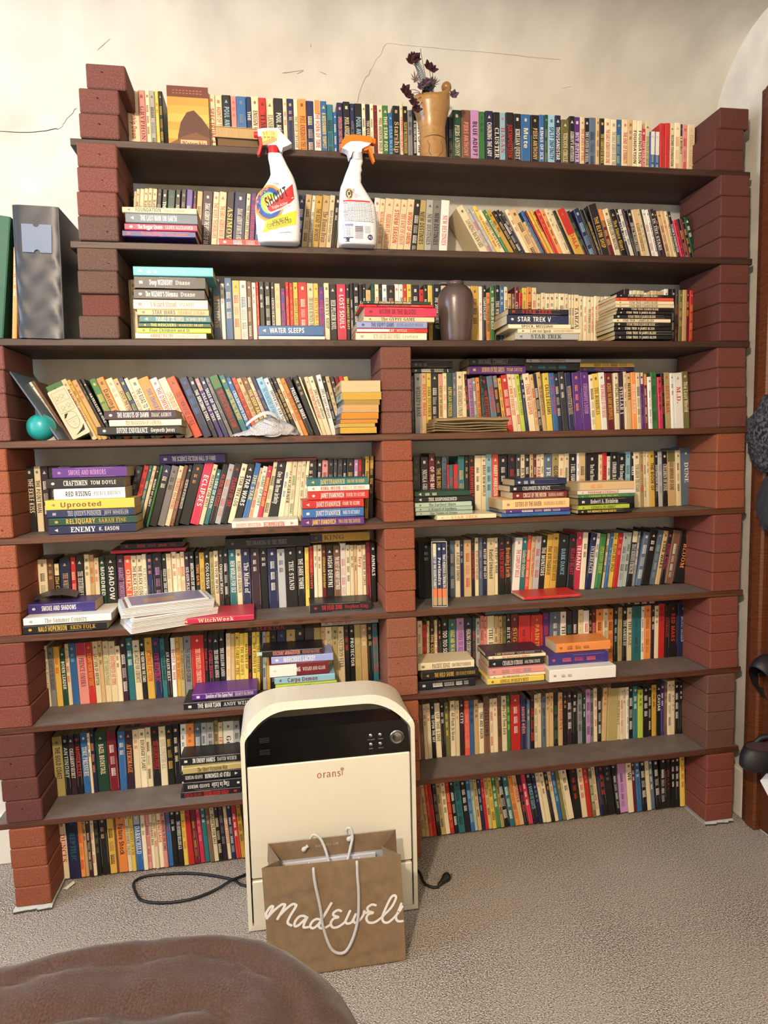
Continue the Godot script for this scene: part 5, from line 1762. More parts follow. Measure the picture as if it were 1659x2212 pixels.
# the blanket's surface over the bed corner: far edge near z = 0.87, side edge near x = -0.28
func blanket_point(x: float, z: float, top: float, f: FastNoiseLite) -> Vector3:
	var ex := -0.285
	var ez := 0.862 + 0.02 * smoothstep(-0.62, -0.9, x) + 0.03 * smoothstep(-0.52, -0.3, x)
	var r := 0.19
	# signed distance to the rounded outline, positive inside
	var dx := ex - r - x
	var dz := z - (ez + r)
	var d := 0.0
	var out := Vector2.ZERO
	if dx < 0.0 and dz < 0.0:
		var q := Vector2(-dx, -dz)
		d = r - q.length()
		out = Vector2(q.x, -q.y).normalized()
	elif dx < dz:
		d = r + dx
		out = Vector2(1, 0)
	else:
		d = r + dz
		out = Vector2(0, -1)
	var roll := 0.075
	var y := top
	var shift := 0.0
	if d < roll:
		var s := roll - d            # arc length past the start of the roll
		var ang := minf(s / roll, PI * 0.5)
		y = top - roll * (1.0 - cos(ang))
		shift = roll * sin(ang) - s
		if s > roll * PI * 0.5:
			y -= s - roll * PI * 0.5
	var n := f.get_noise_2d(x, z) * 0.010 + f.get_noise_2d(x * 4.0, z * 4.0) * 0.003
	# stitched channels that follow the corner
	for c in [0.085, 0.15, 0.225, 0.31]:
		var w: float = d - c - 0.014 * sin(x * 7.0 + c * 30.0) - 0.01 * f.get_noise_2d(x * 2.0 + c * 50.0, z * 2.0)
		n -= 0.0075 * exp(-w * w / (2.0 * 0.005 * 0.005)) * smoothstep(-1.5, -0.9, x)
		n += 0.005 * exp(-pow(w + 0.03, 2.0) / (2.0 * 0.02 * 0.02))
	return Vector3(x + out.x * shift, y + n, z + out.y * shift)

# ---------------------------------------------------------------- things hanging at the door, scraps on the floor
func door_things() -> void:
	var f := FastNoiseLite.new()
	f.seed = 31
	f.frequency = 14.0
	var specs := [
		["jacket", "grey and black patterned jacket bunched up on the door hook", "jacket", Vector3(1.004, 1.195, 0.118), Vector3(0.036, 0.105, 0.098), lin(84, 86, 92)],
		["scarf", "dark grey scarf hanging below the patterned jacket on the door", "scarf", Vector3(1.006, 1.0, 0.112), Vector3(0.026, 0.075, 0.05), lin(52, 54, 60)],
	]
	for s in specs:
		var a := Acc.new()
		var rows := []
		for i in 23:
			var t := PI * i / 22.0
			var ring := PackedVector3Array()
			for j in 44:
				var p := -TAU * j / 44.0
				var d := Vector3(sin(t) * cos(p), -cos(t), sin(t) * sin(p))
				var q: Vector3 = d * s[4]
				var k := 1.0 + 0.28 * f.get_noise_3d(q.x * 3.0, q.y, q.z) + 0.1 * f.get_noise_3d(q.x * 9.0, q.y * 3.0, q.z * 3.0)
				ring.append(q * k)
			rows.append(ring)
		skin(a, rows, true, s[5])
		var o := thing(s[0], s[1], s[2], Transform3D(Basis(), s[3]))
		put("cloth_body", a.mesh(M.camo if s[0] == "jacket" else M.cloth), o)
		a = Acc.new()
		tube(a, spline([Vector3(0.03, 0.07, -0.02), Vector3(0.0, 0.085, 0.0), Vector3(-0.02, 0.06, 0.02), Vector3(-0.026, 0.02, 0.03)], 5), 0.006, s[5] * 0.6, 8)
		put("strap", a.mesh(M.cloth), o)
	# two black clogs in the pockets of the door
	for i in 2:
		var y := [0.475, 0.235][i] as float
		var o := thing("clog", ["upper black rubber clog hanging toe up on the door", "lower black rubber clog with a maroon lining on the door"][i], "shoe", Transform3D(Basis(Vector3.UP, -PI * 0.5 + 0.25) * Basis(Vector3.RIGHT, [-0.95, -0.1][i]), Vector3(1.0, y, 0.115)), "black clogs at the door")
		var a := Acc.new()
		var rows := []
		for r in [[0.0, 0.92], [0.006, 1.0], [0.022, 1.02], [0.04, 0.98], [0.056, 0.9], [0.06, 0.8]]:
			var ring := PackedVector3Array()
			for j in 36:
				var p := -TAU * j / 36.0
				ring.append(Vector3(cos(p) * 0.048 * r[1] * (1.0 - 0.12 * sin(p)), r[0] + 0.012 * maxf(0.0, -sin(p)) * r[0] / 0.06, sin(p) * 0.085 * r[1]))
			rows.append(ring)
		skin(a, rows, true, lin(26, 26, 30))
		put("shoe_shell", a.mesh(M.satin), o)
		a = Acc.new()
		lathe(a, [Vector2(0.0001, 0.05), Vector2(0.037, 0.052), Vector2(0.038, 0.058), Vector2(0.0001, 0.056)], lin(92, 60, 66), 28, Transform3D(), 1.0, 1.75)
		put("lining", a.mesh(M.cloth), o)
		a = Acc.new()
		tube(a, spline([Vector3(-0.046, 0.03, 0.0), Vector3(-0.03, 0.068, -0.02), Vector3(0.0, 0.082, -0.028), Vector3(0.03, 0.068, -0.02), Vector3(0.046, 0.03, 0.0)], 6), 0.008, lin(30, 30, 34), 8)
		put("strap", a.mesh(M.satin), o)
	var tg := Acc.new()
	plate(tg, PackedVector2Array([Vector2(0.0, 0.0), Vector2(0.03, -0.045), Vector2(0.075, -0.02), Vector2(0.06, 0.035), Vector2(0.018, 0.03)]), 0, 0.0015, lin(226, 226, 224), Transform3D(Basis(Vector3.UP, -PI * 0.5 + 0.4), Vector3.ZERO))
	tag(put("paper_tag", tg.mesh(M.paper), self, Transform3D(Basis(), Vector3(1.012, 0.178, 0.092))), "crumpled white paper tag hanging under the lower clog", "tag")

func scraps() -> void:
	# crumbling white foam pads under the outer pillars
	for s in [[-1.084, -0.99, -0.2, 0.008, "crumbling white foam pad under the pillar nearest the bed"], [0.897, 0.994, -0.2, 0.006, "crumbling white foam pad under the pillar by the door"]]:
		var a := Acc.new()
		var rows := []
		for i in 25:
			var t := i / 24.0
			var x := lerpf(s[0], s[1], t)
			var z: float = s[3] + 0.006 * h01("pad%d" % i, int(s[0] * 100))
			rows.append(PackedVector3Array([Vector3(x, 0.001, z), Vector3(x, 0.009 + 0.002 * h01("ph%d" % i, 3), z - 0.003), Vector3(x, 0.0115, -0.015), Vector3(x, 0.0115, s[2]), Vector3(x, 0.001, s[2])]))
		skin(a, rows, true, lin(226, 224, 220), true)
		tag(put("foam_pad", a.mesh(M.cloth)), s[4], "foam pad", "foam pads under the pillars")
	var b := Acc.new()
	plate(b, PackedVector2Array([Vector2(0, 0), Vector2(0.012, 0.002), Vector2(0.017, 0.026), Vector2(0.008, 0.03)]), 0, 0.0006, lin(222, 218, 206), Transform3D(Basis(Vector3.RIGHT, -1.35) * Basis(Vector3.BACK, -0.5), Vector3(-1.0, 0.004, -0.08)) if false else Transform3D(Basis(Vector3.RIGHT, -1.35) * Basis(Vector3.BACK, -0.5), Vector3(-0.986, 0.004, -0.066)))
	tag(put("paper_scrap", b.mesh(M.paper)), "small white paper scrap on the carpet beside the left pillar", "paper")
	tag(put("sticky_tab", card_mesh(0.016, 0.0095, 0.0004, lin(176, 204, 186)), self, Transform3D(Basis(), Vector3(-0.4395, 0.6215, -0.05))), "small mint green sticky tab beside the black and pink book", "sticky note")
	# a dark curled brochure on the purple book, sixth shelf
	var c := Acc.new()
	var rows := []
	for i in 17:
		var t := i / 16.0
		var x := lerpf(-0.052, 0.052, t)
		var y := 0.018 * sin(PI * t) * (0.5 + 0.5 * t)
		rows.append(PackedVector3Array([Vector3(x, y, 0.02 * (1.0 - pow(2.0 * t - 1.0, 2.0))), Vector3(x, y + 0.0012, 0.02 * (1.0 - pow(2.0 * t - 1.0, 2.0))), Vector3(x, y + 0.006, -0.05), Vector3(x, y + 0.0048, -0.05)]))
	skin(c, rows, true, lin(66, 66, 72))
	tag(put("brochure", c.mesh(M.cover), self, Transform3D(Basis(Vector3.UP, 0.1), Vector3(-0.955, shelf_y(6, -0.95) + 0.0745, -0.07))), "dark curled brochure lying on the violet-blue book, sixth shelf", "brochure")

# every book that stands: x of its foot, thickness, height in mm, lean in degrees, cover, ink, spine title; ^ marks those that are objects of their own, with their label
const UPRIGHT := """#1 1 -122
-714.1 30.9 172 0.0 cream red Watership Down ^cream paperback lettered Watership Down in red on the top shelf
-683.2 16.1 171 0.0 pink maroon GRYPHON
-667.1 11.5 173 0.0 cream maroon
-655.5 12.7 171 0.0 silver black
-642.8 9.3 173 0.0 yellow red
-633.5 10.5 172 0.0 black gold
-516.1 9.5 171 0.0 black grey
-506.6 16.7 172 0.0 cream red SPECTRUM 4
-489.9 17.9 171 0.0 cream red AGENT OF THE TERRAN
-471.9 22.8 172 0.0 black sky POUL ANDERSON
-449.1 14.5 171 0.0 pink red
-434.7 25.4 171 0.0 blue grey
-409.3 13.4 172 0.0 navy cream THE
-395.9 19.5 174 0.0 cream maroon ENSIGN FLANDRY
-376.4 19.6 171 0.0 red black TIME
-356.8 19.7 171 0.0 cream black FLANDRY OF TERRA
-337.2 24.7 173 0.0 black white POUL ANDERSON
-312.5 11.1 174 0.0 cream red
-301.4 17.4 173 0.0 navy tan
-284.0 11.2 172 0.0 cream black THE HIGH CRUSADE
-272.8 22.5 174 0.0 orange black POUL ANDERSON THE LONG ^orange paperback directly right of THE HIGH CRUSADE on the top shelf
-250.3 20.0 171 0.0 navy cream
-230.3 18.9 174 0.0 white+orange red THE HORN OF TIME
-211.4 16.4 172 0.0 blue yellow A MIDSUMMER TEMPEST
-195.0 17.7 166 0.0 teal black
-177.3 10.1 147 0.0 blue white
-167.2 16.5 172 0.0 navy pink OPERATION CHAOS POUL ANDERSON
-150.6 19.1 174 0.0 black cream POUL ANDERSON TIME
-131.5 12.8 171 0.0 navy grey
-118.7 20.5 173 0.0 black sky POUL ANDERSON
-98.2 10.3 173 0.0 cream black
-87.9 11.6 172 0.0 black cream THE QUEEN OF AIR
-76.3 10.3 173 0.0 cream brown
-66.0 10.4 171 0.0 maroon red
-55.6 14.3 171 0.0 cream black POUL ANDERSON SHIELD
-41.3 15.6 171 0.0 green cream THE STAR FOX
-25.7 13.0 152 0.0 blue sky STAR WAYS
-12.7 19.6 172 0.0 black tan Starship
6.9 9.2 179 0.0 cream red STRANGERS FROM EARTH
16.1 13.1 173 0.0 black yellow TALES OF THE FLYING MOUNTAINS
29.2 14.5 164 0.0 grey navy
43.7 10.6 172 0.0 black white TO THE STARS POUL ANDERSON
54.2 13.2 174 0.0 white black ORBIT OF THE
67.5 38.5 173 0.0 tan black
106.0 38.8 171 0.0 black grey
144.8 13.4 152 0.0 black grey
158.2 25.6 172 0.0 forest cream PIERS ANTHONY ^dark green paperback, second left of BLUE ADEPT on the top shelf
183.8 25.7 174 0.0 brown pink PIERS ANTHONY ^brown paperback directly left of BLUE ADEPT on the top shelf
209.5 24.5 173 0.0 lilac black BLUE ADEPT ^mauve paperback lettered BLUE ADEPT in black on the top shelf
234.0 19.1 172 0.0 green forest
253.1 23.3 174 0.0 navy white CHAINING THE LADY ^navy paperback lettered CHAINING THE LADY in white on the top shelf
276.4 19.2 171 0.0 black white CLUSTER
295.6 17.9 172 0.0 sky rose HASAN
313.6 23.5 173 0.0 black red JUXTAPOSITION ^black paperback lettered JUXTAPOSITION in red on the top shelf
337.1 22.2 171 0.0 black white KIRLIAN QUEST
359.3 29.3 172 0.0 blue cream Mute ^blue paperback lettered Mute in cream on the top shelf
388.6 25.2 171 0.0 black tan PIERS ANTHONY ^black paperback directly right of Mute on the top shelf
413.9 15.5 173 0.0 blue white RINGS OF ICE
429.4 11.3 173 0.0 forest grey
440.6 21.2 173 0.0 sky navy SPLIT INFINITY
461.8 18.4 174 0.0 navy white THOUSANDSTAR
480.3 24.2 163 0.0 olive cream VISCOUS CIRCLE
504.5 17.1 173 0.0 black white ASIMOV'S MYSTERIES
521.6 17.2 173 0.0 purple white BUY JUPITER
538.8 14.4 173 0.0 cream red THE CAVES OF STEEL
553.2 14.4 172 0.0 black white THE CAVES OF STEEL
567.6 20.2 174 0.0 slate navy
587.8 11.6 174 0.0 tan brown
599.4 14.5 172 0.0 black yellow THE CURRENTS OF SPACE
613.9 18.9 173 0.0 cream red THE EARLY ASIMOV BOOK ONE
632.8 19.0 171 0.0 cream grey THE EARLY ASIMOV BOOK TWO
651.7 17.6 173 0.0 blue lime
669.3 19.1 173 0.0 cream red THE END OF ETERNITY
688.4 14.7 174 0.0 tan brown
703.1 14.7 174 0.0 cream black FOUNDATION
717.8 14.8 172 0.0 cream black FOUNDATION
732.6 11.9 151 0.0 rose white LOVE TEAM PLAN
744.5 14.8 173 0.0 cream black FOUNDATION AND EMPIRE
759.3 16.4 145 0.0 blue+white white
775.7 16.4 146 0.0 blue+white white
792.1 15.0 171 0.0 red rose
807.1 16.5 171 0.0 red rose
823.6 13.5 171 0.0 cream black SECOND FOUNDATION
837.1 18.1 173 0.0 cream orange
855.2 10.6 171 0.0 cream+navy black I ROBOT
865.8 15.1 171 0.0 pink red
880.9 24.3 172 0.0 cream tan ISAAC ASIMOV
#2 2 -120
-724.5 5.8 165 -6.2 cream brown
-718.7 9.3 171 -6.1 cream black world's best
-709.4 10.5 172 -6.1 cream black
-698.9 10.5 173 -6.1 cream black baby is three
-688.4 10.5 174 -6.1 cream black baby is three
-677.8 11.7 174 -6.0 cream black baby is three
-666.1 12.9 174 -6.0 black grey
-653.2 14.1 172 -6.0 black white THE NAKED
-639.0 20.1 172 -5.9 forest teal
-618.9 14.2 172 -5.9 black white NINE TOMORROWS
-604.6 14.3 174 -5.9 black grey
-590.4 16.7 174 -5.8 violet white
-573.6 10.8 171 -5.8 black red
-562.9 14.4 171 -5.8 tan black
-548.5 27.7 171 -5.7 plum white ISAAC ASIMOV THE ROBOTS OF DAWN ^dark purple paperback directly left of THE GODS THEMSELVES on the second shelf
-520.7 15.7 171 -5.6 cream red THE GODS THEMSELVES
-505.0 19.4 172 -5.6 cream red THE EARLY ASIMOV BOOK ONE ^cream paperback directly right of THE GODS THEMSELVES on the second shelf
-485.6 20.7 173 -5.6 black yellow ASIMOV ^black paperback, second right of THE GODS THEMSELVES on the second shelf
-464.9 31.8 171 -5.5 navy white ISAAC ASIMOV ROBOTS AND EMPIRE ^navy paperback, third right of THE GODS THEMSELVES on the second shelf
-433.1 11.0 170 -5.4 cream black THE STARS LIKE DUST
-422.0 16.0 172 -5.4 purple red THE STARS LIKE DUST
-406.0 13.6 172 -5.4 blue white
-392.4 18.5 173 -5.3 black grey
-373.8 21.1 174 -5.3 cream black
-352.7 22.4 173 -5.2 black red
-298.9 18.9 172 -7.1 navy white
-280.0 17.7 173 -7.1 tan black
-262.3 10.1 173 -7.1 white black THE CHEMICALS OF LIFE
-252.2 19.0 171 -7.0 gold black THE ROAD TO WONDER ^mustard yellow paperback lettered THE ROAD TO WONDER in black on the second shelf
-233.1 20.4 174 -7.0 tan black The Human Brain ^tan paperback lettered The Human Brain in black on the second shelf
-212.7 14.1 174 -6.9 cream black More Soviet Science Fiction
-198.6 15.4 174 -6.9 black cream
-183.2 23.1 174 -6.9 cream black
-160.0 19.4 172 -6.8 black white
-140.6 25.9 172 -6.8 cream red
-114.7 26.0 171 -6.7 black white
-88.6 17.0 173 -6.7 white red
-71.6 14.4 171 -6.6 cream red TALES FROM THE VULGAR UNICORN
-57.2 23.7 171 -6.6 cream red SHADOWS OF SANCTUARY ^cream paperback lettered SHADOWS OF SANCTUARY in red on the second shelf
-33.5 21.1 171 -6.5 cream red STORM SEASON ^cream paperback lettered STORM SEASON in red on the second shelf
-12.3 18.5 171 -6.5 cream red THE FACE OF CHAOS
6.3 19.9 172 -6.4 cream red WINGS OF OMEN ^cream paperback lettered WINGS OF OMEN in red on the second shelf
26.2 17.3 171 -6.4 black white
44.9 21.4 170 -4.2 khaki black NEW DESTINIES ^khaki paperback, second right of WINGS OF OMEN on the second shelf
66.4 20.1 171 -4.2 silver black NEW DESTINIES ^silver grey paperback, third right of WINGS OF OMEN on the second shelf
86.6 22.9 171 -4.1 grey black NEW DESTINIES ^grey paperback, fourth right of WINGS OF OMEN on the second shelf
109.5 24.4 172 -4.1 white rose NEW DESTINIES ^white paperback, fourth left of THE PROBABILITY MAN on the second shelf
254.5 24.9 177 30.2 cream black LOOKING BACKWARD ^cream paperback, third left of THE PROBABILITY MAN on the second shelf
279.5 11.1 174 30.3 silver rose
290.6 12.5 176 30.3 silver white
303.2 12.5 181 30.4 yellow red THE PROBABILITY MAN
316.6 15.3 171 31.5 cream black TIMEPIVOT BRIAN N BALL
332.0 11.2 172 31.5 green cream BILLENIUM
343.2 16.8 172 31.6 gold black
360.1 12.6 171 31.7 black tan WHO GOES THERE
372.8 12.7 174 31.7 black white
385.6 8.5 174 31.8 navy cream
391.4 14.1 172 28.7 cream red
405.6 24.1 172 28.8 tan black ^tan paperback, fourth right of WHO GOES THERE on the second shelf
429.8 9.9 137 28.8 tan black
439.7 11.4 171 28.9 blue navy
451.2 7.1 172 28.9 maroon red
458.4 10.0 171 29.0 yellow orange
468.4 10.0 174 29.0 gold black HARVEST
475.9 14.3 171 25.9 red pink
490.3 12.9 170 26.0 orange black
503.3 13.0 174 26.0 cream brown
516.3 13.0 173 26.1 cream black
529.4 11.6 171 26.1 black teal
540.9 30.5 173 26.2 gold+red red MANDALA ^mustard yellow paperback lettered MANDALA in red on the second shelf
571.5 14.6 171 26.3 black green
582.9 19.0 173 22.1 navy sky
602.0 10.2 174 22.2 black forest
612.3 8.8 174 22.2 black gold RAIDERS OF THE LOST ARK
617.9 27.9 182 18.0 black gold THE ELFIN SHIP ^black paperback lettered THE ELFIN SHIP in mustard yellow on the second shelf
646.0 16.2 171 18.1 maroon+orange gold
662.3 19.2 172 18.2 cream black LORD KELVIN'S MACHINE
681.5 19.3 171 18.2 black gold The Stone Giant
700.9 10.4 173 18.3 black white STAR TREK
711.4 13.4 173 18.3 white blue
724.9 9.0 174 18.4 black red
731.5 13.5 172 15.2 black white AND ALL THE STARS A STAGE
745.0 16.5 171 15.2 tan black A CASE OF CONSCIENCE
761.6 13.5 174 15.3 cream teal
775.2 4.5 174 15.3 black white
779.7 12.1 174 15.4 white red
791.8 10.6 174 15.4 white black GALACTIC CLUSTER
802.4 15.1 174 15.4 plum white IN THE STARS
817.6 10.6 173 15.5 plum gold
828.2 12.2 171 15.5 tan black
840.4 12.2 172 15.6 tan red
852.6 10.7 172 15.6 cream black THE STAR DWELLERS
863.3 10.7 171 15.7 black white TITAN'S DAUGHTER
874.0 13.8 145 15.7 rose maroon
887.9 10.7 149 15.7 black gold
898.6 4.6 149 15.8 rose maroon
903.2 10.8 151 15.8 black gold
914.0 16.9 157 15.9 forest white
#3 3 -120
-734.4 3.5 172 0.0 cream brown
-730.9 15.4 174 0.0 cream brown
-715.5 29.6 174 0.0 black grey
-685.9 29.8 174 0.0 grey black
-656.1 36.0 172 0.0 cream black
-620.2 36.2 171 0.0 navy white
-584.0 36.4 171 0.0 cream red
-547.5 14.6 171 0.0 black grey
-532.9 13.5 137 0.0 black grey
-519.4 20.9 178 0.0 slate tan MINIONS ^slate blue paperback lettered MINIONS in tan on the third shelf
-498.6 11.1 167 0.0 white red
-487.5 21.0 182 0.0 blue white ^blue paperback, second right of MINIONS on the third shelf
-466.5 19.8 176 0.0 cream+yellow red ^cream paperback, third right of MINIONS on the third shelf
-446.7 18.6 176 0.0 white blue ^white paperback, fourth right of MINIONS on the third shelf
-428.1 13.7 174 0.0 brown white
-414.4 11.2 171 0.0 white maroon
-403.1 7.5 173 0.0 red gold
-395.6 15.0 174 0.0 black white
-380.6 16.3 174 0.0 black white
-364.2 11.3 173 0.0 black white A MEDICINE FOR MELANCHOLY
-352.9 15.2 169 0.0 cream gold
-337.7 13.9 157 0.0 purple red
-323.8 10.2 174 0.0 red orange
-313.6 11.4 172 0.0 red orange
-302.2 12.7 174 0.0 yellow black DARKOVER LANDFALL
-289.4 25.6 174 0.0 red white ^red paperback directly right of DARKOVER LANDFALL on the third shelf
-263.9 18.0 172 0.0 cream black THE HOUSE BETWEEN THE WORLDS
-245.9 12.9 172 0.0 yellow red HUNTERS OF
-233.0 15.5 162 0.0 purple rose STAR OF DANGER
-217.5 14.2 173 0.0 cream black SURVEY SHIP
-203.3 20.8 171 0.0 black white HER PILGRIM SOUL ^black paperback lettered HER PILGRIM SOUL in white on the third shelf
-182.5 26.1 171 0.0 rose white LOST SOULS ^crimson paperback lettered LOST SOULS in white on the third shelf
-156.5 10.5 171 0.0 black yellow THE LENIENT BEAST
-146.0 10.5 174 0.0 black white
-135.5 15.7 174 0.0 black white
-119.8 10.5 171 0.0 black white
-109.3 9.2 174 0.0 black white
-100.0 14.5 157 0.0 tan orange
-85.5 10.6 173 0.0 forest teal
-74.9 11.9 172 0.0 cream red
-63.0 9.3 173 0.0 black red
-53.7 13.3 171 0.0 white blue
-40.4 22.7 170 0.0 black pink
-17.7 12.1 174 0.0 white red
-5.6 12.1 173 0.0 white black THE
6.4 10.8 173 0.0 red yellow
17.2 13.5 174 0.0 yellow black THE LOX
30.7 21.6 172 0.0 black white
52.3 13.6 160 0.0 red black
65.8 12.2 174 0.0 black cream
78.1 13.6 171 0.0 yellow orange
91.7 24.6 175 0.0 black white THE SHEEP LOOK UP ^black paperback lettered THE SHEEP LOOK UP in white on the third shelf
116.3 16.4 172 0.0 cream black THE
132.7 19.2 171 0.0 tan black
152.0 27.6 173 0.0 gold black
179.6 25.0 171 0.0 cream black
204.5 23.7 172 0.0 gold black
228.2 11.2 171 0.0 white red
239.4 11.2 174 0.0 black white TIMESCOOP
250.6 12.6 155 0.0 orange black TO CONQUER CHAOS
263.2 14.0 172 0.0 green white THE TRAVELER IN BLACK
277.2 15.5 176 0.0 black white THE WHOLE MAN
292.7 12.7 174 0.0 blue white
305.4 11.3 172 0.0 cream black DOUBLE DOUBLE
316.7 11.3 153 0.0 tan black
328.1 9.9 152 0.0 brown tan
338.0 11.4 173 0.0 maroon white CYCLE OF
349.4 11.4 155 0.0 red black
360.8 14.3 170 0.0 yellow brown
375.0 15.7 172 0.0 orange black TREMOR OF
390.8 14.3 171 0.0 cream red
405.1 12.9 153 0.0 cream black
418.1 13.0 156 0.0 cream black
431.0 14.4 154 0.0 cream black
445.5 14.5 155 0.0 cream black
460.0 13.1 156 0.0 cream black
473.0 18.9 155 0.0 cream black
491.9 11.7 155 0.0 cream black
503.6 8.8 152 0.0 cream black
512.4 8.8 152 0.0 cream black
521.1 17.6 153 0.0 cream black TARZAN
538.7 11.8 150 0.0 cream black
550.5 11.8 148 0.0 cream red
562.3 11.8 147 0.0 cream black THE ETERNAL SAVAGE
574.1 10.3 147 0.0 cream red THE LOST CONTINENT
584.4 10.4 149 0.0 cream red THE LOST CONTINENT
594.8 11.9 148 0.0 cream black
606.7 11.9 148 0.0 cream black
618.5 14.9 149 0.0 cream black
633.4 10.4 150 0.0 cream black
643.9 17.9 148 0.0 cream black
661.8 18.0 149 0.0 cream black
679.8 18.1 172 0.0 plum black
697.9 12.1 167 0.0 white black
710.0 12.1 168 0.0 cream black
722.0 12.1 167 0.0 cream black
734.2 12.1 167 0.0 cream black
746.3 10.6 162 0.0 white black
756.9 10.7 164 0.0 tan black
767.6 10.7 168 0.0 cream black
778.3 10.7 167 0.0 tan black
789.0 12.2 167 0.0 tan black
801.2 9.2 165 0.0 tan black
810.4 12.3 173 0.0 white black
822.7 13.8 174 0.0 black white
836.5 12.3 174 0.0 black white
848.9 10.8 171 0.0 black red
859.7 12.4 171 0.0 olive gold
872.1 14.0 172 0.0 tan gold
886.0 10.9 171 0.0 maroon gold
896.9 12.5 171 0.0 red gold
#4L 4 -120
-938.8 11.5 167 28.6 cream black CITY OF GLASS
-927.3 12.7 178 28.6 cream grey GALAXY
-914.6 9.3 174 28.7 white black GALAXY SCIENCE FICTION
-905.3 9.3 177 28.7 brown black
-896.5 47.8 154 23.8 green black
-848.7 15.2 173 23.9 cream red FLASHING SWORDS ^cream paperback lettered FLASHING SWORDS in red on the fourth shelf's left bay
-833.5 10.6 173 24.0 gold black
-822.9 15.3 171 24.0 tan red
-807.6 9.4 174 24.1 black grey
-798.1 10.6 174 24.1 black white SATELLITE E ONE
-787.7 20.2 171 21.2 green yellow
-767.5 21.4 174 21.3 orange black Dancing Gods ^orange paperback lettered Dancing Gods in black on the fourth shelf's left bay
-746.1 20.3 172 21.3 cream pink
-725.8 14.4 172 21.4 tan black CATCH THE STAR WINDS
-711.4 15.6 174 21.5 navy lime
-695.8 10.8 174 21.5 cream red A PLANET
-685.0 24.2 171 21.6 cream black THE ROAD TO THE RIM ^cream paperback lettered THE ROAD TO THE RIM in black on the fourth shelf's left bay
-660.8 30.3 172 21.7 orange blue THE INHERITORS ^orange paperback lettered THE INHERITORS in blue on the fourth shelf's left bay
-630.5 21.9 172 21.9 white red THE DIMENSIONS ^white paperback lettered THE DIMENSIONS in red on the fourth shelf's left bay
-608.5 23.3 172 22.0 cream red CONTRABAND FROM OTHERSPACE ^cream paperback lettered CONTRABAND FROM OTHERSPACE in red on the fourth shelf's left bay
-585.3 25.8 175 22.1 coral black THE COMMODORE AT SEA ^orange-red paperback lettered THE COMMODORE AT SEA in black on the fourth shelf's left bay
-559.6 24.7 172 20.1 navy blue ^navy paperback directly right of THE COMMODORE AT SEA on the fourth shelf's left bay
-534.9 16.1 173 20.2 black white THE SENTINEL STARS ^black paperback lettered THE SENTINEL STARS in white on the fourth shelf's left bay
-518.8 14.9 170 20.3 indigo+pink cream TALES OF THE ^violet-blue paperback lettered TALES OF THE in cream on the fourth shelf's left bay
-503.9 15.0 173 20.4 navy white TALES OF THE DARK ^navy paperback lettered TALES OF THE DARK in white on the fourth shelf's left bay
-488.9 11.2 172 20.4 grey black
-477.6 27.6 176 20.5 black+green red THE SCIENCE FICTION HALL OF FAME ^black paperback lettered THE SCIENCE FICTION HALL OF FAME on the fourth shelf's left bay
-450.1 17.6 179 20.6 teal yellow AGAINST THE FALL OF NIGHT
-432.5 13.9 173 20.7 blue white CHILDHOOD'S END
-418.6 13.9 172 20.7 coral black THE CITY AND THE STARS
-404.7 14.0 171 20.8 tan black THE CITY AND THE STARS
-390.7 16.5 174 20.8 brown yellow THE DEEP RANGE
-374.2 10.2 174 20.9 cream red EARTHLIGHT
-364.0 12.8 174 20.9 navy grey
-351.2 20.5 171 21.0 sky blue THE FOUNTAINS OF PARADISE
-330.7 14.1 171 21.1 white black IMPERIAL EARTH
-316.6 9.0 171 21.1 black gold ISLANDS IN THE SKY
-307.5 11.6 174 21.2 black gold ISLANDS IN THE SKY
-295.9 11.6 171 21.2 cream red
-284.3 13.0 171 21.3 orange black THE WIND FROM THE SUN
-271.3 16.9 172 21.3 black white PRELUDE TO MARS ^black paperback lettered PRELUDE TO MARS in white on the fourth shelf's left bay
-254.6 16.9 174 19.4 black tan ^black paperback directly right of PRELUDE TO MARS on the fourth shelf's left bay
-237.7 5.2 174 19.4 cream black REACH FOR TOMORROW
-232.6 11.8 171 16.4 cream red TALES FROM THE WHITE HART
-220.9 14.4 171 16.4 cream black 2001 a space odyssey
-206.6 14.4 174 13.5 white black 2001 a space odyssey
-192.2 13.2 173 13.5 black white  @-150
-179.0 11.9 173 13.6 cream black  @-150
-167.2 13.2 171 13.6 charcoal white  @-150
-153.9 13.3 171 13.6 maroon white  @-150
-140.7 14.6 173 13.7 red maroon  @-150
-126.1 13.3 172 13.8 yellow black  @-150
-112.8 13.3 157 13.8 gold red  @-150
#4R 4 -120
24.1 9.6 165 0.0 charcoal grey
33.6 20.6 173 0.0 silver black WIZARD'S BANE ^silver grey paperback lettered WIZARD'S BANE in black on the fourth shelf's right bay
54.2 15.1 179 0.0 tan red DEADLY IMAGE
69.3 13.8 174 0.0 yellow black DARK DECEMBER
83.1 22.1 177 0.0 black white
105.2 12.5 172 0.0 tan+pink black GATES OF THE UNIVERSE
117.7 12.5 176 0.0 cream orange
130.2 16.7 176 0.0 forest yellow AFRICAN GENESIS
146.9 12.6 175 0.0 slate pink
159.4 18.2 178 0.0 cream black THE ANDROMEDA STRAIN
177.6 12.6 179 0.0 cream olive
190.4 11.2 171 3.5 black red
201.7 12.7 157 3.5 lilac purple A BRAND NEW WORLD
214.4 11.3 160 3.6 grey white
225.6 12.7 161 3.6 orange black BEYOND THE STARS
238.4 11.3 166 3.6 black teal THE LOST LEGACY
249.9 18.5 164 6.8 black red THE BLACK CASTLE
268.3 18.5 165 6.9 slate red VOYAGE
286.9 15.7 166 7.0 black+grey orange
302.6 11.5 160 7.0 gold brown
314.0 18.7 168 7.0 red white ^red paperback, third left of SEAS WITH OYSTERS on the fourth shelf's right bay
332.7 14.4 173 7.1 cream red A MAN OF DOUBLE DEED
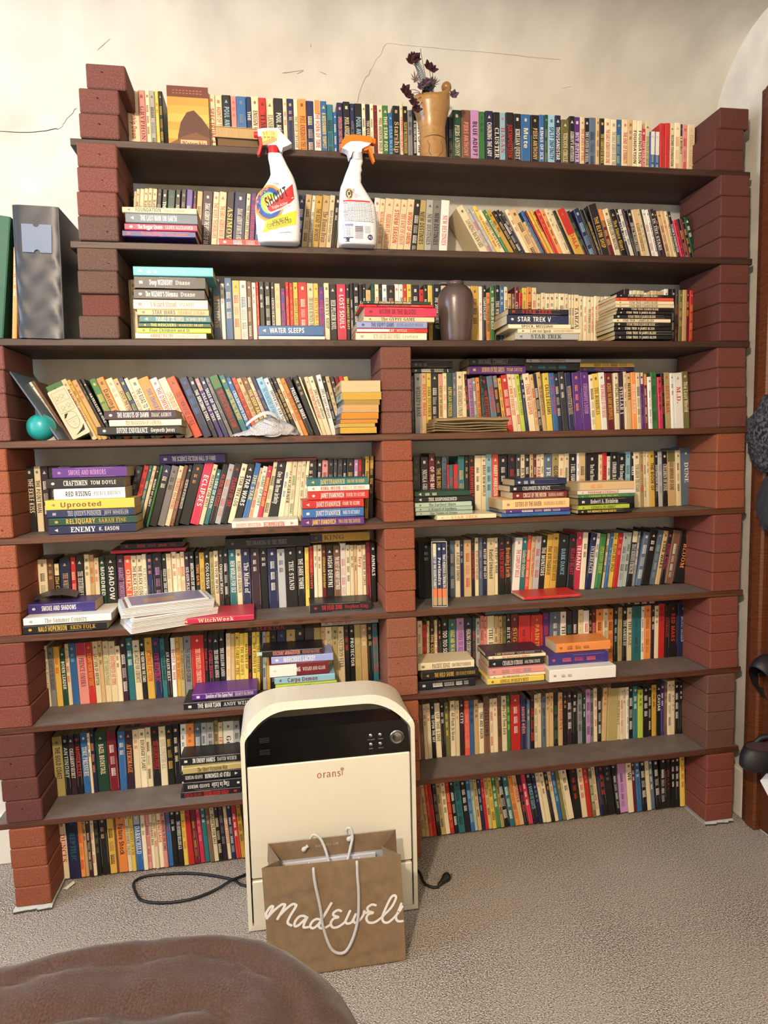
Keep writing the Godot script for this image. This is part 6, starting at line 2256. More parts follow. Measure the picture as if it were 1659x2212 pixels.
347.1 11.5 172 7.1 cream red
358.7 13.0 176 7.2 lime olive SEAS WITH OYSTERS
371.7 10.1 154 7.2 navy white
381.8 20.3 172 7.3 cream red CONAN THE USURPER ^cream paperback, second right of SEAS WITH OYSTERS on the fourth shelf's right bay
402.1 11.6 170 7.3 tan red
413.8 11.7 171 7.4 black white
425.5 13.1 176 7.4 tan black THE INCOMPLETE ENCHANTER
438.5 19.0 173 5.3 yellow black CASTLE DREAMS ^yellow paperback lettered CASTLE DREAMS in black on the fourth shelf's right bay
457.5 16.2 173 5.4 blue rose CASTLE SPELLBOUND
473.7 14.7 171 5.4 navy cream
488.4 19.2 176 5.5 charcoal white ^charcoal paperback directly left of WINDMASTER'S BANE on the fourth shelf's right bay
507.6 19.3 174 5.5 navy tan WINDMASTER'S BANE ^navy paperback lettered WINDMASTER'S BANE in tan on the fourth shelf's right bay
526.8 26.8 174 4.0 purple orange ^purple paperback directly left of FIRESHAPER'S DOOM on the fourth shelf's right bay
553.6 26.9 177 4.1 purple lilac FIRESHAPER'S DOOM ^purple paperback lettered FIRESHAPER'S DOOM in mauve on the fourth shelf's right bay
580.5 13.5 167 4.2 cream black
593.9 19.5 171 4.2 yellow black THE BORRIBLES
613.5 19.6 174 4.3 white red THE BORRIBLES GO FOR BROKE
633.1 22.7 172 4.3 maroon gold ACROSS THE DARK METROPOLIS ^maroon paperback lettered ACROSS THE DARK METROPOLIS in mustard yellow on the fourth shelf's right bay
655.6 15.2 172 2.8 cream black SPECIAL FEATURE
670.8 18.2 173 2.8 plum white STELLAR 1
689.1 10.7 178 2.9 cream red
699.7 13.7 172 2.9 tan black NERVES
713.5 15.3 174 2.9 orange white BEST SF STORIES OF THE YEAR
728.8 13.8 173 3.0 cream black
742.6 12.3 173 3.0 purple+cream black
754.9 12.3 169 3.0 maroon+orange white
767.2 12.3 160 3.1 white black
779.5 20.1 174 3.1 green forest
799.7 14.0 159 3.2 rose black
813.6 10.9 171 3.2 black red
824.5 18.7 173 3.3 khaki red DEUS IRAE
843.2 10.9 171 3.3 white black
854.1 29.8 171 3.4 white red M.D. ^white paperback lettered M.D. in red on the fourth shelf's right bay
883.9 22.0 176 3.4 olive cream The Lost World ^olive paperback lettered The Lost World in cream on the fourth shelf's right bay
#5L 5 -122
-1024.0 21.9 174 0.0 black cream THE EXILE KISS ^black paperback lettered THE EXILE KISS in cream on the fifth shelf's left bay
-1002.1 16.2 174 0.0 cream black THE POINT MAN ^cream paperback lettered THE POINT MAN in black on the fifth shelf's left bay
-985.9 18.6 173 0.0 plum white
-967.3 26.8 172 0.0 black grey
-940.5 29.3 171 0.0 cream black
-911.2 29.4 172 0.0 navy white
-881.8 29.6 172 0.0 black red
-852.2 29.8 171 0.0 grey white
-822.4 29.9 172 0.0 brown cream
-792.5 21.6 171 -16.4 black grey
-770.9 14.5 174 -16.3 red black
-756.4 9.7 174 -16.3 teal cream
-746.7 9.7 173 -16.3 cream red
-737.0 9.7 171 -16.3 black white NIGHT OF LIGHT
-727.3 7.3 174 -16.3 green forest
-720.0 23.2 172 -16.3 black+navy white ^black paperback, second right of NIGHT OF LIGHT on the fifth shelf's left bay
-696.8 19.6 170 -16.2 grey black ^grey paperback directly left of STRANGE RELATIONS on the fifth shelf's left bay
-677.2 13.5 170 -16.2 cream red STRANGE RELATIONS
-663.7 11.1 172 -16.2 brown pink
-652.7 12.3 172 -16.2 black white SECRETS OF SYNCHRONICITY
-640.3 29.7 174 -16.2 black orange ^black paperback directly left of ECLIPSES on the fifth shelf's left bay
-610.6 24.9 180 -16.1 rose white ECLIPSES ^crimson paperback lettered ECLIPSES in white on the fifth shelf's left bay
-585.8 12.5 172 -16.1 cream black HEAVEN CAN WAIT
-573.3 13.8 157 -16.1 teal white LORD OF DEATH
-559.5 16.3 171 -16.1 black red ALIEN NATION ^black paperback lettered ALIEN NATION in red on the fifth shelf's left bay
-543.2 16.3 171 -16.0 silver red ^silver grey paperback directly right of ALIEN NATION on the fifth shelf's left bay
-526.9 18.9 172 -16.0 black red PLANET OF THE ^black paperback lettered PLANET OF THE in red on the fifth shelf's left bay
-507.9 16.5 171 -16.0 cream black STAR TREK LOG ^cream paperback directly right of PLANET OF THE on the fifth shelf's left bay
-491.4 20.3 170 -16.0 black white STAR WARS ^black paperback directly left of THE STAR on the fifth shelf's left bay
-471.1 16.6 172 -15.9 blue yellow THE STAR ^blue paperback lettered THE STAR in yellow on the fifth shelf's left bay
-454.6 12.8 158 -15.9 tan red
-441.8 14.1 161 -14.0 white green GAME OF FURY
-427.7 12.8 162 -14.0 rose yellow WARRIOR OF LLARN
-414.9 16.7 173 -13.9 cream black ^cream paperback directly left of One Two Three Infinity on the fifth shelf's left bay
-398.1 28.4 176 -11.0 black white One Two Three Infinity ^black paperback lettered One Two Three Infinity in white on the fifth shelf's left bay
-369.7 15.6 177 -10.9 cream blue
-354.2 14.3 174 -7.0 cream black ALAN GARNER
-339.9 13.0 172 -7.0 cream green
-326.8 13.1 172 -7.0 cream orange
-313.8 11.8 174 -6.9 cream brown
-302.0 10.5 171 -6.9 cream black
-291.5 31.6 173 -2.9 black cream
-259.9 14.5 173 -2.9 black white
-245.4 17.2 171 -2.8 pink black
-228.2 15.9 174 -2.8 black grey
-212.2 10.7 174 -2.7 charcoal grey
-201.6 16.0 173 -2.7 charcoal grey
-185.6 10.7 173 -2.7 black white
-174.9 21.5 174 -2.6 black gold
-153.4 12.1 171 -2.6 lilac white
-141.3 10.8 172 -2.6 red black
-130.5 9.4 172 -2.5 black white
-121.1 12.2 179 -2.5 gold black
-108.9 13.6 179 -2.5 black+gold gold
#5R 5 -127
26.3 22.2 174 0.0 charcoal olive
48.5 25.1 173 0.0 black white NICOLA GRIFFITH
73.7 19.6 183 0.0 maroon white OF THE MOON
93.3 19.7 173 0.0 black gold THE BLIND MEN
113.0 15.5 173 0.0 slate navy THE IDENTITY PLUNDERERS
128.5 5.6 149 0.0 rose maroon
134.1 14.1 148 0.0 teal red
148.3 14.2 149 0.0 red teal
162.4 19.9 172 0.0 teal tan
182.3 12.8 171 0.0 black gold
195.2 18.6 174 0.0 black red MEANWHILE
213.7 20.1 173 0.0 cream black ^cream paperback directly left of BRAVE NEW WORLD on the fifth shelf's right bay
233.8 14.4 173 0.0 cream black BRAVE NEW WORLD
248.2 18.7 176 0.0 sky black ^light blue paperback directly right of BRAVE NEW WORLD on the fifth shelf's right bay
266.9 20.2 175 0.0 coral white HARRY HARRISON ^orange-red paperback, second right of BRAVE NEW WORLD on the fifth shelf's right bay
287.2 29.0 172 0.0 black white ^black paperback, third left of BEYOND on the fifth shelf's right bay
316.2 24.8 174 0.0 black red
341.0 14.6 174 0.0 charcoal white
355.6 14.7 173 0.0 cream black BEYOND
370.3 14.7 172 0.0 black white
385.0 11.8 173 0.0 tan black
396.8 8.9 173 0.0 maroon white
405.6 14.8 171 0.0 cream red FARNHAM'S
420.4 10.4 173 0.0 cream black
430.8 25.3 171 0.0 slate white FRIDAY
456.0 20.9 174 0.0 khaki black GLORY ROAD
476.9 17.9 171 0.0 cream red
494.9 15.0 173 0.0 cream black
509.9 25.6 171 0.0 black white I WILL FEAR NO EVIL ^black paperback lettered I WILL FEAR NO EVIL in white on the fifth shelf's right bay
535.4 9.1 173 0.0 white green
544.5 19.7 174 0.0 tan black
564.1 42.5 169 0.0 black white The Past Through Tomorrow ^black paperback lettered The Past Through Tomorrow in white on the fifth shelf's right bay
606.7 12.2 167 0.0 cream red
618.9 15.3 172 0.0 red black REVOLT IN 2100
634.2 10.7 161 0.0 white black
644.9 23.0 173 0.0 black white STRANGER IN A STRANGE LAND
668.0 27.8 168 0.0 black white Time Enough for Love
695.7 17.0 173 0.0 sky teal
712.8 14.0 171 0.0 black white 6xH
726.7 20.2 171 2.2 cream black TOMORROW THE STARS
747.0 12.5 171 2.2 khaki red
759.4 9.4 173 2.3 cream teal
768.8 11.0 172 2.3 cream red
779.8 17.3 173 2.3 gold black THE BOOK OF
797.0 11.0 170 2.4 black white DESTINATION VOID
808.0 14.2 171 2.4 silver grey
822.2 19.0 171 2.4 black white CHILDREN OF DUNE
841.2 28.5 173 2.5 tan+olive black GOD EMPEROR OF DUNE ^tan paperback, third right of DESTINATION VOID on the fifth shelf's right bay
869.7 15.9 173 2.6 cream black
885.6 39.9 180 2.6 slate white DUNE ^slate blue paperback, fifth right of DESTINATION VOID on the fifth shelf's right bay
#6L 6 -132
-1025.8 10.6 172 -0.7 red tan
-1015.3 23.6 172 -0.6 cream black ^cream paperback, second left of 21st CENTURY on the sixth shelf's left bay
-991.6 16.6 172 -0.5 brown tan
-975.1 15.4 158 -0.5 black+cream yellow 21st CENTURY
-959.6 28.6 171 -0.4 navy tan THE WHITE PLAGUE ^navy paperback lettered THE WHITE PLAGUE in tan on the sixth shelf's left bay
-931.0 13.2 174 -0.4 red cream
-917.8 21.6 175 -0.3 black white THE TERTURIAN STORY ^black paperback lettered THE TERTURIAN STORY in white on the sixth shelf's left bay
-896.2 14.5 180 -0.3 cream black
-881.7 12.1 179 -0.2 tan red
-869.7 12.1 170 -0.2 cream red
-857.6 15.8 172 -0.2 forest white MORDRED ^dark green paperback directly left of SHADOW on the sixth shelf's left bay
-841.8 30.5 174 -0.1 black white SHADOW ^black paperback lettered SHADOW in white on the sixth shelf's left bay
-811.3 20.8 174 -0.0 plum lilac AGAINST TOMORROW
-790.5 18.4 172 0.0 coral cream OMEN II
-772.1 14.8 171 0.1 cream black THE BLACK CLOUD
-757.3 14.8 171 0.1 cream black THE BLACK CLOUD
-742.5 11.1 174 0.2 cream grey ELEMENT 79
-731.4 16.1 171 0.2 navy orange
-715.3 24.9 174 0.3 black lilac
-690.4 12.5 171 0.3 black white SEED OF THE GODS
-677.9 13.8 172 0.4 cream khaki
-664.1 13.8 176 0.4 cream red
-650.3 10.1 171 0.4 cream orange
-640.2 11.3 175 0.5 cream red
-628.9 12.6 172 0.5 plum white SIX-GUN PLANET
-616.3 13.9 174 0.5 black white MERCHANTS OF VENUS
-602.4 11.4 173 -0.4 black orange TIME GATE
-590.9 14.0 171 -0.3 gold olive THE LAST IMMORTAL
-577.0 14.0 174 -0.3 black white COLOSSUS
-562.9 11.5 172 -0.3 khaki olive ON OTHER WORLDS
-551.5 12.8 174 -0.2 cream black TEN FROM INFINITY
-538.7 12.8 174 -0.2 charcoal white Outpost Mars
-525.8 15.4 176 -0.1 black white
-510.4 20.6 176 -0.1 teal white NEW WORLDS FOR OLD ^teal paperback lettered NEW WORLDS FOR OLD in white on the sixth shelf's left bay
-489.8 15.5 175 -0.0 cream black FLOWERS FOR ALGERNON
-474.3 24.7 178 0.0 navy white The Minds of ^navy paperback lettered The Minds of in white on the sixth shelf's left bay
-449.6 27.4 175 0.1 plum white ^dark purple paperback directly right of The Minds of on the sixth shelf's left bay
-422.2 20.9 179 0.2 black white ^black paperback, second right of The Minds of on the sixth shelf's left bay
-401.3 27.6 174 0.2 navy white ^navy paperback, second left of THE STAND on the sixth shelf's left bay
-373.7 22.4 170 0.3 silver black ^silver grey paperback directly left of THE STAND on the sixth shelf's left bay
-351.3 33.1 173 0.4 black white THE STAND ^black paperback lettered THE STAND in white on the sixth shelf's left bay
-318.2 21.3 174 0.5 black white THE DARK TOWER ^black paperback lettered THE DARK TOWER in white on the sixth shelf's left bay
-296.9 12.0 171 -0.5 yellow orange THE DAY BEFORE TOMORROW
-284.9 13.4 174 -0.4 black+red coral the enforcers
-271.5 10.7 177 -0.4 cream teal
-260.7 13.4 177 -0.4 cream black
-247.3 12.1 172 -0.3 maroon lime Ultimate Frontier
-235.2 21.6 172 -0.3 black white HIGH DERYNI ^black paperback lettered HIGH DERYNI in white on the sixth shelf's left bay
-213.6 20.3 172 -0.2 brown white THE BEST OF HENRY KUTTNER ^brown paperback directly right of HIGH DERYNI on the sixth shelf's left bay
-193.2 16.3 178 -0.2 white rose
-176.9 12.3 173 -0.1 cream black
-164.6 10.9 172 -0.1 cream black
-153.7 9.6 172 -0.1 tan black
-144.1 15.1 171 -0.1 cream red fury
-129.0 11.0 171 -0.0 cream black THE MASK OF CIRCE
-118.0 13.8 178 0.0 maroon red RETURN TO OTHERNESS
-104.3 15.2 174 0.1 black white ANNALS
#6R 6 -131
37.8 49.6 172 0.0 black grey
87.3 37.1 174 0.0 charcoal grey
124.4 10.0 171 0.0 black grey
134.4 15.8 171 0.0 slate white
150.2 15.8 172 0.0 cream black A PLAGUE OF DEMONS
166.0 11.5 171 0.0 navy sky
177.6 23.1 172 0.0 tan red ^tan paperback directly left of CATASTROPHE PLANET on the sixth shelf's right bay
200.7 11.6 174 0.0 black red CATASTROPHE PLANET
212.3 11.6 177 0.0 cream black RETIEF AND THE WARLORDS
223.9 13.1 177 0.0 slate lilac
237.0 13.1 176 0.0 navy white RETIEF OF THE CDT
250.1 23.4 174 0.0 cream black Retief Unbound ^cream paperback, second left of A TRACE OF MEMORY on the sixth shelf's right bay
273.5 11.7 174 0.0 cream black RETIEF'S WAR
285.3 20.6 173 0.0 black red A TRACE OF MEMORY ^black paperback lettered A TRACE OF MEMORY in red on the sixth shelf's right bay
305.9 20.7 173 0.0 black orange Breaking Earth ^black paperback lettered Breaking Earth in orange on the sixth shelf's right bay
326.5 23.7 171 -4.4 white red THE COMPLEAT BOLO ^white paperback lettered THE COMPLEAT BOLO in red on the sixth shelf's right bay
350.2 17.8 173 -4.4 teal cream Galactic Odyssey
368.0 11.9 176 -4.3 coral cream
379.9 11.9 173 -4.3 tan red THE LONG TWILIGHT
391.9 19.4 173 -4.3 silver red
411.3 19.5 172 -4.2 black white THE MONITORS
430.8 18.1 176 -4.2 gold black THE BIRTHGRAVE
448.9 19.6 179 -4.1 gold black QUEST FOR THE WHITE WITCH ^mustard yellow paperback lettered QUEST FOR THE WHITE WITCH on the sixth shelf's right bay
468.5 34.9 171 -4.1 black sky DARK DANCE ^black paperback lettered DARK DANCE in light blue on the sixth shelf's right bay
503.3 24.4 172 -4.0 black rose HEART-BEAST ^black paperback lettered HEART-BEAST in crimson on the sixth shelf's right bay
527.7 19.9 179 -4.0 rose white TEHANU
547.6 16.9 178 -3.9 cream black
564.4 20.0 173 -7.0 navy white INTERFACES
584.4 12.3 174 -7.0 white black
596.7 18.5 171 -7.0 green lime OPERATION TERROR
615.3 3.1 173 -6.9 black pink
618.4 10.8 172 -6.9 cream black
629.2 10.9 173 -6.9 blue sky
640.1 17.1 172 -6.9 yellow black FLIGHT INTO SPACE
657.2 15.6 171 -6.9 red pink
672.7 17.2 171 -6.8 silver black
689.9 14.1 171 -6.8 sage black
704.0 20.4 174 -6.8 black+cream white THAT HIDEOUS STRENGTH
724.4 9.4 172 -6.7 grey white
733.9 18.9 171 -9.9 slate white
752.8 28.5 174 -9.9 black white ^black paperback, third right of THAT HIDEOUS STRENGTH on the sixth shelf's right bay
781.3 20.7 174 -9.8 slate sage
802.0 15.9 172 -9.8 tan black STAR WARS
817.9 16.0 171 -9.8 black rose KING KONG
833.9 27.3 171 -9.7 brown white ^brown paperback directly left of BLOOM on the sixth shelf's right bay
861.1 41.9 167 -9.7 black orange BLOOM ^black paperback lettered BLOOM in orange on the sixth shelf's right bay
#7L 7 -130
-1013.3 10.8 172 0.8 cream black THE GIRL THE GOLD WATCH
-1002.6 15.6 166 0.8 grey black PLANET OF THE DREAMERS ^grey paperback lettered PLANET OF THE DREAMERS in black on the seventh shelf's left bay
-987.0 15.6 168 0.8 gold red ^mustard yellow paperback directly left of BORN LEADER on the seventh shelf's left bay
-971.4 13.3 158 0.9 forest white BORN LEADER
-958.1 10.9 173 0.9 cream red
-947.3 18.2 174 1.0 blue sky ^blue paperback directly left of PRINCE OMBRA on the seventh shelf's left bay
-929.1 26.7 173 1.0 pink+rose maroon PRINCE OMBRA ^pink paperback lettered PRINCE OMBRA in maroon on the seventh shelf's left bay
-902.4 17.1 175 1.1 red gold ESCAPE FROM NEW YORK ^red paperback lettered ESCAPE FROM NEW YORK in mustard yellow on the seventh shelf's left bay
-885.3 14.7 175 1.1 cream black LAST SON OF KRYPTON
-870.6 11.0 176 1.2 tan black
-859.6 16.0 174 0.8 cream green AT THE NARROW PASSAGE ^cream paperback lettered AT THE NARROW PASSAGE in green on the seventh shelf's left bay
-843.6 17.3 173 0.8 cream red FOOTPRINTS OF TIME ^cream paperback lettered FOOTPRINTS OF TIME in red on the seventh shelf's left bay
-826.3 13.6 159 0.9 cream black
-812.7 14.9 175 0.9 plum white
-797.9 18.6 178 1.0 teal white ^teal paperback, third right of FOOTPRINTS OF TIME on the seventh shelf's left bay
-779.2 18.7 171 1.0 cream black A CANTICLE FOR LEIBOWITZ ^cream paperback, second left of SCIENCE FICTION on the seventh shelf's left bay
-760.5 13.7 172 1.1 black white THE VIEW FROM THE STARS
-746.8 20.1 176 1.1 gold red SCIENCE FICTION ^mustard yellow paperback lettered SCIENCE FICTION in red on the seventh shelf's left bay
-726.7 20.1 174 1.2 navy rose CRY REPUBLIC ^navy paperback lettered CRY REPUBLIC in crimson on the seventh shelf's left bay
-706.6 13.9 171 1.2 teal black WINDS OF CHANGE
-692.7 12.6 171 1.3 black white AN ALIEN HEAT
-680.1 12.7 171 -0.1 white red BEHOLD THE MAN
-667.4 11.4 172 -0.1 gold red CITY OF THE BEAST
-656.0 11.4 172 -0.0 khaki black THE CHAMPION OF GARATHORM
-644.5 20.4 174 -0.0 grey black THE CHRONICLES OF CORUM ^grey paperback, second right of CITY OF THE BEAST on the seventh shelf's left bay
-624.1 35.9 174 0.1 red cream THE CORNELIUS CHRONICLES ^red paperback, third right of CITY OF THE BEAST on the seventh shelf's left bay
-588.2 10.3 174 0.1 black rose Count Brass
-577.9 14.2 170 0.2 black rose Count Brass
-563.8 16.8 171 0.2 black white THE END OF ALL SONGS ^black paperback lettered THE END OF ALL SONGS in white on the seventh shelf's left bay
-547.0 15.6 173 0.3 black white THE HOLLOW LANDS
-531.4 13.0 174 -1.6 cream orange
-518.4 11.7 172 -1.6 tan orange
-506.7 13.1 173 -1.5 yellow black LORD OF THE
-493.6 13.1 170 -1.5 yellow black THE MAD GOD'S
-480.6 11.8 172 -1.4 yellow black MASTERS OF
-468.8 10.5 174 -1.4 black rose
-458.3 11.8 174 -1.4 yellow black THE RITUALS OF
-446.4 10.5 174 -1.4 yellow black THE FUGITIVE
-435.9 6.6 174 -1.3 black teal
-429.3 11.9 171 -1.3 silver black
-417.4 10.6 171 -1.3 gold black
-406.8 19.9 171 -1.2 black grey
-386.9 26.7 172 -1.2 navy grey
-360.2 26.8 173 -1.1 tan black
-333.4 26.9 174 -1.0 black cream
-306.5 27.0 173 -1.0 charcoal cream
-279.5 19.0 173 -0.9 khaki black
-260.5 13.6 173 -0.9 tan red
-246.9 20.5 172 -0.8 cream black NEBULA AWARD STORIES
-226.5 17.8 173 -0.8 khaki black
-208.7 20.6 171 0.3 cream black NEUTRON STAR ^cream paperback lettered NEUTRON STAR in black on the seventh shelf's left bay
-188.1 15.1 174 0.3 black red
-172.9 15.2 171 0.4 black white PROTECTOR
-157.8 19.4 174 0.4 khaki tan ^khaki paperback directly right of PROTECTOR on the seventh shelf's left bay
-138.4 19.4 173 0.5 tan white ^tan paperback, second right of PROTECTOR on the seventh shelf's left bay
-119.0 15.3 175 0.5 black gold
-103.6 16.7 174 0.6 teal red
#7R 7 -131
23.3 7.1 171 0.0 tan black
30.4 15.7 173 0.0 cream grey
46.1 14.3 159 0.0 red maroon
60.4 8.6 171 0.0 cream black CORPORATION PLANET
69.0 14.4 157 0.0 black gold THE COUNT
83.4 10.1 172 0.0 cream red TIGER BY THE TAIL
93.5 11.5 169 0.0 black orange
105.0 21.7 172 0.0 black white TOO TOO SOLID
126.7 24.7 171 0.0 teal yellow MAGIC AND THE HEALING ^teal paperback lettered MAGIC AND THE HEALING in yellow on the seventh shelf's right bay
151.3 24.8 173 0.0 lilac purple UNDER THE HEALING ^mauve paperback lettered UNDER THE HEALING in purple on the seventh shelf's right bay
176.1 26.3 170 0.0 navy cream HEALING CROSSROADS ^navy paperback lettered HEALING CROSSROADS in cream on the seventh shelf's right bay
202.4 10.3 172 0.0 forest red
212.7 13.2 169 0.0 silver black
225.9 11.8 176 0.0 pink maroon
237.7 10.3 173 0.0 pink maroon
248.0 22.2 174 0.0 cream black THE LION
270.1 13.3 172 0.0 tan black
283.5 13.4 171 0.0 tan black Nineteen Eighty
296.9 11.9 171 0.0 olive black
308.8 14.9 174 0.0 black white RITE OF
323.7 25.4 173 0.0 maroon gold SUGAR
349.1 39.1 168 0.0 red navy ^red paperback directly left of PAINTER on the seventh shelf's right bay
388.2 39.3 167 0.0 red gold PAINTER ^red paperback lettered PAINTER in mustard yellow on the seventh shelf's right bay
427.6 21.3 172 0.0 purple red ^purple paperback directly right of PAINTER on the seventh shelf's right bay
448.9 35.1 173 0.0 slate white ^slate blue paperback directly left of THE on the seventh shelf's right bay
484.0 19.9 172 0.0 white black THE
504.0 20.0 171 0.0 black teal
524.0 20.1 173 0.0 black white
544.0 17.0 174 0.0 cream lime
561.0 18.6 171 0.0 white red
579.7 10.9 171 0.0 black gold
590.6 14.0 172 0.0 maroon pink
604.6 21.9 172 0.0 orange black
626.5 17.2 173 0.0 cream black
643.7 18.9 171 0.0 orange black
662.6 14.2 174 0.0 black sky
676.8 15.8 173 0.0 khaki olive
692.6 15.8 172 0.0 black white THE GAMES OF
708.4 15.9 171 0.0 cream black THE RAGE
724.3 31.9 174 0.0 teal navy ^teal paperback directly right of THE RAGE on the seventh shelf's right bay
756.2 11.2 172 0.0 white navy
767.3 24.0 174 0.0 orange brown ^orange paperback, third right of THE RAGE on the seventh shelf's right bay
791.4 11.3 171 0.0 plum white
802.6 14.5 171 0.0 cream black
817.1 22.6 177 0.0 red maroon
839.7 11.3 172 0.0 black red STARGATE
851.1 32.5 174 0.0 black red RED MARS ^black paperback lettered RED MARS in red on the seventh shelf's right bay
883.6 34.3 172 0.0 navy sky BLUE MARS ^navy paperback lettered BLUE MARS in light blue on the seventh shelf's right bay
#8L 8 -117
-1002.4 25.3 171 0.8 khaki black THE GOLD COAST ^khaki paperback lettered THE GOLD COAST in black on the eighth shelf's left bay
-977.1 15.7 171 0.8 black sage ANTINOMY ^black paperback lettered ANTINOMY in grey-green on the eighth shelf's left bay
-961.3 15.8 172 0.9 plum white CALLAHAN'S SECRET ^dark purple paperback directly right of ANTINOMY on the eighth shelf's left bay
-945.6 15.8 173 0.9 black red MINDKILLER ^black paperback lettered MINDKILLER in red on the eighth shelf's left bay
-929.7 19.5 174 1.0 blue white TIME PRESSURE ^blue paperback lettered TIME PRESSURE in white on the eighth shelf's left bay
-910.2 7.3 174 1.0 cream black
-902.9 11.0 182 1.1 navy orange
-891.9 32.0 171 1.1 forest cream BAZIL BROKETAIL ^dark green paperback, third left of AFTERIMAGE on the eighth shelf's left bay
-859.9 26.0 174 1.2 maroon white ^maroon paperback, second left of AFTERIMAGE on the eighth shelf's left bay
-833.9 19.9 171 -0.1 blue cream ^blue paperback directly left of AFTERIMAGE on the eighth shelf's left bay
-814.1 19.9 171 -0.0 plum orange AFTERIMAGE ^dark purple paperback lettered AFTERIMAGE in orange on the eighth shelf's left bay
-794.1 17.5 171 0.0 cream red ^cream paperback directly right of AFTERIMAGE on the eighth shelf's left bay
-776.6 17.5 172 0.1 cream black BERSERKER'S PLANET ^cream paperback lettered BERSERKER'S PLANET in black on the eighth shelf's left bay
-759.1 15.1 174 0.1 cream black
-744.0 21.4 174 0.2 black red THE GOLDEN PEOPLE ^black paperback lettered THE GOLDEN PEOPLE in red on the eighth shelf's left bay
-722.6 19.0 173 0.2 cream grey LOVE CONQUERS ALL ^cream paperback lettered LOVE CONQUERS ALL in grey on the eighth shelf's left bay
-703.6 19.0 174 0.3 black gold ^black paperback directly right of LOVE CONQUERS ALL on the eighth shelf's left bay
-684.6 17.8 174 0.3 black cream ^black paperback, second right of LOVE CONQUERS ALL on the eighth shelf's left bay
-666.7 16.6 175 -1.0 white black
-650.1 21.8 175 -0.9 orange brown
-628.3 19.3 174 -0.9 slate white
-609.1 15.5 173 -0.8 silver black
-593.6 20.7 174 -0.8 silver black
-572.9 11.7 177 -0.7 khaki black
-561.2 13.0 172 -0.7 cream red LETTERS
-548.2 30.0 172 -0.7 white black Go ^white paperback directly right of LETTERS on the eighth shelf's left bay
-518.1 18.4 172 -0.6 silver black
#8R 8 -117
21.2 11.5 171 1.9 tan black
32.6 11.5 170 1.9 brown black THORNS
44.1 11.5 172 1.9 cream black
55.6 13.0 172 2.0 cream red
68.6 13.0 174 2.0 black white TO OPEN THE SKY
81.6 17.4 171 2.1 cream olive UP THE LINE
98.9 13.1 174 2.1 black white
112.0 14.5 171 2.1 olive yellow
126.5 16.0 174 0.7 cream black All Flesh Is Grass
142.5 13.1 174 0.7 cream red
155.7 14.6 174 0.8 plum white CITY
170.3 16.1 172 0.8 coral pink
186.5 14.7 171 0.9 blue black
201.2 14.7 172 0.9 tan black
215.9 16.3 160 0.9 cream black TIME AND AGAIN
232.2 19.3 178 1.0 brown plum VISITORS
251.4 10.4 171 1.0 cream red
261.8 14.9 172 1.1 cream red
276.7 13.4 179 1.1 brown black
290.1 16.5 176 1.1 cream black Why Call Them Back
306.6 12.0 177 1.2 green lime
318.6 31.6 177 1.2 red white ^red paperback directly left of second eden on the eighth shelf's right bay
350.2 19.6 173 1.3 navy pink second eden
369.8 10.6 157 0.3 slate yellow
380.4 13.6 171 0.4 black red
394.1 12.2 171 0.4 cream black
406.2 12.2 174 0.4 cream red
418.4 13.7 165 0.5 slate black
432.1 12.2 173 0.5 tan black
444.3 13.8 174 0.5 tan brown
458.1 15.4 172 0.6 black green
473.5 15.4 171 0.6 tan red THE FOURTH R
488.9 13.9 174 0.7 black gold
502.8 17.0 173 0.7 plum white
519.8 18.6 171 0.7 black white
538.4 15.5 163 0.8 grey black
553.9 10.9 161 0.8 forest white
564.8 15.6 175 0.9 lilac plum
580.4 12.5 170 0.9 grey black
592.9 12.5 175 0.9 cream red
605.5 12.6 174 1.0 black white
618.0 15.7 173 -1.6 tan red
633.8 36.3 174 -1.5 khaki khaki ^khaki paperback directly left of THE FURNACE on the eighth shelf's right bay
670.1 11.1 171 0.6 cream black THE FURNACE
681.2 9.5 171 0.6 cream red
690.7 11.1 172 0.7 cream black
701.8 9.6 174 0.7 white black
711.4 14.4 174 0.7 black white
725.8 16.0 172 0.8 teal white
741.8 17.6 159 0.8 lime black
759.4 19.3 172 0.8 black white
778.7 12.9 172 0.9 black cream
791.6 16.2 174 0.9 gold maroon
807.7 14.6 171 1.0 black white CAVIAR
822.3 13.0 174 1.0 indigo white
835.3 9.8 173 1.0 brown tan
845.0 13.0 179 1.1 cream navy
858.1 13.0 179 1.1 cream black
871.1 14.7 173 1.1 black white
885.8 11.5 172 1.2 black cream
897.3 16.4 172 1.2 black brown
#9L 9 -102
-998.9 20.6 172 0.8 cream red DUNCES ^cream paperback lettered DUNCES in red on the carpet, left bay
-978.2 30.5 177 0.8 navy teal REPTILIC ^navy paperback lettered REPTILIC in teal on the carpet, left bay
-947.8 12.2 166 0.9 orange red
-935.6 9.8 171 0.9 tan black
-925.8 11.0 173 1.0 plum cream
-914.7 9.8 166 1.0 cream red
-904.9 12.3 171 1.0 black olive
-892.6 22.2 171 1.1 black tan ^black paperback, third left of Future Shock on the carpet, left bay
-870.3 18.6 173 1.1 gold black ^mustard yellow paperback, second left of Future Shock on the carpet, left bay
-851.7 5.0 172 1.2 brown brown
-846.7 24.9 178 1.2 orange black Future Shock ^orange paperback lettered Future Shock in black on the carpet, left bay
-821.8 11.2 174 1.3 cream black AND FAERIE TALES
-810.6 11.3 174 1.3 yellow black INCIDENT ON ATH
-799.3 20.1 171 1.4 blue+silver white DARKCHILD ^blue paperback lettered DARKCHILD in white on the carpet, left bay
-779.2 12.6 171 1.4 cream brown
-766.6 10.1 171 1.4 pink black
-756.5 10.1 172 1.5 cream black CHANGELING
-746.4 10.1 173 1.5 cream red
-736.3 12.7 172 1.5 cream red RENEGADE
-723.6 11.4 171 1.6 pink black MISSION TO THE STARS
